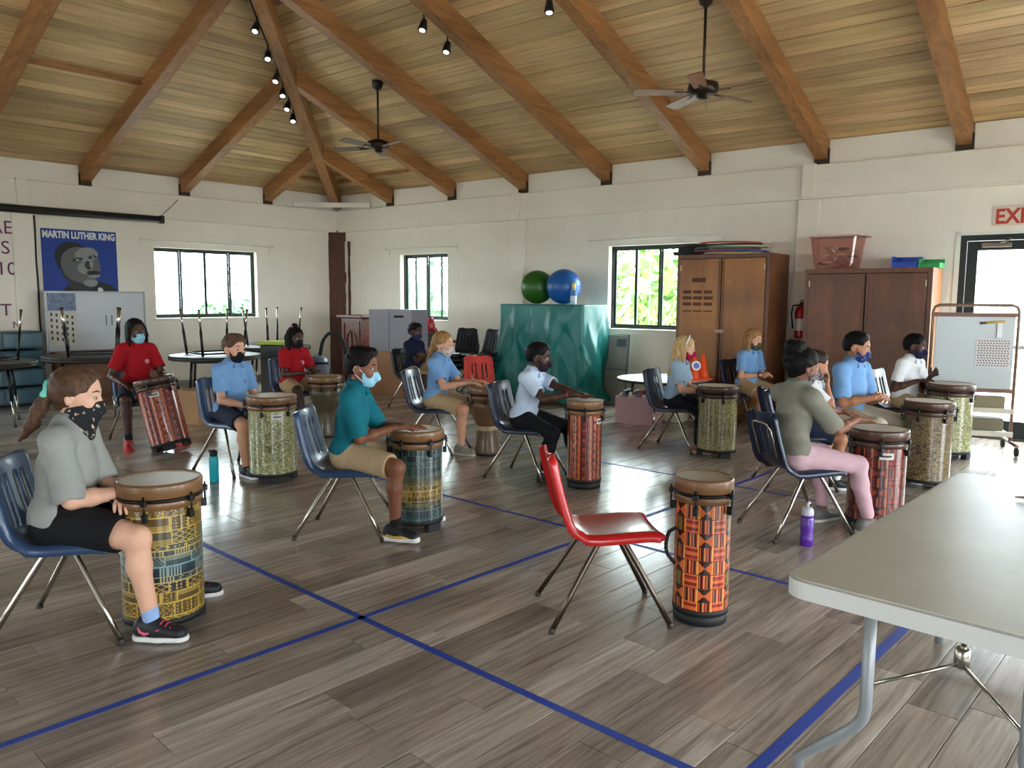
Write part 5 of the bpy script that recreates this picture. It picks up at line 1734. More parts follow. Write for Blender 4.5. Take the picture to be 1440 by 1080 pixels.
# local x along the table, local y towards the left; the seen long edge is y = 0
MB().prism(rrect(0.012, TLn - 0.012, -TWd + 0.012, -0.012, 0.055), 0.725, 0.742).build('table_top', M_tabtop, FT)
m = MB()
o_, i_ = rrect(0, TLn, -TWd, 0, 0.065), rrect(0.013, TLn - 0.013, -TWd + 0.013, -0.013, 0.055)
lv = []
for z, ring in ((0.690, o_), (0.737, o_), (0.7405, i_), (0.690, i_)):
    lv.append([m.bm.verts.new((p[0], p[1], z)) for p in ring])
for A, B in ((0, 1), (1, 2), (2, 3), (3, 0)):
    for k in range(len(o_)):
        m.bm.faces.new([lv[A][k], lv[A][(k + 1) % len(o_)], lv[B][(k + 1) % len(o_)], lv[B][k]])
m.build('table_rim', M_tabrim, FT)
for x in (0.16, TLn - 0.16):
    sgn = 1 if x < 1 else -1
    m = MB()
    yA, yB = -0.19, -TWd + 0.19
    for y, so_ in ((yA, 1), (yB, -1)):
        m.tube([(x, y, 0.72), (x, y, 0.37), (x, y + so_ * 0.006, 0.335), (x, y + so_ * 0.022, 0.305), (x, y + so_ * 0.05, 0.275), (x, y + so_ * 0.18, 0.145), (x, y + so_ * 0.185, 0.0)], 0.017, 12)
    m.build('leg_frame', M_tableg, FT)
    m = MB()
    m.tube([(x, yA + 0.16, 0.10), (x, yB - 0.16, 0.10)], 0.013, 12)
    m.tube([(x, yA, 0.70), (x, yB, 0.70)], 0.012, 10)
    m.build('foot_bar', M_tableg, FT)
    mid = (yA + yB) / 2
    m = MB()
    m.tube([(x, yA - 0.01, 0.44), (x + sgn * 0.17, mid, 0.50)], 0.0055, 8)
    m.tube([(x, yB + 0.01, 0.44), (x + sgn * 0.17, mid, 0.50)], 0.0055, 8)
    m.tube([(x + sgn * 0.17, mid, 0.50), (x + sgn * 0.24, mid, 0.70)], 0.008, 8)
    m.build('brace', M_chrome, FT)
    MB().lathe([(0.014, -0.03), (0.02, -0.025), (0.02, 0.025), (0.014, 0.03)], 14, (x + sgn * 0.175, mid, 0.515)).build('lock_ring', M_chrome, FT)
# tapered tan thing of unknown kind on the table
s = Sdf()
s.cap((0, 0, 0.010), (0.10, 0.01, 0.014), 0.006, 0.022, k=0.01, flat=(V3(0, 0, 1), 0.55)); s.cap((0.10, 0.01, 0.014), (0.26, 0.03, 0.016), 0.022, 0.026, k=0.01, flat=(V3(0, 0, 1), 0.55))
s.clip((0, 0, 0.001), (0, 0, -1))
o = put('tapered_item', s.mesh('tapered_item', 0.005, mat('tan_surface', (150, 118, 104), 0.55, var=0.1, scale=(20, 20, 20))), None, (1.93, 2.93, 0.742), D2R(-35))
tag(o, 'flat brown pouch with a pointed end lying on the folding table', 'item')

# ------------------------------------------------------------------ water bottles
t = thing('water_bottle', 'turquoise water bottle with black cap beside the chair of the boy in black mask', 'bottle', (-2.41, 6.22, 0))
MB().lathe([(0.034, 0), (0.037, 0.004), (0.037, 0.19), (0.034, 0.205), (0.027, 0.212)], 24).build('bottle_body', mat('bottle_turquoise', (30, 178, 190), 0.4), t)
MB().lathe([(0.028, 0.212), (0.031, 0.214), (0.031, 0.245), (0.022, 0.252), (0.012, 0.262)], 20).build('bottle_cap', M_rub, t)
MB().tube([(-0.02, 0, 0.25), (-0.035, 0, 0.262), (-0.03, 0, 0.24)], 0.005, 8).build('cap_loop', M_rub, t)
t = thing('water_bottle', 'purple water bottle with white lid under the chair of the girl in pink leggings', 'bottle', (1.81, 4.66, 0))
MB().lathe([(0.036, 0), (0.040, 0.005), (0.040, 0.05), (0.037, 0.08), (0.040, 0.11), (0.040, 0.17), (0.033, 0.19)], 24).build('bottle_body', mat('bottle_purple', (88, 40, 150), 0.25, coat=0.4), t)
MB().lathe([(0.035, 0.19), (0.037, 0.193), (0.034, 0.225), (0.022, 0.24)], 20).build('bottle_cap', mat('cap_white', (206, 204, 214), 0.45), t)
MB().tube([(0, 0, 0.24), (0, 0, 0.262), (0.012, 0, 0.27)], 0.009, 10).build('spout', mat('cap_white', (206, 204, 214)), t)

# ------------------------------------------------------------------ activity tables, some stacked upside down
M_laminate = mat('table_laminate', (206, 208, 206), 0.3, var=0.03, scale=(3, 3, 3))
M_lamwood = mat('table_laminate_wood', (150, 122, 92), 0.35, var=0.15, scale=(3, 14, 3))
M_edge = mat('table_edge_band', (34, 30, 28), 0.5)
def activity_table(label, pos, R, Hh, yaw, top, inverted=False, z=0.0, ny=1.0, group=None):
    t = thing('round_table', label, 'table', (pos[0], pos[1], z), yaw, group)
    flip = Matrix.Identity(4)
    if inverted:
        flip = Matrix.Translation((0, 0, Hh)) @ Matrix.Rotation(math.pi, 4, 'X')
    def fin(o):
        o.matrix_basis = flip
    sh = Matrix.Diagonal((1, ny, 1, 1))
    a = MB().lathe([(R - 0.012, Hh - 0.028), (R, Hh - 0.026), (R, Hh - 0.002), (R - 0.012, Hh)], 40).build('table_edge', M_edge, t); fin(a)
    b_ = MB().lathe([(R - 0.0125, Hh - 0.02), (R - 0.0125, Hh + 0.001)], 40).build('table_top', top, t); fin(b_)
    for k in range(4):
        an = math.radians(45 + 90 * k)
        c, s_ = math.cos(an), math.sin(an)
        r0, r1 = R * 0.66, R * 0.78
        def P(f): return (c * (r0 + (r1 - r0) * f), s_ * (r0 + (r1 - r0) * f), (Hh - 0.03) * (1 - f) + 0.0 * f)
        lg = MB().tube([P(0), P(0.55)], 0.0175, 10).build('leg', mat('table_leg_black', (26, 24, 24), 0.4, metal=0.3), t); fin(lg)
        MB().tube([P(0.5), P(0.985)], 0.0125, 10).build('leg_insert', M_chrome, lg)
        MB().lathe([(0.016, 0.0), (0.018, 0.006), (0.014, 0.02)], 10, (P(1)[0], P(1)[1], 0)).build('foot_glide', M_rub, lg)
    m = MB()
    for k in range(4):
        a0, a1 = math.radians(45 + 90 * k), math.radians(135 + 90 * k)
        m.tube([(math.cos(a0) * R * 0.66, math.sin(a0) * R * 0.66, Hh - 0.055), (math.cos(a1) * R * 0.66, math.sin(a1) * R * 0.66, Hh - 0.055)], 0.012, 6)
    ap = m.build('apron', M_edge, t); fin(ap)
    return t
activity_table('white round table standing on its legs below the wide window', (-3.90, 10.25), 0.57, 0.70, 0.3, M_laminate)
activity_table('white round table turned upside down on another below the wide window', (-3.90, 10.25), 0.57, 0.62, 0.75, M_laminate, True, 0.702)
activity_table('brown topped round table on its legs in front of the whiteboard easel', (-5.25, 9.78), 0.57, 0.72, 0.2, M_lamwood)
activity_table('brown topped round table upside down on another in front of the whiteboard easel', (-5.25, 9.78), 0.57, 0.62, 0.5, M_lamwood, True, 0.722)
activity_table('dark topped round table on its legs beside the teal drawer tower', (-6.05, 8.90), 0.55, 0.70, 0.5, M_lamwood)
activity_table('round table upside down on another beside the teal drawer tower', (-6.05, 8.90), 0.55, 0.62, 0.1, M_laminate, True, 0.702)
activity_table('white round table on its legs beside the lime lidded bin', (-3.72, 12.15), 0.57, 0.70, 0.2, M_laminate)
activity_table('white round table upside down on another beside the lime lidded bin', (-3.72, 12.15), 0.57, 0.62, 0.9, M_laminate, True, 0.702)
activity_table('white round table with orange cones in front of the wooden cabinet', (1.80, 9.22), 0.56, 0.56, 0.35, M_laminate)

# ------------------------------------------------------------------ left wall: poster, easel, screen case, letters
M_blue = mat('poster_blue', (26, 62, 150), 0.6)
po = thing('wall_poster', 'blue poster with a grey portrait and white capital letters on the left wall', 'poster'); po.matrix_basis = ML
NX, NZ = 84, 76
px0, px1, pz0, pz1 = -5.13, -4.09, 1.55, 2.45
U, V = np.meshgrid((np.arange(NX) + 0.5) / NX, (np.arange(NZ) + 0.5) / NZ)
col = np.zeros(U.shape + (3,), np.float32); col[:] = hexlin(26, 62, 150)
def el(cx, cy, rx, ry, a=0.0):
    dx, dy = U - cx, V - cy
    x = dx * math.cos(a) + dy * math.sin(a); y = -dx * math.sin(a) + dy * math.cos(a)
    return (x / rx) ** 2 + (y / ry) ** 2 < 1
g1, g2, g3, g4 = hexlin(52, 54, 56), hexlin(98, 100, 100), hexlin(142, 144, 142), hexlin(176, 178, 174)
col[el(0.62, 0.0, 0.36, 0.17)] = hexlin(34, 36, 40)           # shoulders
col[el(0.50, 0.15, 0.18, 0.20)] = g1                          # neck
col[el(0.41, 0.52, 0.24, 0.29, 0.35)] = hexlin(30, 32, 34)    # hair
col[el(0.30, 0.28, 0.055, 0.085)] = g1                        # ear
col[el(0.50, 0.43, 0.26, 0.30, 0.35)] = g2                    # face
col[el(0.58, 0.60, 0.16, 0.12, 0.3)] = g3                     # forehead
col[el(0.55, 0.38, 0.10, 0.09)] = g3
col[el(0.46, 0.52, 0.075, 0.03, 0.2)] = g1; col[el(0.66, 0.57, 0.06, 0.028, 0.2)] = g1
col[el(0.46, 0.515, 0.022, 0.013)] = g4; col[el(0.665, 0.565, 0.018, 0.012)] = g4
col[el(0.60, 0.43, 0.05, 0.075)] = g1; col[el(0.64, 0.45, 0.025, 0.06)] = g3
col[el(0.66, 0.31, 0.09, 0.035)] = hexlin(30, 32, 34); col[el(0.67, 0.25, 0.085, 0.025, 0.15)] = g3
col[el(0.62, 0.14, 0.10, 0.06)] = g3
col[el(0.75, 0.02, 0.035, 0.05, 0.4)] = hexlin(230, 230, 226)
j, i = np.meshgrid(np.arange(NZ + 1), np.arange(NX + 1), indexing='ij')
Vx = np.stack([px0 + (px1 - px0) * i / NX, -0.006 + 0.002 * np.sin(j * 0.35) * (i / NX), pz0 + (pz1 - pz0) * j / NZ], -1).reshape(-1, 3)
jj, ii = np.meshgrid(np.arange(NZ), np.arange(NX), indexing='ij')
a = jj * (NX + 1) + ii
Q = np.stack([a, a + 1, a + NX + 2, a + NX + 1], -1).reshape(-1, 4)
put('poster_sheet', fast_mesh('poster_sheet', Vx, Q, attr_mat('poster_print', 0.6), True, col.reshape(-1, 3)), po)
o = put('poster_title', text_mesh('MARTIN LUTHER KING', 0.135, 0.0008, mat('poster_white', (228, 230, 232), 0.6), bold=0.006, sx=0.72), po, ((px0 + px1) / 2, -0.011, pz1 - 0.125))

# easel whiteboard under the poster
ez = thing('easel_whiteboard', 'whiteboard easel with printed sheet below the blue poster', 'whiteboard'); ez.matrix_basis = ML @ Matrix.Translation((-0.24, -0.42, 0))
M_wb = mat('whiteboard_face', (196, 202, 206), 0.25, var=0.03, scale=(2, 2, 2))
MB().box(-5.00, -3.66, -0.02, 0.02, 0.55, 1.53, bevel=0.004).build('board', M_wb, ez)
m = MB()
for b4 in ((-5.02, -3.64, 1.525, 1.55), (-5.02, -3.64, 0.53, 0.555)):
    m.box(b4[0], b4[1], -0.026, 0.026, b4[2], b4[3])
m.box(-5.025, -5.0, -0.026, 0.026, 0.53, 1.55); m.box(-3.665, -3.64, -0.026, 0.026, 0.53, 1.55)
m.build('board_frame', mat('alu_frame', (150, 152, 152), 0.4, metal=0.7), ez)
for x in (-4.95, -3.72):
    MB().tube([(x, 0.0, 0.55), (x, -0.02, 0.0)], 0.016, 8).build('leg', M_darktube, ez)
sh = MB().box(-4.99, -4.62, -0.024, -0.0205, 1.27, 1.52).build('printed_sheet', mat('sheet_blue_grey', (120, 134, 160), 0.7, var=0.4, scale=(30, 30, 30)), ez)
sh2 = MB().box(-4.99, -4.62, -0.024, -0.0205, 0.78, 1.265).build('printed_sheet', mat('sheet_cream', (206, 204, 192), 0.7), ez)
m = MB()
rg = random.Random(2)
for r in range(5):
    for c in range(5):
        m.box(-4.96 + 0.068 * c, -4.935 + 0.068 * c, -0.0255, -0.0243, 1.20 - 0.085 * r - 0.012 * c, 1.245 - 0.085 * r - 0.012 * c)
m.build('sheet_print', mat('ink_dark', (60, 60, 66), 0.7), sh2)['kind'] = 'stuff'
for x in (-4.22, -4.14, -4.06):
    MB().box(x, x + 0.012, -0.026, -0.0205, 1.05, 1.2).build('marker', mat('marker_dark', (70, 70, 80), 0.5), ez)

# projection screen case hung below the beam
sc_ = thing('screen_case', 'long black projector screen case hung under the white beam', 'screen'); sc_.matrix_basis = ML
MB().tube([(-9.0, -0.34, 2.665), (-3.55, -0.34, 2.665)], 0.055, 14).build('case_tube', mat('case_black', (18, 18, 20), 0.5), sc_)
MB().box(-3.56, -3.50, -0.40, -0.28, 2.605, 2.725, bevel=0.01).build('end_cap', mat('case_black', (18, 18, 20)), sc_)
MB().tube([(-3.53, -0.34, 2.72), (-3.05, -0.03, 3.09)], 0.006, 6).build('hanging_cable', mat('cable_grey', (120, 116, 108), 0.6), sc_)
# dark wall cable beside the poster
ct = MB()
ct.tube([(-5.20 + 0.004 * math.sin(k), -0.012, 2.62 - 0.13 * k) for k in range(15)], 0.011, 6)
o = ct.build('wall_cable', mat('cable_brown', (46, 38, 32), 0.7)); o.matrix_basis = ML
tag(o, 'dark cable running down the left wall beside the blue poster', 'cable')
# cut-out letters on the left wall
M_let = mat('letter_maroon', (120, 50, 78), 0.7); M_letw = mat('letter_white', (236, 236, 232), 0.7)
for body, x, z, sz, lab in (('AE', -5.62, 2.34, 0.26, 'maroon and white cut-out letters AE, highest on the left wall'), ('S', -5.58, 2.06, 0.26, 'maroon and white cut-out letter S on the left wall'),
                            ('10', -5.58, 1.77, 0.26, 'round maroon and white cut-out characters below the letter S'), ('T', -5.62, 1.20, 0.24, 'maroon and white cut-out letter T above the teal drawers'),
                            ('N', -5.50, 1.02, 0.14, 'small maroon strip letter just above the teal drawers')):
    t = thing('wall_letter', lab, 'letter'); t.matrix_basis = ML
    o = put('letter_backing', text_mesh(body, sz, 0.001, M_letw, bold=0.012), t, (x, -0.006, z))
    o = put('letter_face', text_mesh(body, sz, 0.001, M_let), t, (x, -0.010, z))

# curtain rods
def curtain_rod(M, x0, x1, z, lab):
    t = thing('curtain_rod', lab, 'rod'); t.matrix_basis = M
    MB().tube([(x0, -0.07, z), (x1, -0.07, z)], 0.011, 8).build('rod', M_bar, t)
    for x in (x0, x1):
        MB().sphere((x, -0.07, z), 0.024, 10).build('finial', M_bar, t)
        MB().tube([(x * 0.97 + (x0 + x1) / 2 * 0.03, -0.07, z), (x * 0.97 + (x0 + x1) / 2 * 0.03, -0.002, z), (x * 0.97 + (x0 + x1) / 2 * 0.03, -0.004, z - 0.1)], 0.008, 6).build('bracket', M_bar, t)
curtain_rod(ML, -3.75, -1.45, 2.36, 'white curtain rod above the wide left wall window')
curtain_rod(MR, 1.40, 3.12, 2.34, 'white curtain rod above the narrow window by the corner')
curtain_rod(MR, 5.70, 7.80, 2.33, 'white curtain rod above the window beside the wooden cabinet')

# teal drawer tower, low cabinet, box, bins
tw = thing('drawer_tower', 'dark teal plastic drawer tower at the left wall', 'drawers', tuple(onL(6.15, 0.5)), AL)
M_td = mat('teal_plastic', (24, 62, 72), 0.35, var=0.1, scale=(5, 5, 5))
for k in range(4):
    b_ = MB().box(-0.75, 0.75, -0.28, 0.28, 0.02 + 0.25 * k, 0.25 + 0.25 * k, bevel=0.012).build('drawer_unit', M_td, tw)
    for c in range(3):
        d_ = MB().box(-0.72 + 0.49 * c, -0.26 + 0.49 * c, -0.295, -0.275, 0.045 + 0.25 * k, 0.228 + 0.25 * k, bevel=0.008).build('drawer', mat('teal_drawer', (34, 84, 96), 0.3), b_)
lc = thing('low_cabinet', 'low brown wooden cabinet behind the brown topped tables', 'cabinet', tuple(onL(4.6, 0.75)), AL)
M_brw = wood_mat('brown_wood', (124, 84, 52), (96, 62, 38), (148, 104, 68), 0.45, grain=(3, 3, 22), use_color=False, bump=0.08)
MB().box(-0.65, 0.65, -0.22, 0.22, 0, 0.70, bevel=0.006).build('body', M_brw, lc)
for k in (-1, 1):
    d_ = MB().box(0.32 * k - 0.29, 0.32 * k + 0.29, -0.236, -0.221, 0.06, 0.64, bevel=0.006).build('cabinet_door', M_brw, lc)
    MB().sphere((0.06 * k, -0.25, 0.4), 0.016, 10).build('knob', M_darktube, d_)
bx = thing('cardboard_box', 'plain cardboard box on the floor under the white round tables', 'box', (-3.72, 9.15, 0), D2R(-20))
M_card = mat('cardboard', (176, 138, 98), 0.8, var=0.08, scale=(6, 6, 6))
MB().box(-0.16, 0.16, -0.16, 0.16, 0, 0.40, bevel=0.004).build('box_body', M_card, bx)
MB().box(-0.161, 0.161, -0.003, 0.003, 0.399, 0.402).build('box_tape', mat('packing_tape', (150, 120, 84), 0.3), bx)
MB().box(-0.162, -0.1595, -0.04, 0.04, 0.22, 0.26).build('hand_hole', mat('hole_dark', (50, 38, 28), 0.9), bx)
bn = thing('storage_bin', 'dark grey bin with a lime green lid behind the girl with the topknot', 'bin', (-3.42, 11.4, 0), D2R(-10))
MB().box(-0.18, 0.18, -0.2, 0.2, 0, 0.80, bevel=0.02).build('bin_body', mat('bin_grey', (48, 52, 52), 0.5), bn)
MB().box(-0.21, 0.21, -0.23, 0.23, 0.80, 0.845, bevel=0.015).build('bin_lid', mat('lid_lime', (176, 196, 60), 0.4), bn)
vc = thing('vacuum_cleaner', 'grey vacuum cleaner with a black hose arching against the wall by the corner post', 'vacuum', (-3.12, 12.5, 0), D2R(-20))
MB().lathe([(0.10, 0.0), (0.16, 0.03), (0.18, 0.10), (0.18, 0.42), (0.15, 0.52), (0.05, 0.56)], 24).build('canister', mat('vacuum_grey', (110, 118, 138), 0.4), vc)
pts = [(0.05, 0, 0.56), (0.10, 0.02, 0.80), (0.22, 0.04, 0.92), (0.36, 0.05, 0.90), (0.46, 0.06, 0.72), (0.50, 0.05, 0.40), (0.54, 0, 0.05)]
MB().tube([spl(pts, q) for q in np.linspace(0, 1, 40)], [0.028 + 0.003 * (i % 2) for i in range(40)], 10).build('hose', M_rub, vc)
MB().lathe([(0.185, 0.42), (0.19, 0.44), (0.185, 0.46)], 24).build('motor_band', M_rub, vc)

# ------------------------------------------------------------------ lectern, grey box
le = thing('lectern', 'tall dark wooden lectern with a carved panel beside the corner post', 'lectern', tuple(onR(1.32, 0.62)), AR)
M_ma = wood_mat('mahogany', (92, 42, 28), (64, 26, 18), (116, 58, 38), 0.4, grain=(5, 5, 20), use_color=False, bump=0.08)
MB().box(-0.27, 0.27, -0.2, 0.2, 0.06, 1.12, bevel=0.006).build('body', M_ma, le)
MB().box(-0.30, 0.30, -0.23, 0.23, 0.0, 0.07, bevel=0.01).build('plinth', M_ma, le)
MB().box(-0.34, 0.34, -0.27, 0.25, 1.12, 1.17, bevel=0.015).build('top_board', M_ma, le)
m = MB()
m.box(-0.22, 0.22, -0.215, -0.2, 0.15, 0.19); m.box(-0.22, 0.22, -0.215, -0.2, 1.03, 1.07); m.box(-0.22, -0.18, -0.215, -0.2, 0.19, 1.03); m.box(0.18, 0.22, -0.215, -0.2, 0.19, 1.03)
m.build('panel_moulding', M_ma, le)
m = MB()
for sg in (-1, 1):
    m.tube([(sg * 0.14 * math.cos(a), -0.205, 0.62 + 0.28 * math.sin(a)) for a in np.linspace(-0.9, 1.5, 14)], 0.014, 8)
m.tube([(0, -0.205, 0.34), (0, -0.205, 0.88)], 0.02, 8)
m.build('carving', M_ma, le)
gb_p = Vector((-1.74, 12.1, 0))
kb = thing('carton', 'large kraft cardboard carton under the grey display box', 'box', (gb_p.x, gb_p.y, 0), AR - 0.1)
MB().box(-0.42, 0.42, -0.3, 0.3, 0, 0.66, bevel=0.005).build('carton_body', mat('kraft_card', (166, 120, 84), 0.85, var=0.06, scale=(5, 5, 5)), kb)
MB().box(-0.42, 0.42, -0.003, 0.003, 0.659, 0.662).build('carton_tape', mat('packing_tape', (150, 120, 84)), kb)
gb = thing('display_box', 'grey display box with a handle slot standing on the kraft carton', 'box', (gb_p.x, gb_p.y, 0.662), AR + 0.25)
m = MB().box(-0.40, 0.36, -0.24, 0.24, 0, 0.64, bevel=0.004)
m.build('box_body', mat('grey_board', (150, 150, 160), 0.6), gb)
MB().box(0.05, 0.22, -0.243, -0.239, 0.52, 0.555).build('handle_slot', mat('hole_dark', (50, 38, 28)), gb)
MB().box(-0.045, -0.035, -0.2425, -0.239, 0.0, 0.64).build('fold_line', mat('grey_board_dark', (104, 104, 112), 0.6), gb)

# ------------------------------------------------------------------ stacked chairs behind the circle
def stack(x0, y0, yaw, n, colr, lab, grp):
    for k in range(n):
        make_chair(lab(k), colr, M_chrome, (x0 + 0.02 * k * math.cos(yaw), y0 + 0.02 * k * math.sin(yaw)), yaw, group=grp(k), z=0.075 * k)
p1 = Vector((-1.12, 12.55, 0)); p2 = Vector((-0.80, 12.05, 0)); p3 = Vector((-0.42, 11.66, 0))
ordn = ['lowest', 'second', 'third', 'fourth', 'topmost', 'highest']
stack(p2.x, p2.y, AR - math.pi / 2 + 0.2, 4, BLACKP, lambda k: ['lowest', 'second', 'third', 'topmost'][k] + ' chair of the black stack in the middle of the row of stacks', lambda k: 'stacked chairs by the right wall')
stack(p3.x, p3.y, AR - math.pi / 2 - 0.1, 4, BLACKP, lambda k: ['lowest', 'second', 'third', 'topmost'][k] + ' chair of the black stack next to the teal cloth', lambda k: 'stacked chairs by the right wall')
stack(p1.x, p1.y, AR - math.pi / 2 + 2.9, 4, BLACKP, lambda k: ['lowest', 'second', 'third', 'fourth'][k] + ' black chair in the stack topped by a red chair', lambda k: 'stacked chairs by the right wall')
make_chair('red chair on top of the black chair stack below the narrow window', REDP, M_chrome, (p1.x, p1.y), AR - math.pi / 2 + 2.9, z=0.375)

# ------------------------------------------------------------------ teal cloth over a piano-like case, balls
M_teal = mat('teal_cloth', (14, 112, 106), 0.36, var=0.08, scale=(3, 3, 3), bump=0.1, bscale=(90, 90, 90))
pc = onR(5.42, 0.52)
cl_ = thing('covered_case', 'large upright case draped in a teal cloth against the right wall', 'cloth', (pc.x, pc.y, 0), AR - 0.05)
MB().box(-0.72, 0.72, -0.27, 0.27, 0, 1.34).build('case', mat('case_wood', (90, 60, 40), 0.5), cl_)
NU2, NV2 = 280, 70
def drape(u, v):
    # u round the outline, v from the top edge to the hem
    per = rrect(-0.755, 0.755, -0.305, 0.30, 0.05, 5)
    L = []
    tot = 0
    for k in range(len(per)):
        a, b_ = Vector(per[k]), Vector(per[(k + 1) % len(per)])
        L.append((tot, a, b_)); tot += (b_ - a).length
    d = u * tot
    for st, a, b_ in reversed(L):
        if d >= st - 1e-9:
            l_ = (b_ - a).length
            p = a + (b_ - a) * ((d - st) / l_ if l_ > 1e-9 else 0)
            break
    out = Vector((p.x / 0.755, p.y / 0.305)); out = Vector((out.x * abs(out.x) ** 1.5, out.y * abs(out.y) ** 1.5)).normalized()
    w = v ** 0.8
    # swags: broad diagonal folds plus narrow pleats
    f = 0.08 * w * math.sin(d * 8.0 + 2.0 * v + 1.4 * math.sin(v * 4)) + 0.03 * w * math.sin(d * 21.0 - v * 7) + 0.06 * math.sin(v * 8 + d * 4.2) * w
    f += w * (0.045 * abs(math.sin(d * 6.0 - v * 3.2)) + 0.03 * abs(math.sin(d * 9.0 + v * 4.5 + 0.7)) - 0.03)
    def ridge(q, sharp): return max(0.0, 1 - abs((q % 1.0) - 0.5) * sharp)
    f += w * (0.05 * ridge(d * 1.1 - v * 0.9, 7) + 0.045 * ridge(d * 1.5 + v * 1.1 + 0.3, 8) + 0.035 * ridge(d * 3.1 - v * 0.3, 5))
    flare = 0.10 * w * w * (1.0 if p.x < 0 else 0.25)
    q = p + out * (0.012 + max(-0.004, f * 0.75 + 0.02 * w) + flare)
    return Vector((q.x, q.y, 1.40 - 1.355 * v + 0.012 * math.sin(d * 5) * v))
m = MB()
V_ = [[m.bm.verts.new(drape((i % NU2) / NU2, j / NV2)) for i in range(NU2)] for j in range(NV2 + 1)]
for j in range(NV2):
    for i in range(NU2):
        f = m.bm.faces.new([V_[j][i], V_[j][(i + 1) % NU2], V_[j + 1][(i + 1) % NU2], V_[j + 1][i]]); f.smooth = True
c = m.bm.verts.new((0, 0, 1.402))
for i in range(NU2):
    m.bm.faces.new([V_[0][(i + 1) % NU2], V_[0][i], c])
m.build('drape', M_teal, cl_)
def on_case(x, y, z):
    return Matrix.Translation((pc.x, pc.y, 0)) @ Matrix.Rotation(AR - 0.05, 4, 'Z') @ Vector((x, y, z))
def ball(label, p, r, mt):
    t = thing('exercise_ball', label, 'ball', p)
    m = MB(); m.sphere((0, 0, r), r, 40); m.build('ball_skin', mt, t)
    m = MB()
    for k in range(-3, 4):
        rr_ = math.sqrt(max(0, r * r - (k * r * 0.2) ** 2)) + 0.0006
        m.tube([(rr_ * math.cos(a), rr_ * math.sin(a), r + k * r * 0.2) for a in np.linspace(0, 2 * math.pi, 48)[:-1]], 0.0015, 4, closed=True)
    m.build('ball_ribs', mt, t)
    MB().lathe([(0.012, 0), (0.012, 0.004)], 10, (0, 0, 2 * r - 0.003)).build('valve_plug', M_bar, t)
ball('green exercise ball on the teal draped case', on_case(-0.27, -0.02, 1.406), 0.245, mat('ball_green', (40, 96, 24), 0.35))
ball('blue exercise ball on the teal draped case', on_case(0.22, -0.02, 1.406), 0.25, mat('ball_blue', (24, 88, 158), 0.35))
sb = on_case(0.50, -0.16, 1.406)
t = thing('spray_bottle', 'small white bottle with yellow and black label beside the blue ball', 'bottle', sb)
MB().lathe([(0.04, 0), (0.045, 0.01), (0.045, 0.17), (0.03, 0.20), (0.018, 0.22)], 18).build('bottle_body', mat('bottle_white', (190, 204, 214), 0.4), t)
MB().lathe([(0.0455, 0.12), (0.046, 0.122), (0.046, 0.20)], 18, cap=False).build('bottle_label', mat('label_blue', (60, 110, 170), 0.5), t)
MB().lathe([(0.02, 0.22), (0.026, 0.225), (0.026, 0.29), (0.018, 0.30)], 14).build('bottle_cap', mat('cap_yellow', (206, 190, 70), 0.5), t)

# grey flat frame leaning on the wall
fb = thing('leaning_frame', 'flat grey folded metal frame leaning on the wall beside the teal cloth', 'frame'); fb.matrix_basis = MR @ Matrix.Translation((6.32, -0.36, 0)) @ Matrix.Rotation(math.radians(-7), 4, 'X')
M_gf = mat('grey_metal_frame', (120, 126, 124), 0.5, metal=0.3)
MB().box(-0.24, 0.24, -0.015, 0.015, 0, 0.98, bevel=0.004).build('panel', mat('grey_panel', (150, 152, 146), 0.55), fb)
m = MB(); m.tube([(-0.25, -0.02, 0.0), (-0.25, -0.02, 0.99), (0.25, -0.02, 0.99), (0.25, -0.02, 0.0)], 0.015, 8); m.tube([(-0.25, -0.02, 0.5), (0.25, -0.02, 0.5)], 0.01, 8)
m.build('frame_tube', M_gf, fb)
MB().box(0.05, 0.2, -0.022, -0.016, 0.82, 0.93).build('vent_grille', mat('grille_dark', (90, 96, 104), 0.5), fb)

# ------------------------------------------------------------------ cones and crates at the round table
def cone(label, p, rz):
    t = thing('traffic_cone', label, 'cone', p, rz)
    M_or = mat('cone_orange', (236, 84, 24), 0.45)
    MB().box(-0.105, 0.105, -0.105, 0.105, 0, 0.016, bevel=0.006).build('cone_base', M_or, t)
    MB().lathe([(0.085, 0.016), (0.070, 0.05), (0.022, 0.285), (0.016, 0.29)], 28).build('cone_body', M_or, t)
    return t
c1 = cone('orange cone with a round badge on the white round table', (2.10, 9.02, 0.561), 0.2)
MB().lathe([(0.055, 0.0), (0.055, 0.006)], 24).build('round_badge', mat('badge_white', (226, 226, 230), 0.5), c1).matrix_basis = Matrix.Translation((0.0, -0.068, 0.17)) @ Matrix.Rotation(math.radians(90 - 12), 4, 'X')
MB().lathe([(0.036, 0.0), (0.036, 0.003)], 24).build('badge_mark', mat('badge_blue', (90, 110, 180), 0.5), c1).matrix_basis = Matrix.Translation((0.0, -0.0735, 0.17)) @ Matrix.Rotation(math.radians(90 - 12), 4, 'X')
cone('plain orange cone on the white round table', (2.24, 9.16, 0.561), 0.0)
M_crate = mat('crate_clear', (196, 190, 196), 0.3, var=0.1, scale=(6, 6, 6))
cr = thing('storage_crate', 'pinkish plastic crate of books under the white round table', 'crate', (1.55, 9.42, 0), D2R(-30))
m = MB(); m.box(-0.24, 0.24, -0.18, 0.18, 0, 0.02); m.box(-0.24, -0.225, -0.18, 0.18, 0.02, 0.32); m.box(0.225, 0.24, -0.18, 0.18, 0.02, 0.32); m.box(-0.225, 0.225, -0.18, -0.165, 0.02, 0.32); m.box(-0.225, 0.225, 0.165, 0.18, 0.02, 0.32)
m.build('crate_body', mat('crate_pink', (170, 128, 132), 0.4), cr)
m = MB()
rg = random.Random(8)
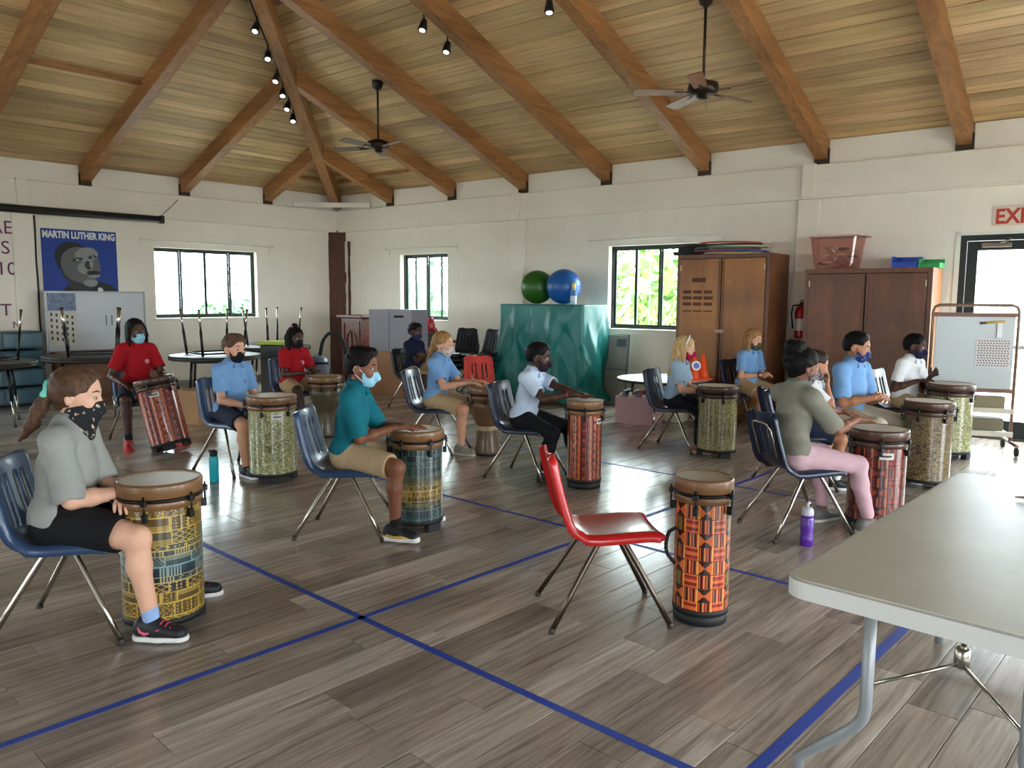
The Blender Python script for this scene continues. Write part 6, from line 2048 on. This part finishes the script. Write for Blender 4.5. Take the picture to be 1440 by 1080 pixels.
for k in range(10):
    MB().box(-0.21 + 0.042 * k, -0.175 + 0.042 * k, -0.14, 0.14, 0.03, 0.34 + 0.05 * rg.random()).build('book', mat('book_%d' % (k % 4), [(180, 170, 150), (90, 110, 130), (140, 60, 60), (200, 196, 180)][k % 4], 0.6), cr)
cr2 = thing('storage_crate', 'pale blue and cream plastic tub under the white round table', 'crate', (1.98, 9.52, 0), D2R(-30))
MB().lathe([(0.15, 0), (0.19, 0.02), (0.21, 0.40), (0.19, 0.41)], 24).build('tub_body', mat('tub_cream', (190, 186, 150), 0.4), cr2)
MB().lathe([(0.213, 0.2), (0.222, 0.21), (0.222, 0.40), (0.213, 0.42)], 24).build('tub_rim', mat('tub_blue', (120, 160, 204), 0.4), cr2)

# ------------------------------------------------------------------ tall cabinets
M_oak = wood_mat('honey_plywood', (152, 96, 30), (126, 76, 20), (172, 112, 40), 0.4, grain=(4, 4, 1.2), use_color=False, bump=0.05, big=1.4)
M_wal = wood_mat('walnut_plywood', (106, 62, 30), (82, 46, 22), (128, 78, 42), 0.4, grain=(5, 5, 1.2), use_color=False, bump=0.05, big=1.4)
M_wal_lit = wood_mat('walnut_side_lit', (176, 112, 62), (150, 92, 48), (196, 132, 80), 0.45, grain=(5, 5, 1.2), use_color=False, bump=0.05)  # lighter walnut for the cabinet sides: light falling there is put into the colour
def cabinet(label, tc, W, D, Hh, n0, mdoor, mside, mframe, yaw=0.0):
    c = thing('storage_cabinet', label, 'cabinet'); c.matrix_basis = MR @ Matrix.Translation((tc, -n0, 0)) @ Matrix.Rotation(yaw, 4, 'Z')
    for xa in (-W / 2, W / 2 - 0.02):
        MB().box(xa, xa + 0.02, -D, 0, 0, Hh).build('side_panel', mside, c)
    m = MB(); m.box(-W / 2 + 0.02, W / 2 - 0.02, -D, 0, Hh - 0.022, Hh); m.box(-W / 2 + 0.02, W / 2 - 0.02, -D, 0, 0.0, 0.09); m.box(-W / 2 + 0.02, W / 2 - 0.02, -0.012, 0, 0.09, Hh - 0.022)
    m.build('body', mframe, c)
    m = MB()
    m.box(-W / 2, -W / 2 + 0.045, -D - 0.02, -D - 0.001, 0, Hh); m.box(W / 2 - 0.045, W / 2, -D - 0.02, -D - 0.001, 0, Hh); m.box(-W / 2 + 0.045, W / 2 - 0.045, -D - 0.02, -D - 0.001, Hh - 0.05, Hh); m.box(-W / 2 + 0.045, W / 2 - 0.045, -D - 0.02, -D - 0.001, 0, 0.09)
    m.build('face_frame', mframe, c)
    doors = []
    for s_ in (-1, 1):
        x0 = 0.006 if s_ > 0 else -W / 2 + 0.05
        x1 = W / 2 - 0.05 if s_ > 0 else -0.006
        d_ = MB().box(x0, x1, -D - 0.036, -D - 0.021, 0.095, Hh - 0.056, bevel=0.004).build('cabinet_door', mdoor, c)
        MB().box((x1 - 0.03) if s_ < 0 else (x0 + 0.012), (x1 - 0.012) if s_ < 0 else (x0 + 0.03), -D - 0.045, -D - 0.036, 0.12, Hh - 0.08).build('door_batten', mframe, d_)
        for z in (Hh - 0.2, 0.3):
            xx = x1 - 0.012 if s_ > 0 else x0
            MB().box(xx, xx + 0.012, -D - 0.041, -D - 0.036, z, z + 0.07).build('hinge', mat('hinge_brass', (190, 176, 140), 0.4, metal=0.6), d_)
        doors.append(d_)
    MB().box(-0.06, 0.06, -D - 0.05, -D - 0.0455, 1.08, 1.12).build('hasp', mat('hasp_steel', (140, 120, 96), 0.4, metal=0.7), c)
    return c, doors
c1, d1 = cabinet('tall honey plywood cabinet with stencilled doors and hoops on top', 8.08, 1.19, 0.62, 2.04, 0.06, M_oak, M_wal, M_wal)  # side panels darker than the doors: shadow on the side painted in
# stencilled rows on the left door
m = MB()
for (xa, xb, z) in ((-0.38, -0.20, 1.70),):
    m.box(xa, xb, -0.6585, -0.657, z, z + 0.055)
st = m.build('stencil_heading', mat('stencil_ink', (84, 48, 22), 0.7), d1[0])
for r in range(4):
    for q in range(3):
        MB().box(-0.50 + 0.14 * q, -0.39 + 0.14 * q + 0.01 * (r % 2), -0.6585, -0.657, 1.56 - 0.075 * r, (1.60 if r < 3 else 1.575) - 0.075 * r).build('stencil_mark', mat('stencil_ink', (84, 48, 22)), d1[0])
c2, d2 = cabinet('wide dark brown wooden cabinet with a plastic bin on top', 9.72, 1.32, 0.50, 1.84, 0.10, M_wal, M_wal_lit, M_wal)
# hoops, bag on cabinet 1
HC = [(196, 172, 110), (60, 90, 160), (150, 60, 90), (54, 110, 90), (210, 196, 160), (40, 40, 60), (180, 90, 50)]
hr = random.Random(9)
for k in range(7):
    ctr = MR @ Vector((8.10 + hr.uniform(-0.12, 0.12), -0.40 + hr.uniform(-0.04, 0.06), 2.05 + 0.022 * k + 0.003))
    o = MB().tube([(0.40 * math.cos(a), 0.30 * math.sin(a), 0) for a in np.linspace(0, 2 * math.pi, 56)[:-1]], 0.010, 8, closed=True).build('hula_hoop', mat('hoop_%d' % k, HC[k], 0.4))
    o.location = ctr; o.rotation_euler = (math.radians(hr.uniform(-1, 2)), math.radians(hr.uniform(-2, 2)), AR + hr.uniform(-0.3, 0.3))
    nm = ['straw yellow', 'blue', 'plum', 'sea green', 'cream', 'dark navy', 'orange brown'][k]
    tag(o, nm + ' hoop in the pile on top of the honey plywood cabinet', 'hoop', 'hoops on the cabinet')
s = Sdf()
for (a, b_, r) in (((-0.16, 0, 0.05), (0.12, 0.02, 0.07), 0.06), ((-0.05, -0.06, 0.06), (0.10, 0.08, 0.08), 0.055), ((-0.2, 0.02, 0.03), (-0.26, 0, 0.02), 0.03)):
    s.cap(a, b_, r, k=0.04)
s.clip((0, 0, 0.002), (0, 0, -1))
bg = put('cloth_bag', s.mesh('cloth_bag', 0.009, mat('bag_black', (36, 32, 32), 0.8, bump=0.3, bscale=(30, 30, 30)), noise=0.008, nfreq=50), None, MR @ Vector((7.62, -0.52, 2.045)), AR)
tag(bg, 'crumpled black cloth bag beside the hoops on the honey plywood cabinet', 'bag')
# clear pink bin with bits on cabinet 2
tb_ = thing('plastic_tub', 'clear pinkish plastic tub full of odds and ends on the dark cabinet', 'tub'); tb_.matrix_basis = MR @ Matrix.Translation((9.33, -0.36, 1.842)) @ Matrix.Diagonal((0.80, 0.85, 1.0, 1))
M_tub = glass_mat('tub_plastic', (0.94, 0.80, 0.77), 0.10)
m = MB()
b0, b1 = rrect(-0.27, 0.27, -0.19, 0.19, 0.05), rrect(-0.33, 0.33, -0.24, 0.24, 0.06)
b2, b3 = rrect(-0.32, 0.32, -0.23, 0.23, 0.055), rrect(-0.26, 0.26, -0.18, 0.18, 0.045)
rings = [[m.bm.verts.new((p[0], p[1], z)) for p in ring] for z, ring in ((0.0, b0), (0.36, b1), (0.36, b2), (0.008, b3))]
n_ = len(b0)
for A, B in ((0, 1), (1, 2), (2, 3)):
    for k in range(n_):
        m.bm.faces.new([rings[A][k], rings[A][(k + 1) % n_], rings[B][(k + 1) % n_], rings[B][k]])
m.bm.faces.new(rings[3]); m.bm.faces.new(list(reversed(rings[0])))
m.build('tub_wall', M_tub, tb_)
MB().prism(rrect(-0.345, 0.40, -0.25, 0.25, 0.06), 0.365, 0.385).build('tub_lid', mat('lid_pink', (206, 176, 166), 0.4), tb_)
rg = random.Random(12)
for k in range(16):
    M = Matrix.Translation((rg.uniform(-0.19, 0.19), rg.uniform(-0.12, 0.12), 0.05 + 0.014 * k)) @ Matrix.Rotation(rg.uniform(0, 3), 4, 'Z') @ Matrix.Rotation(rg.uniform(-0.6, 0.6), 4, 'X')
    MB().box(-0.07, 0.07, -0.03, 0.03, -0.012, 0.012, M, bevel=0.008).build('toy_piece', mat('toy_%d' % (k % 3), [(206, 176, 150), (120, 70, 60), (226, 206, 190)][k % 3], 0.5), tb_)
# blue and green trays
for nm, x0, x1, rgb, lab, hh, z in (('letter_tray', -0.20, 0.10, (20, 66, 176), 'blue plastic tray on the corner of the dark cabinet', 0.13, 1.842), ('letter_tray', 0.115, 0.36, (30, 156, 80), 'green plastic tray on the corner of the dark cabinet', 0.10, 1.842)):
    t = thing(nm, lab, 'tray'); t.matrix_basis = MR @ Matrix.Translation((10.10, -0.30, z)) @ Matrix.Diagonal((0.85, 1, 1, 1))
    mt = mat('tray_%d' % rgb[0], rgb, 0.4)
    MB().box(x0, x1, -0.14, 0.14, 0, 0.012).build('tray_floor', mt, t)
    m = MB()
    m.box(x0, x1, -0.14, -0.13, 0.012, hh * 0.5); m.box(x0, x1, 0.13, 0.14, 0.012, hh); m.box(x0, x0 + 0.01, -0.13, 0.13, 0.012, hh); m.box(x1 - 0.01, x1, -0.13, 0.13, 0.012, hh * 0.55)
    m.prism([(x0 + 0.01, 0.012), (x0 + 0.08, 0.012), (x0 + 0.06, hh), (x0 + 0.01, hh)], -0.13, -0.125, Matrix.Rotation(math.radians(90), 4, 'X') @ Matrix.Identity(4))
    m.build('tray_wall', mt, t)
# fire extinguisher on the pillar
fe = thing('fire_extinguisher', 'red fire extinguisher on the wall between the two tall cabinets', 'extinguisher'); fe.matrix_basis = MR @ Matrix.Translation((8.88, -0.16, 1.02))
MB().lathe([(0.05, 0), (0.068, 0.01), (0.07, 0.03), (0.07, 0.32), (0.055, 0.37), (0.025, 0.40)], 24).build('cylinder', mat('ext_red', (160, 20, 26), 0.3), fe)
MB().lathe([(0.0705, 0.10), (0.0712, 0.102), (0.0712, 0.24), (0.0705, 0.242)], 24, cap=False).build('label', mat('ext_label', (214, 206, 200), 0.5), fe)
m = MB(); m.box(-0.015, 0.06, -0.012, 0.012, 0.43, 0.445); m.box(-0.02, 0.015, -0.015, 0.015, 0.39, 0.43); m.box(-0.01, 0.07, -0.012, 0.012, 0.455, 0.468)
m.build('valve_handle', M_rub, fe)
MB().tube([(0.0, -0.02, 0.41), (-0.09, -0.03, 0.40), (-0.105, -0.03, 0.30), (-0.085, -0.02, 0.12)], 0.011, 8).build('hose', M_rub, fe)
# pink papers hanging beside the extinguisher? omitted: nothing readable there
# EXIT sign
ex = thing('exit_sign', 'white exit sign with red letters above the glass door', 'sign'); ex.matrix_basis = MR @ Matrix.Translation((11.00, -0.012, 2.285))
MB().box(-0.19, 0.23, -0.006, 0.006, 0, 0.205, bevel=0.003).build('sign_plate', mat('exit_plate', (222, 206, 190), 0.5), ex)
put('sign_letters', text_mesh('EXIT', 0.215, 0.001, mat('exit_red', (188, 62, 52), 0.5), bold=0.006, sx=0.86), ex, (0.02, -0.0085, 0.027))

# ------------------------------------------------------------------ wheeled whiteboard
wb = thing('wheeled_whiteboard', 'wheeled whiteboard stand with brown frame in front of the glass door', 'whiteboard', (4.60, 7.80, 0), D2R(-20))
M_wt = mat('stand_tube', (122, 96, 78), 0.4, metal=0.4)
W = 0.345
MB().box(-W, W, -0.012, 0.012, 0.62, 1.34).build('board', mat('board_grey', (176, 184, 184), 0.3, var=0.03, scale=(2, 2, 2)), wb)
for z0_, z1_ in ((1.335, 1.375), (0.585, 0.625)):
    MB().box(-W - 0.02, W + 0.02, -0.02, 0.02, z0_, z1_).build('board_rail', M_wal, wb)
m = MB()
pts = [(-W - 0.03, 0, 0.10), (-W - 0.03, 0, 1.38), (-W - 0.015, 0, 1.43), (-W + 0.03, 0, 1.45), (W - 0.03, 0, 1.45), (W + 0.015, 0, 1.43), (W + 0.03, 0, 1.38), (W + 0.03, 0, 0.10)]
m.tube(pts, 0.015, 10)
m.build('stand_frame', M_wt, wb)
for s_ in (-1, 1):
    f = MB().tube([(s_ * (W + 0.03), -0.28, 0.10), (s_ * (W + 0.03), 0.28, 0.10)], 0.016, 8).build('foot_bar', M_wt, wb)
    for y in (-0.27, 0.27):
        wh = MB().lathe([(0.008, -0.014), (0.042, -0.014), (0.045, 0.0), (0.042, 0.014), (0.008, 0.014)], 18).build('caster', M_rub, f)
        wh.matrix_basis = Matrix.Translation((s_ * (W + 0.03), y, 0.045)) @ Matrix.Rotation(math.radians(90), 4, 'Y')
for z, dpt in ((0.40, 0.16), (0.18, 0.22)):
    m = MB(); m.box(-W, W, -dpt, dpt, z, z + 0.015); m.box(-W, W, -dpt - 0.012, -dpt, z, z + 0.05)
    m.build('shelf', mat('shelf_paint', (196, 190, 172), 0.5), wb)
for z0, z1, rgb in ((0.43, 0.56, (130, 120, 92)), (0.23, 0.34, (112, 104, 80))):
    MB().box(-W + 0.04, W - 0.06, -0.12, 0.12, z0 - 0.014, z1, bevel=0.008).build('shelf_box', mat('shelf_box_%d' % rgb[0], rgb, 0.7), wb)
sk_ = MB().box(0.02, 0.32, -0.0165, -0.0125, 0.84, 1.12).build('sticker_sheet', mat('sheet_white', (206, 204, 200), 0.6), wb)
m = MB()
for r in range(11):
    for q in range(12):
        x, z = 0.04 + 0.0255 * q + 0.008 * (r % 2), 0.855 + 0.0245 * r
        if x < 0.31: m.box(x - 0.007, x + 0.007, -0.0180, -0.0166, z - 0.006, z + 0.006)
m.build('sticker_dots', mat('sticker_dark', (104, 84, 96), 0.6), sk_)['kind'] = 'stuff'
MB().tube([(0.06, -0.03, 1.275), (0.25, -0.03, 1.29)], 0.012, 8).build('marker', mat('marker_yellow', (196, 160, 50), 0.5), wb)
MB().tube([(0.045, -0.03, 1.274), (0.09, -0.03, 1.277)], 0.0128, 8).build('marker_cap', mat('marker_cap', (90, 50, 40), 0.5), wb)
MB().box(0.19, 0.235, -0.03, -0.013, 1.13, 1.285, bevel=0.004).build('eraser_cloth', mat('cloth_white', (214, 214, 208), 0.8), wb)

# ------------------------------------------------------------------ ceiling fans
M_fanm = mat('fan_bronze', (60, 50, 42), 0.35, metal=0.6)
M_blade = mat('fan_blade_wood', (132, 84, 46), 0.45, var=0.15, scale=(3, 20, 20))
M_blade2 = mat('fan_blade_grey', (120, 108, 96), 0.45)
def fan(label, p, ztop, zm, a0, bl, n=5, R=0.66):
    t = thing('ceiling_fan', label, 'fan', (p[0], p[1], 0), 0)
    MB().lathe([(0.015, ztop - 0.12), (0.06, ztop - 0.09), (0.075, ztop - 0.02), (0.075, ztop)], 20).build('canopy', M_fanm, t)
    MB().tube([(0, 0, ztop - 0.05), (0, 0, zm + 0.06)], 0.014, 10).build('downrod', M_fanm, t)
    MB().lathe([(0.03, zm - 0.10), (0.055, zm - 0.085), (0.06, zm - 0.05), (0.13, zm - 0.045), (0.15, zm - 0.01), (0.14, zm + 0.045), (0.06, zm + 0.07), (0.025, zm + 0.09)], 28).build('motor', M_fanm, t)
    for k in range(n):
        a = math.radians(a0) + 2 * math.pi * k / n
        M = Matrix.Rotation(a, 4, 'Z') @ Matrix.Translation((0, 0, zm - 0.03)) @ Matrix.Rotation(math.radians(11), 4, 'X')
        m = MB(); m.prism([(0.19, -0.055), (0.25, -0.062), (R - 0.03, -0.07), (R, -0.05), (R, 0.05), (R - 0.03, 0.07), (0.25, 0.062), (0.19, 0.055)], -0.004, 0.004)
        b_ = m.build('blade', bl, t); b_.matrix_basis = M
        m = MB(); m.box(0.09, 0.27, -0.018, 0.018, -0.012, -0.004); ir = m.build('blade_iron', M_fanm, t); ir.matrix_basis = M
    m = MB(); m.tube([(0.03, 0, zm - 0.10), (0.03, 0, zm - 0.22)], 0.002, 5); m.build('pull_chain', M_chrome, t)
fan('bronze ceiling fan hanging in front of the corner rafters', (-1.80, 10.7), 4.32, 3.50, 20, M_blade2)
fan('bronze ceiling fan with wooden blades above the girl with the headband', (1.80, 7.7), 4.34, 3.48, 34, M_blade)

# ------------------------------------------------------------------ track lights
M_tl = mat('track_black', (18, 18, 19), 0.4)
M_lamp = bpy.data.materials.new('lamp_lens'); M_lamp.use_nodes = True
bb_ = M_lamp.node_tree.nodes['Principled BSDF']; bb_.inputs['Base Color'].default_value = (0.9, 0.9, 0.86, 1); bb_.inputs['Emission Color'].default_value = (1, 0.95, 0.85, 1); bb_.inputs['Emission Strength'].default_value = 1.2
def spot_head(parent, M, aim):
    """M: mount point; aim: direction in world"""
    z = -Vector(aim).normalized(); x = z.cross(Vector((0.3, 1, 0.1))).normalized(); y = z.cross(x)
    R = Matrix((x, y, z)).transposed().to_4x4(); R.translation = Vector(M) + Vector((0, 0, -0.09))
    h_ = MB().lathe([(0.046, -0.10), (0.050, -0.095), (0.040, -0.03), (0.032, 0.02), (0.020, 0.035)], 18, cap=True).build('lamp_head', M_tl, parent); h_.matrix_basis = R
    MB().lathe([(0.033, -0.101), (0.033, -0.1005)], 18).build('lens', M_lamp, h_)
    MB().tube([Vector(M), Vector(M) + Vector((0, 0, -0.075))], 0.009, 6).build('lamp_stem', M_tl, parent)
def hip_pt(t, side, dz):
    p = CX + hdir * t
    n2 = Vector((-hdir.y, hdir.x))
    return Vector((p.x + n2.x * side, p.y + n2.y * side, ZR - 0.03 + SL * ds * t + dz))
tk = thing('track_light', 'black track light bar with six spot heads along the hip beam', 'light')
MB().tube([hip_pt(3.6, -0.10, 0.05), hip_pt(6.6, -0.10, 0.05)], 0.017, 8).build('track', M_tl, tk)
for i, t_ in enumerate((3.72, 4.05, 4.40, 4.75, 5.25, 5.80)):
    spot_head(tk, hip_pt(t_, -0.10, 0.035), (0.1 * (-1) ** i, -0.55, -1.0))
def raf_pt(M, x, d, side, dz):
    return M @ Vector((x + side, -d, ZR + SL * d + dz))
tk = thing('track_light', 'black track light bar with two spot heads along a middle rafter', 'light')
MB().tube([raf_pt(MR, 6.0, 3.18, -0.10, 0.05), raf_pt(MR, 6.0, 5.4, -0.10, 0.05)], 0.017, 8).build('track', M_tl, tk)
for d_ in (3.25, 3.62):
    spot_head(tk, raf_pt(MR, 6.0, d_, -0.10, 0.035), (-0.15, -0.35, -1.0))
tk = thing('track_light', 'single black spot lamp on the rafter left of the wooden bladed fan', 'light')
MB().tube([raf_pt(MR, 7.5, 3.38, -0.10, 0.05), raf_pt(MR, 7.5, 4.6, -0.10, 0.05)], 0.017, 8).build('track', M_tl, tk)
spot_head(tk, raf_pt(MR, 7.5, 3.42, -0.10, 0.035), (0.0, -0.25, -1.0))

# ------------------------------------------------------------------ greenery outside the windows
def tree(label, p, hgt, seed, cols):
    t = thing('tree', label, 'tree', (p[0], p[1], -0.3))
    rg = np.random.RandomState(seed)
    MB().tube([(0, 0, 0), (0.08, 0.02, hgt * 0.35), (0.0, 0.1, hgt * 0.7)], [0.16, 0.11, 0.05], 8).build('trunk', mat('bark', (96, 84, 70), 0.9), t)
    n = 1100
    c = rg.randn(n, 3); c /= np.linalg.norm(c, axis=1)[:, None]
    rr_ = rg.rand(n, 1) ** 0.4
    P_ = c * rr_ * np.array([hgt * 0.75, hgt * 0.6, hgt * 0.40]) + np.array([0, 0, hgt * 0.62])
    P_[:, 2] = np.maximum(P_[:, 2], 0.15)
    a = rg.randn(n, 3); a /= np.linalg.norm(a, axis=1)[:, None]
    b_ = np.cross(a, rg.randn(n, 3)); b_ /= np.linalg.norm(b_, axis=1)[:, None]
    sz = (0.10 + 0.12 * rg.rand(n, 1))
    Vt = np.stack([P_ - a * sz, P_ + b_ * sz * 0.5, P_ + a * sz, P_ - b_ * sz * 0.5], 1).reshape(-1, 3)
    Qt = np.arange(n * 4).reshape(n, 4)
    ct = np.array([hexlin(*cols[k]) for k in rg.randint(0, len(cols), n)])
    m = fast_mesh('foliage', Vt, Qt, attr_mat('leaf', 0.6), False, ct)
    o = put('foliage', m, t); o['kind'] = 'stuff'
GR = [(96, 140, 52), (130, 168, 74), (70, 110, 44), (160, 186, 100)]
GT = [(80, 130, 90), (110, 150, 110), (140, 170, 120), (70, 110, 70)]
w3 = Vector((2.6, 16.6)); tree('leafy green bush close outside the window beside the wooden cabinet', (w3.x, w3.y), 2.75, 1, GR)
w3 = Vector((4.6, 22.5)); tree('farther light green tree beyond the window beside the wooden cabinet', (w3.x, w3.y), 3.3, 5, GR)
w2 = Vector((-2.3, 20.5)); tree('bluish green tree outside the narrow window by the corner', (w2.x, w2.y), 2.8, 2, GT)
w1 = Vector((-8.6, 24.0)); tree('small pale tree far outside the wide left wall window', (w1.x, w1.y), 1.7, 3, GT)
# pale house outside the door
hs_ = thing('outside_building', 'pale building outside the glass door', 'building'); hs_.matrix_basis = MR @ Matrix.Translation((18.5, 20.0, 0))
MB().box(-4, 5, 0, 6, -0.3, 3.4).build('building_wall', mat('house_paint', (226, 224, 216), 0.8), hs_)
m = MB(); m.prism([(-4.4, 3.4), (5.4, 3.4), (0.5, 4.8)], -6.4, 0.4, Matrix.Rotation(math.radians(90), 4, 'X')); m.build('building_roof', mat('house_roof', (170, 168, 164), 0.8), hs_)
for x in (-2.5, 0.2, 2.8):
    MB().box(x, x + 1.1, -0.03, -0.001, 0.8, 2.0).build('building_window', mat('house_window', (130, 150, 160), 0.3), hs_)
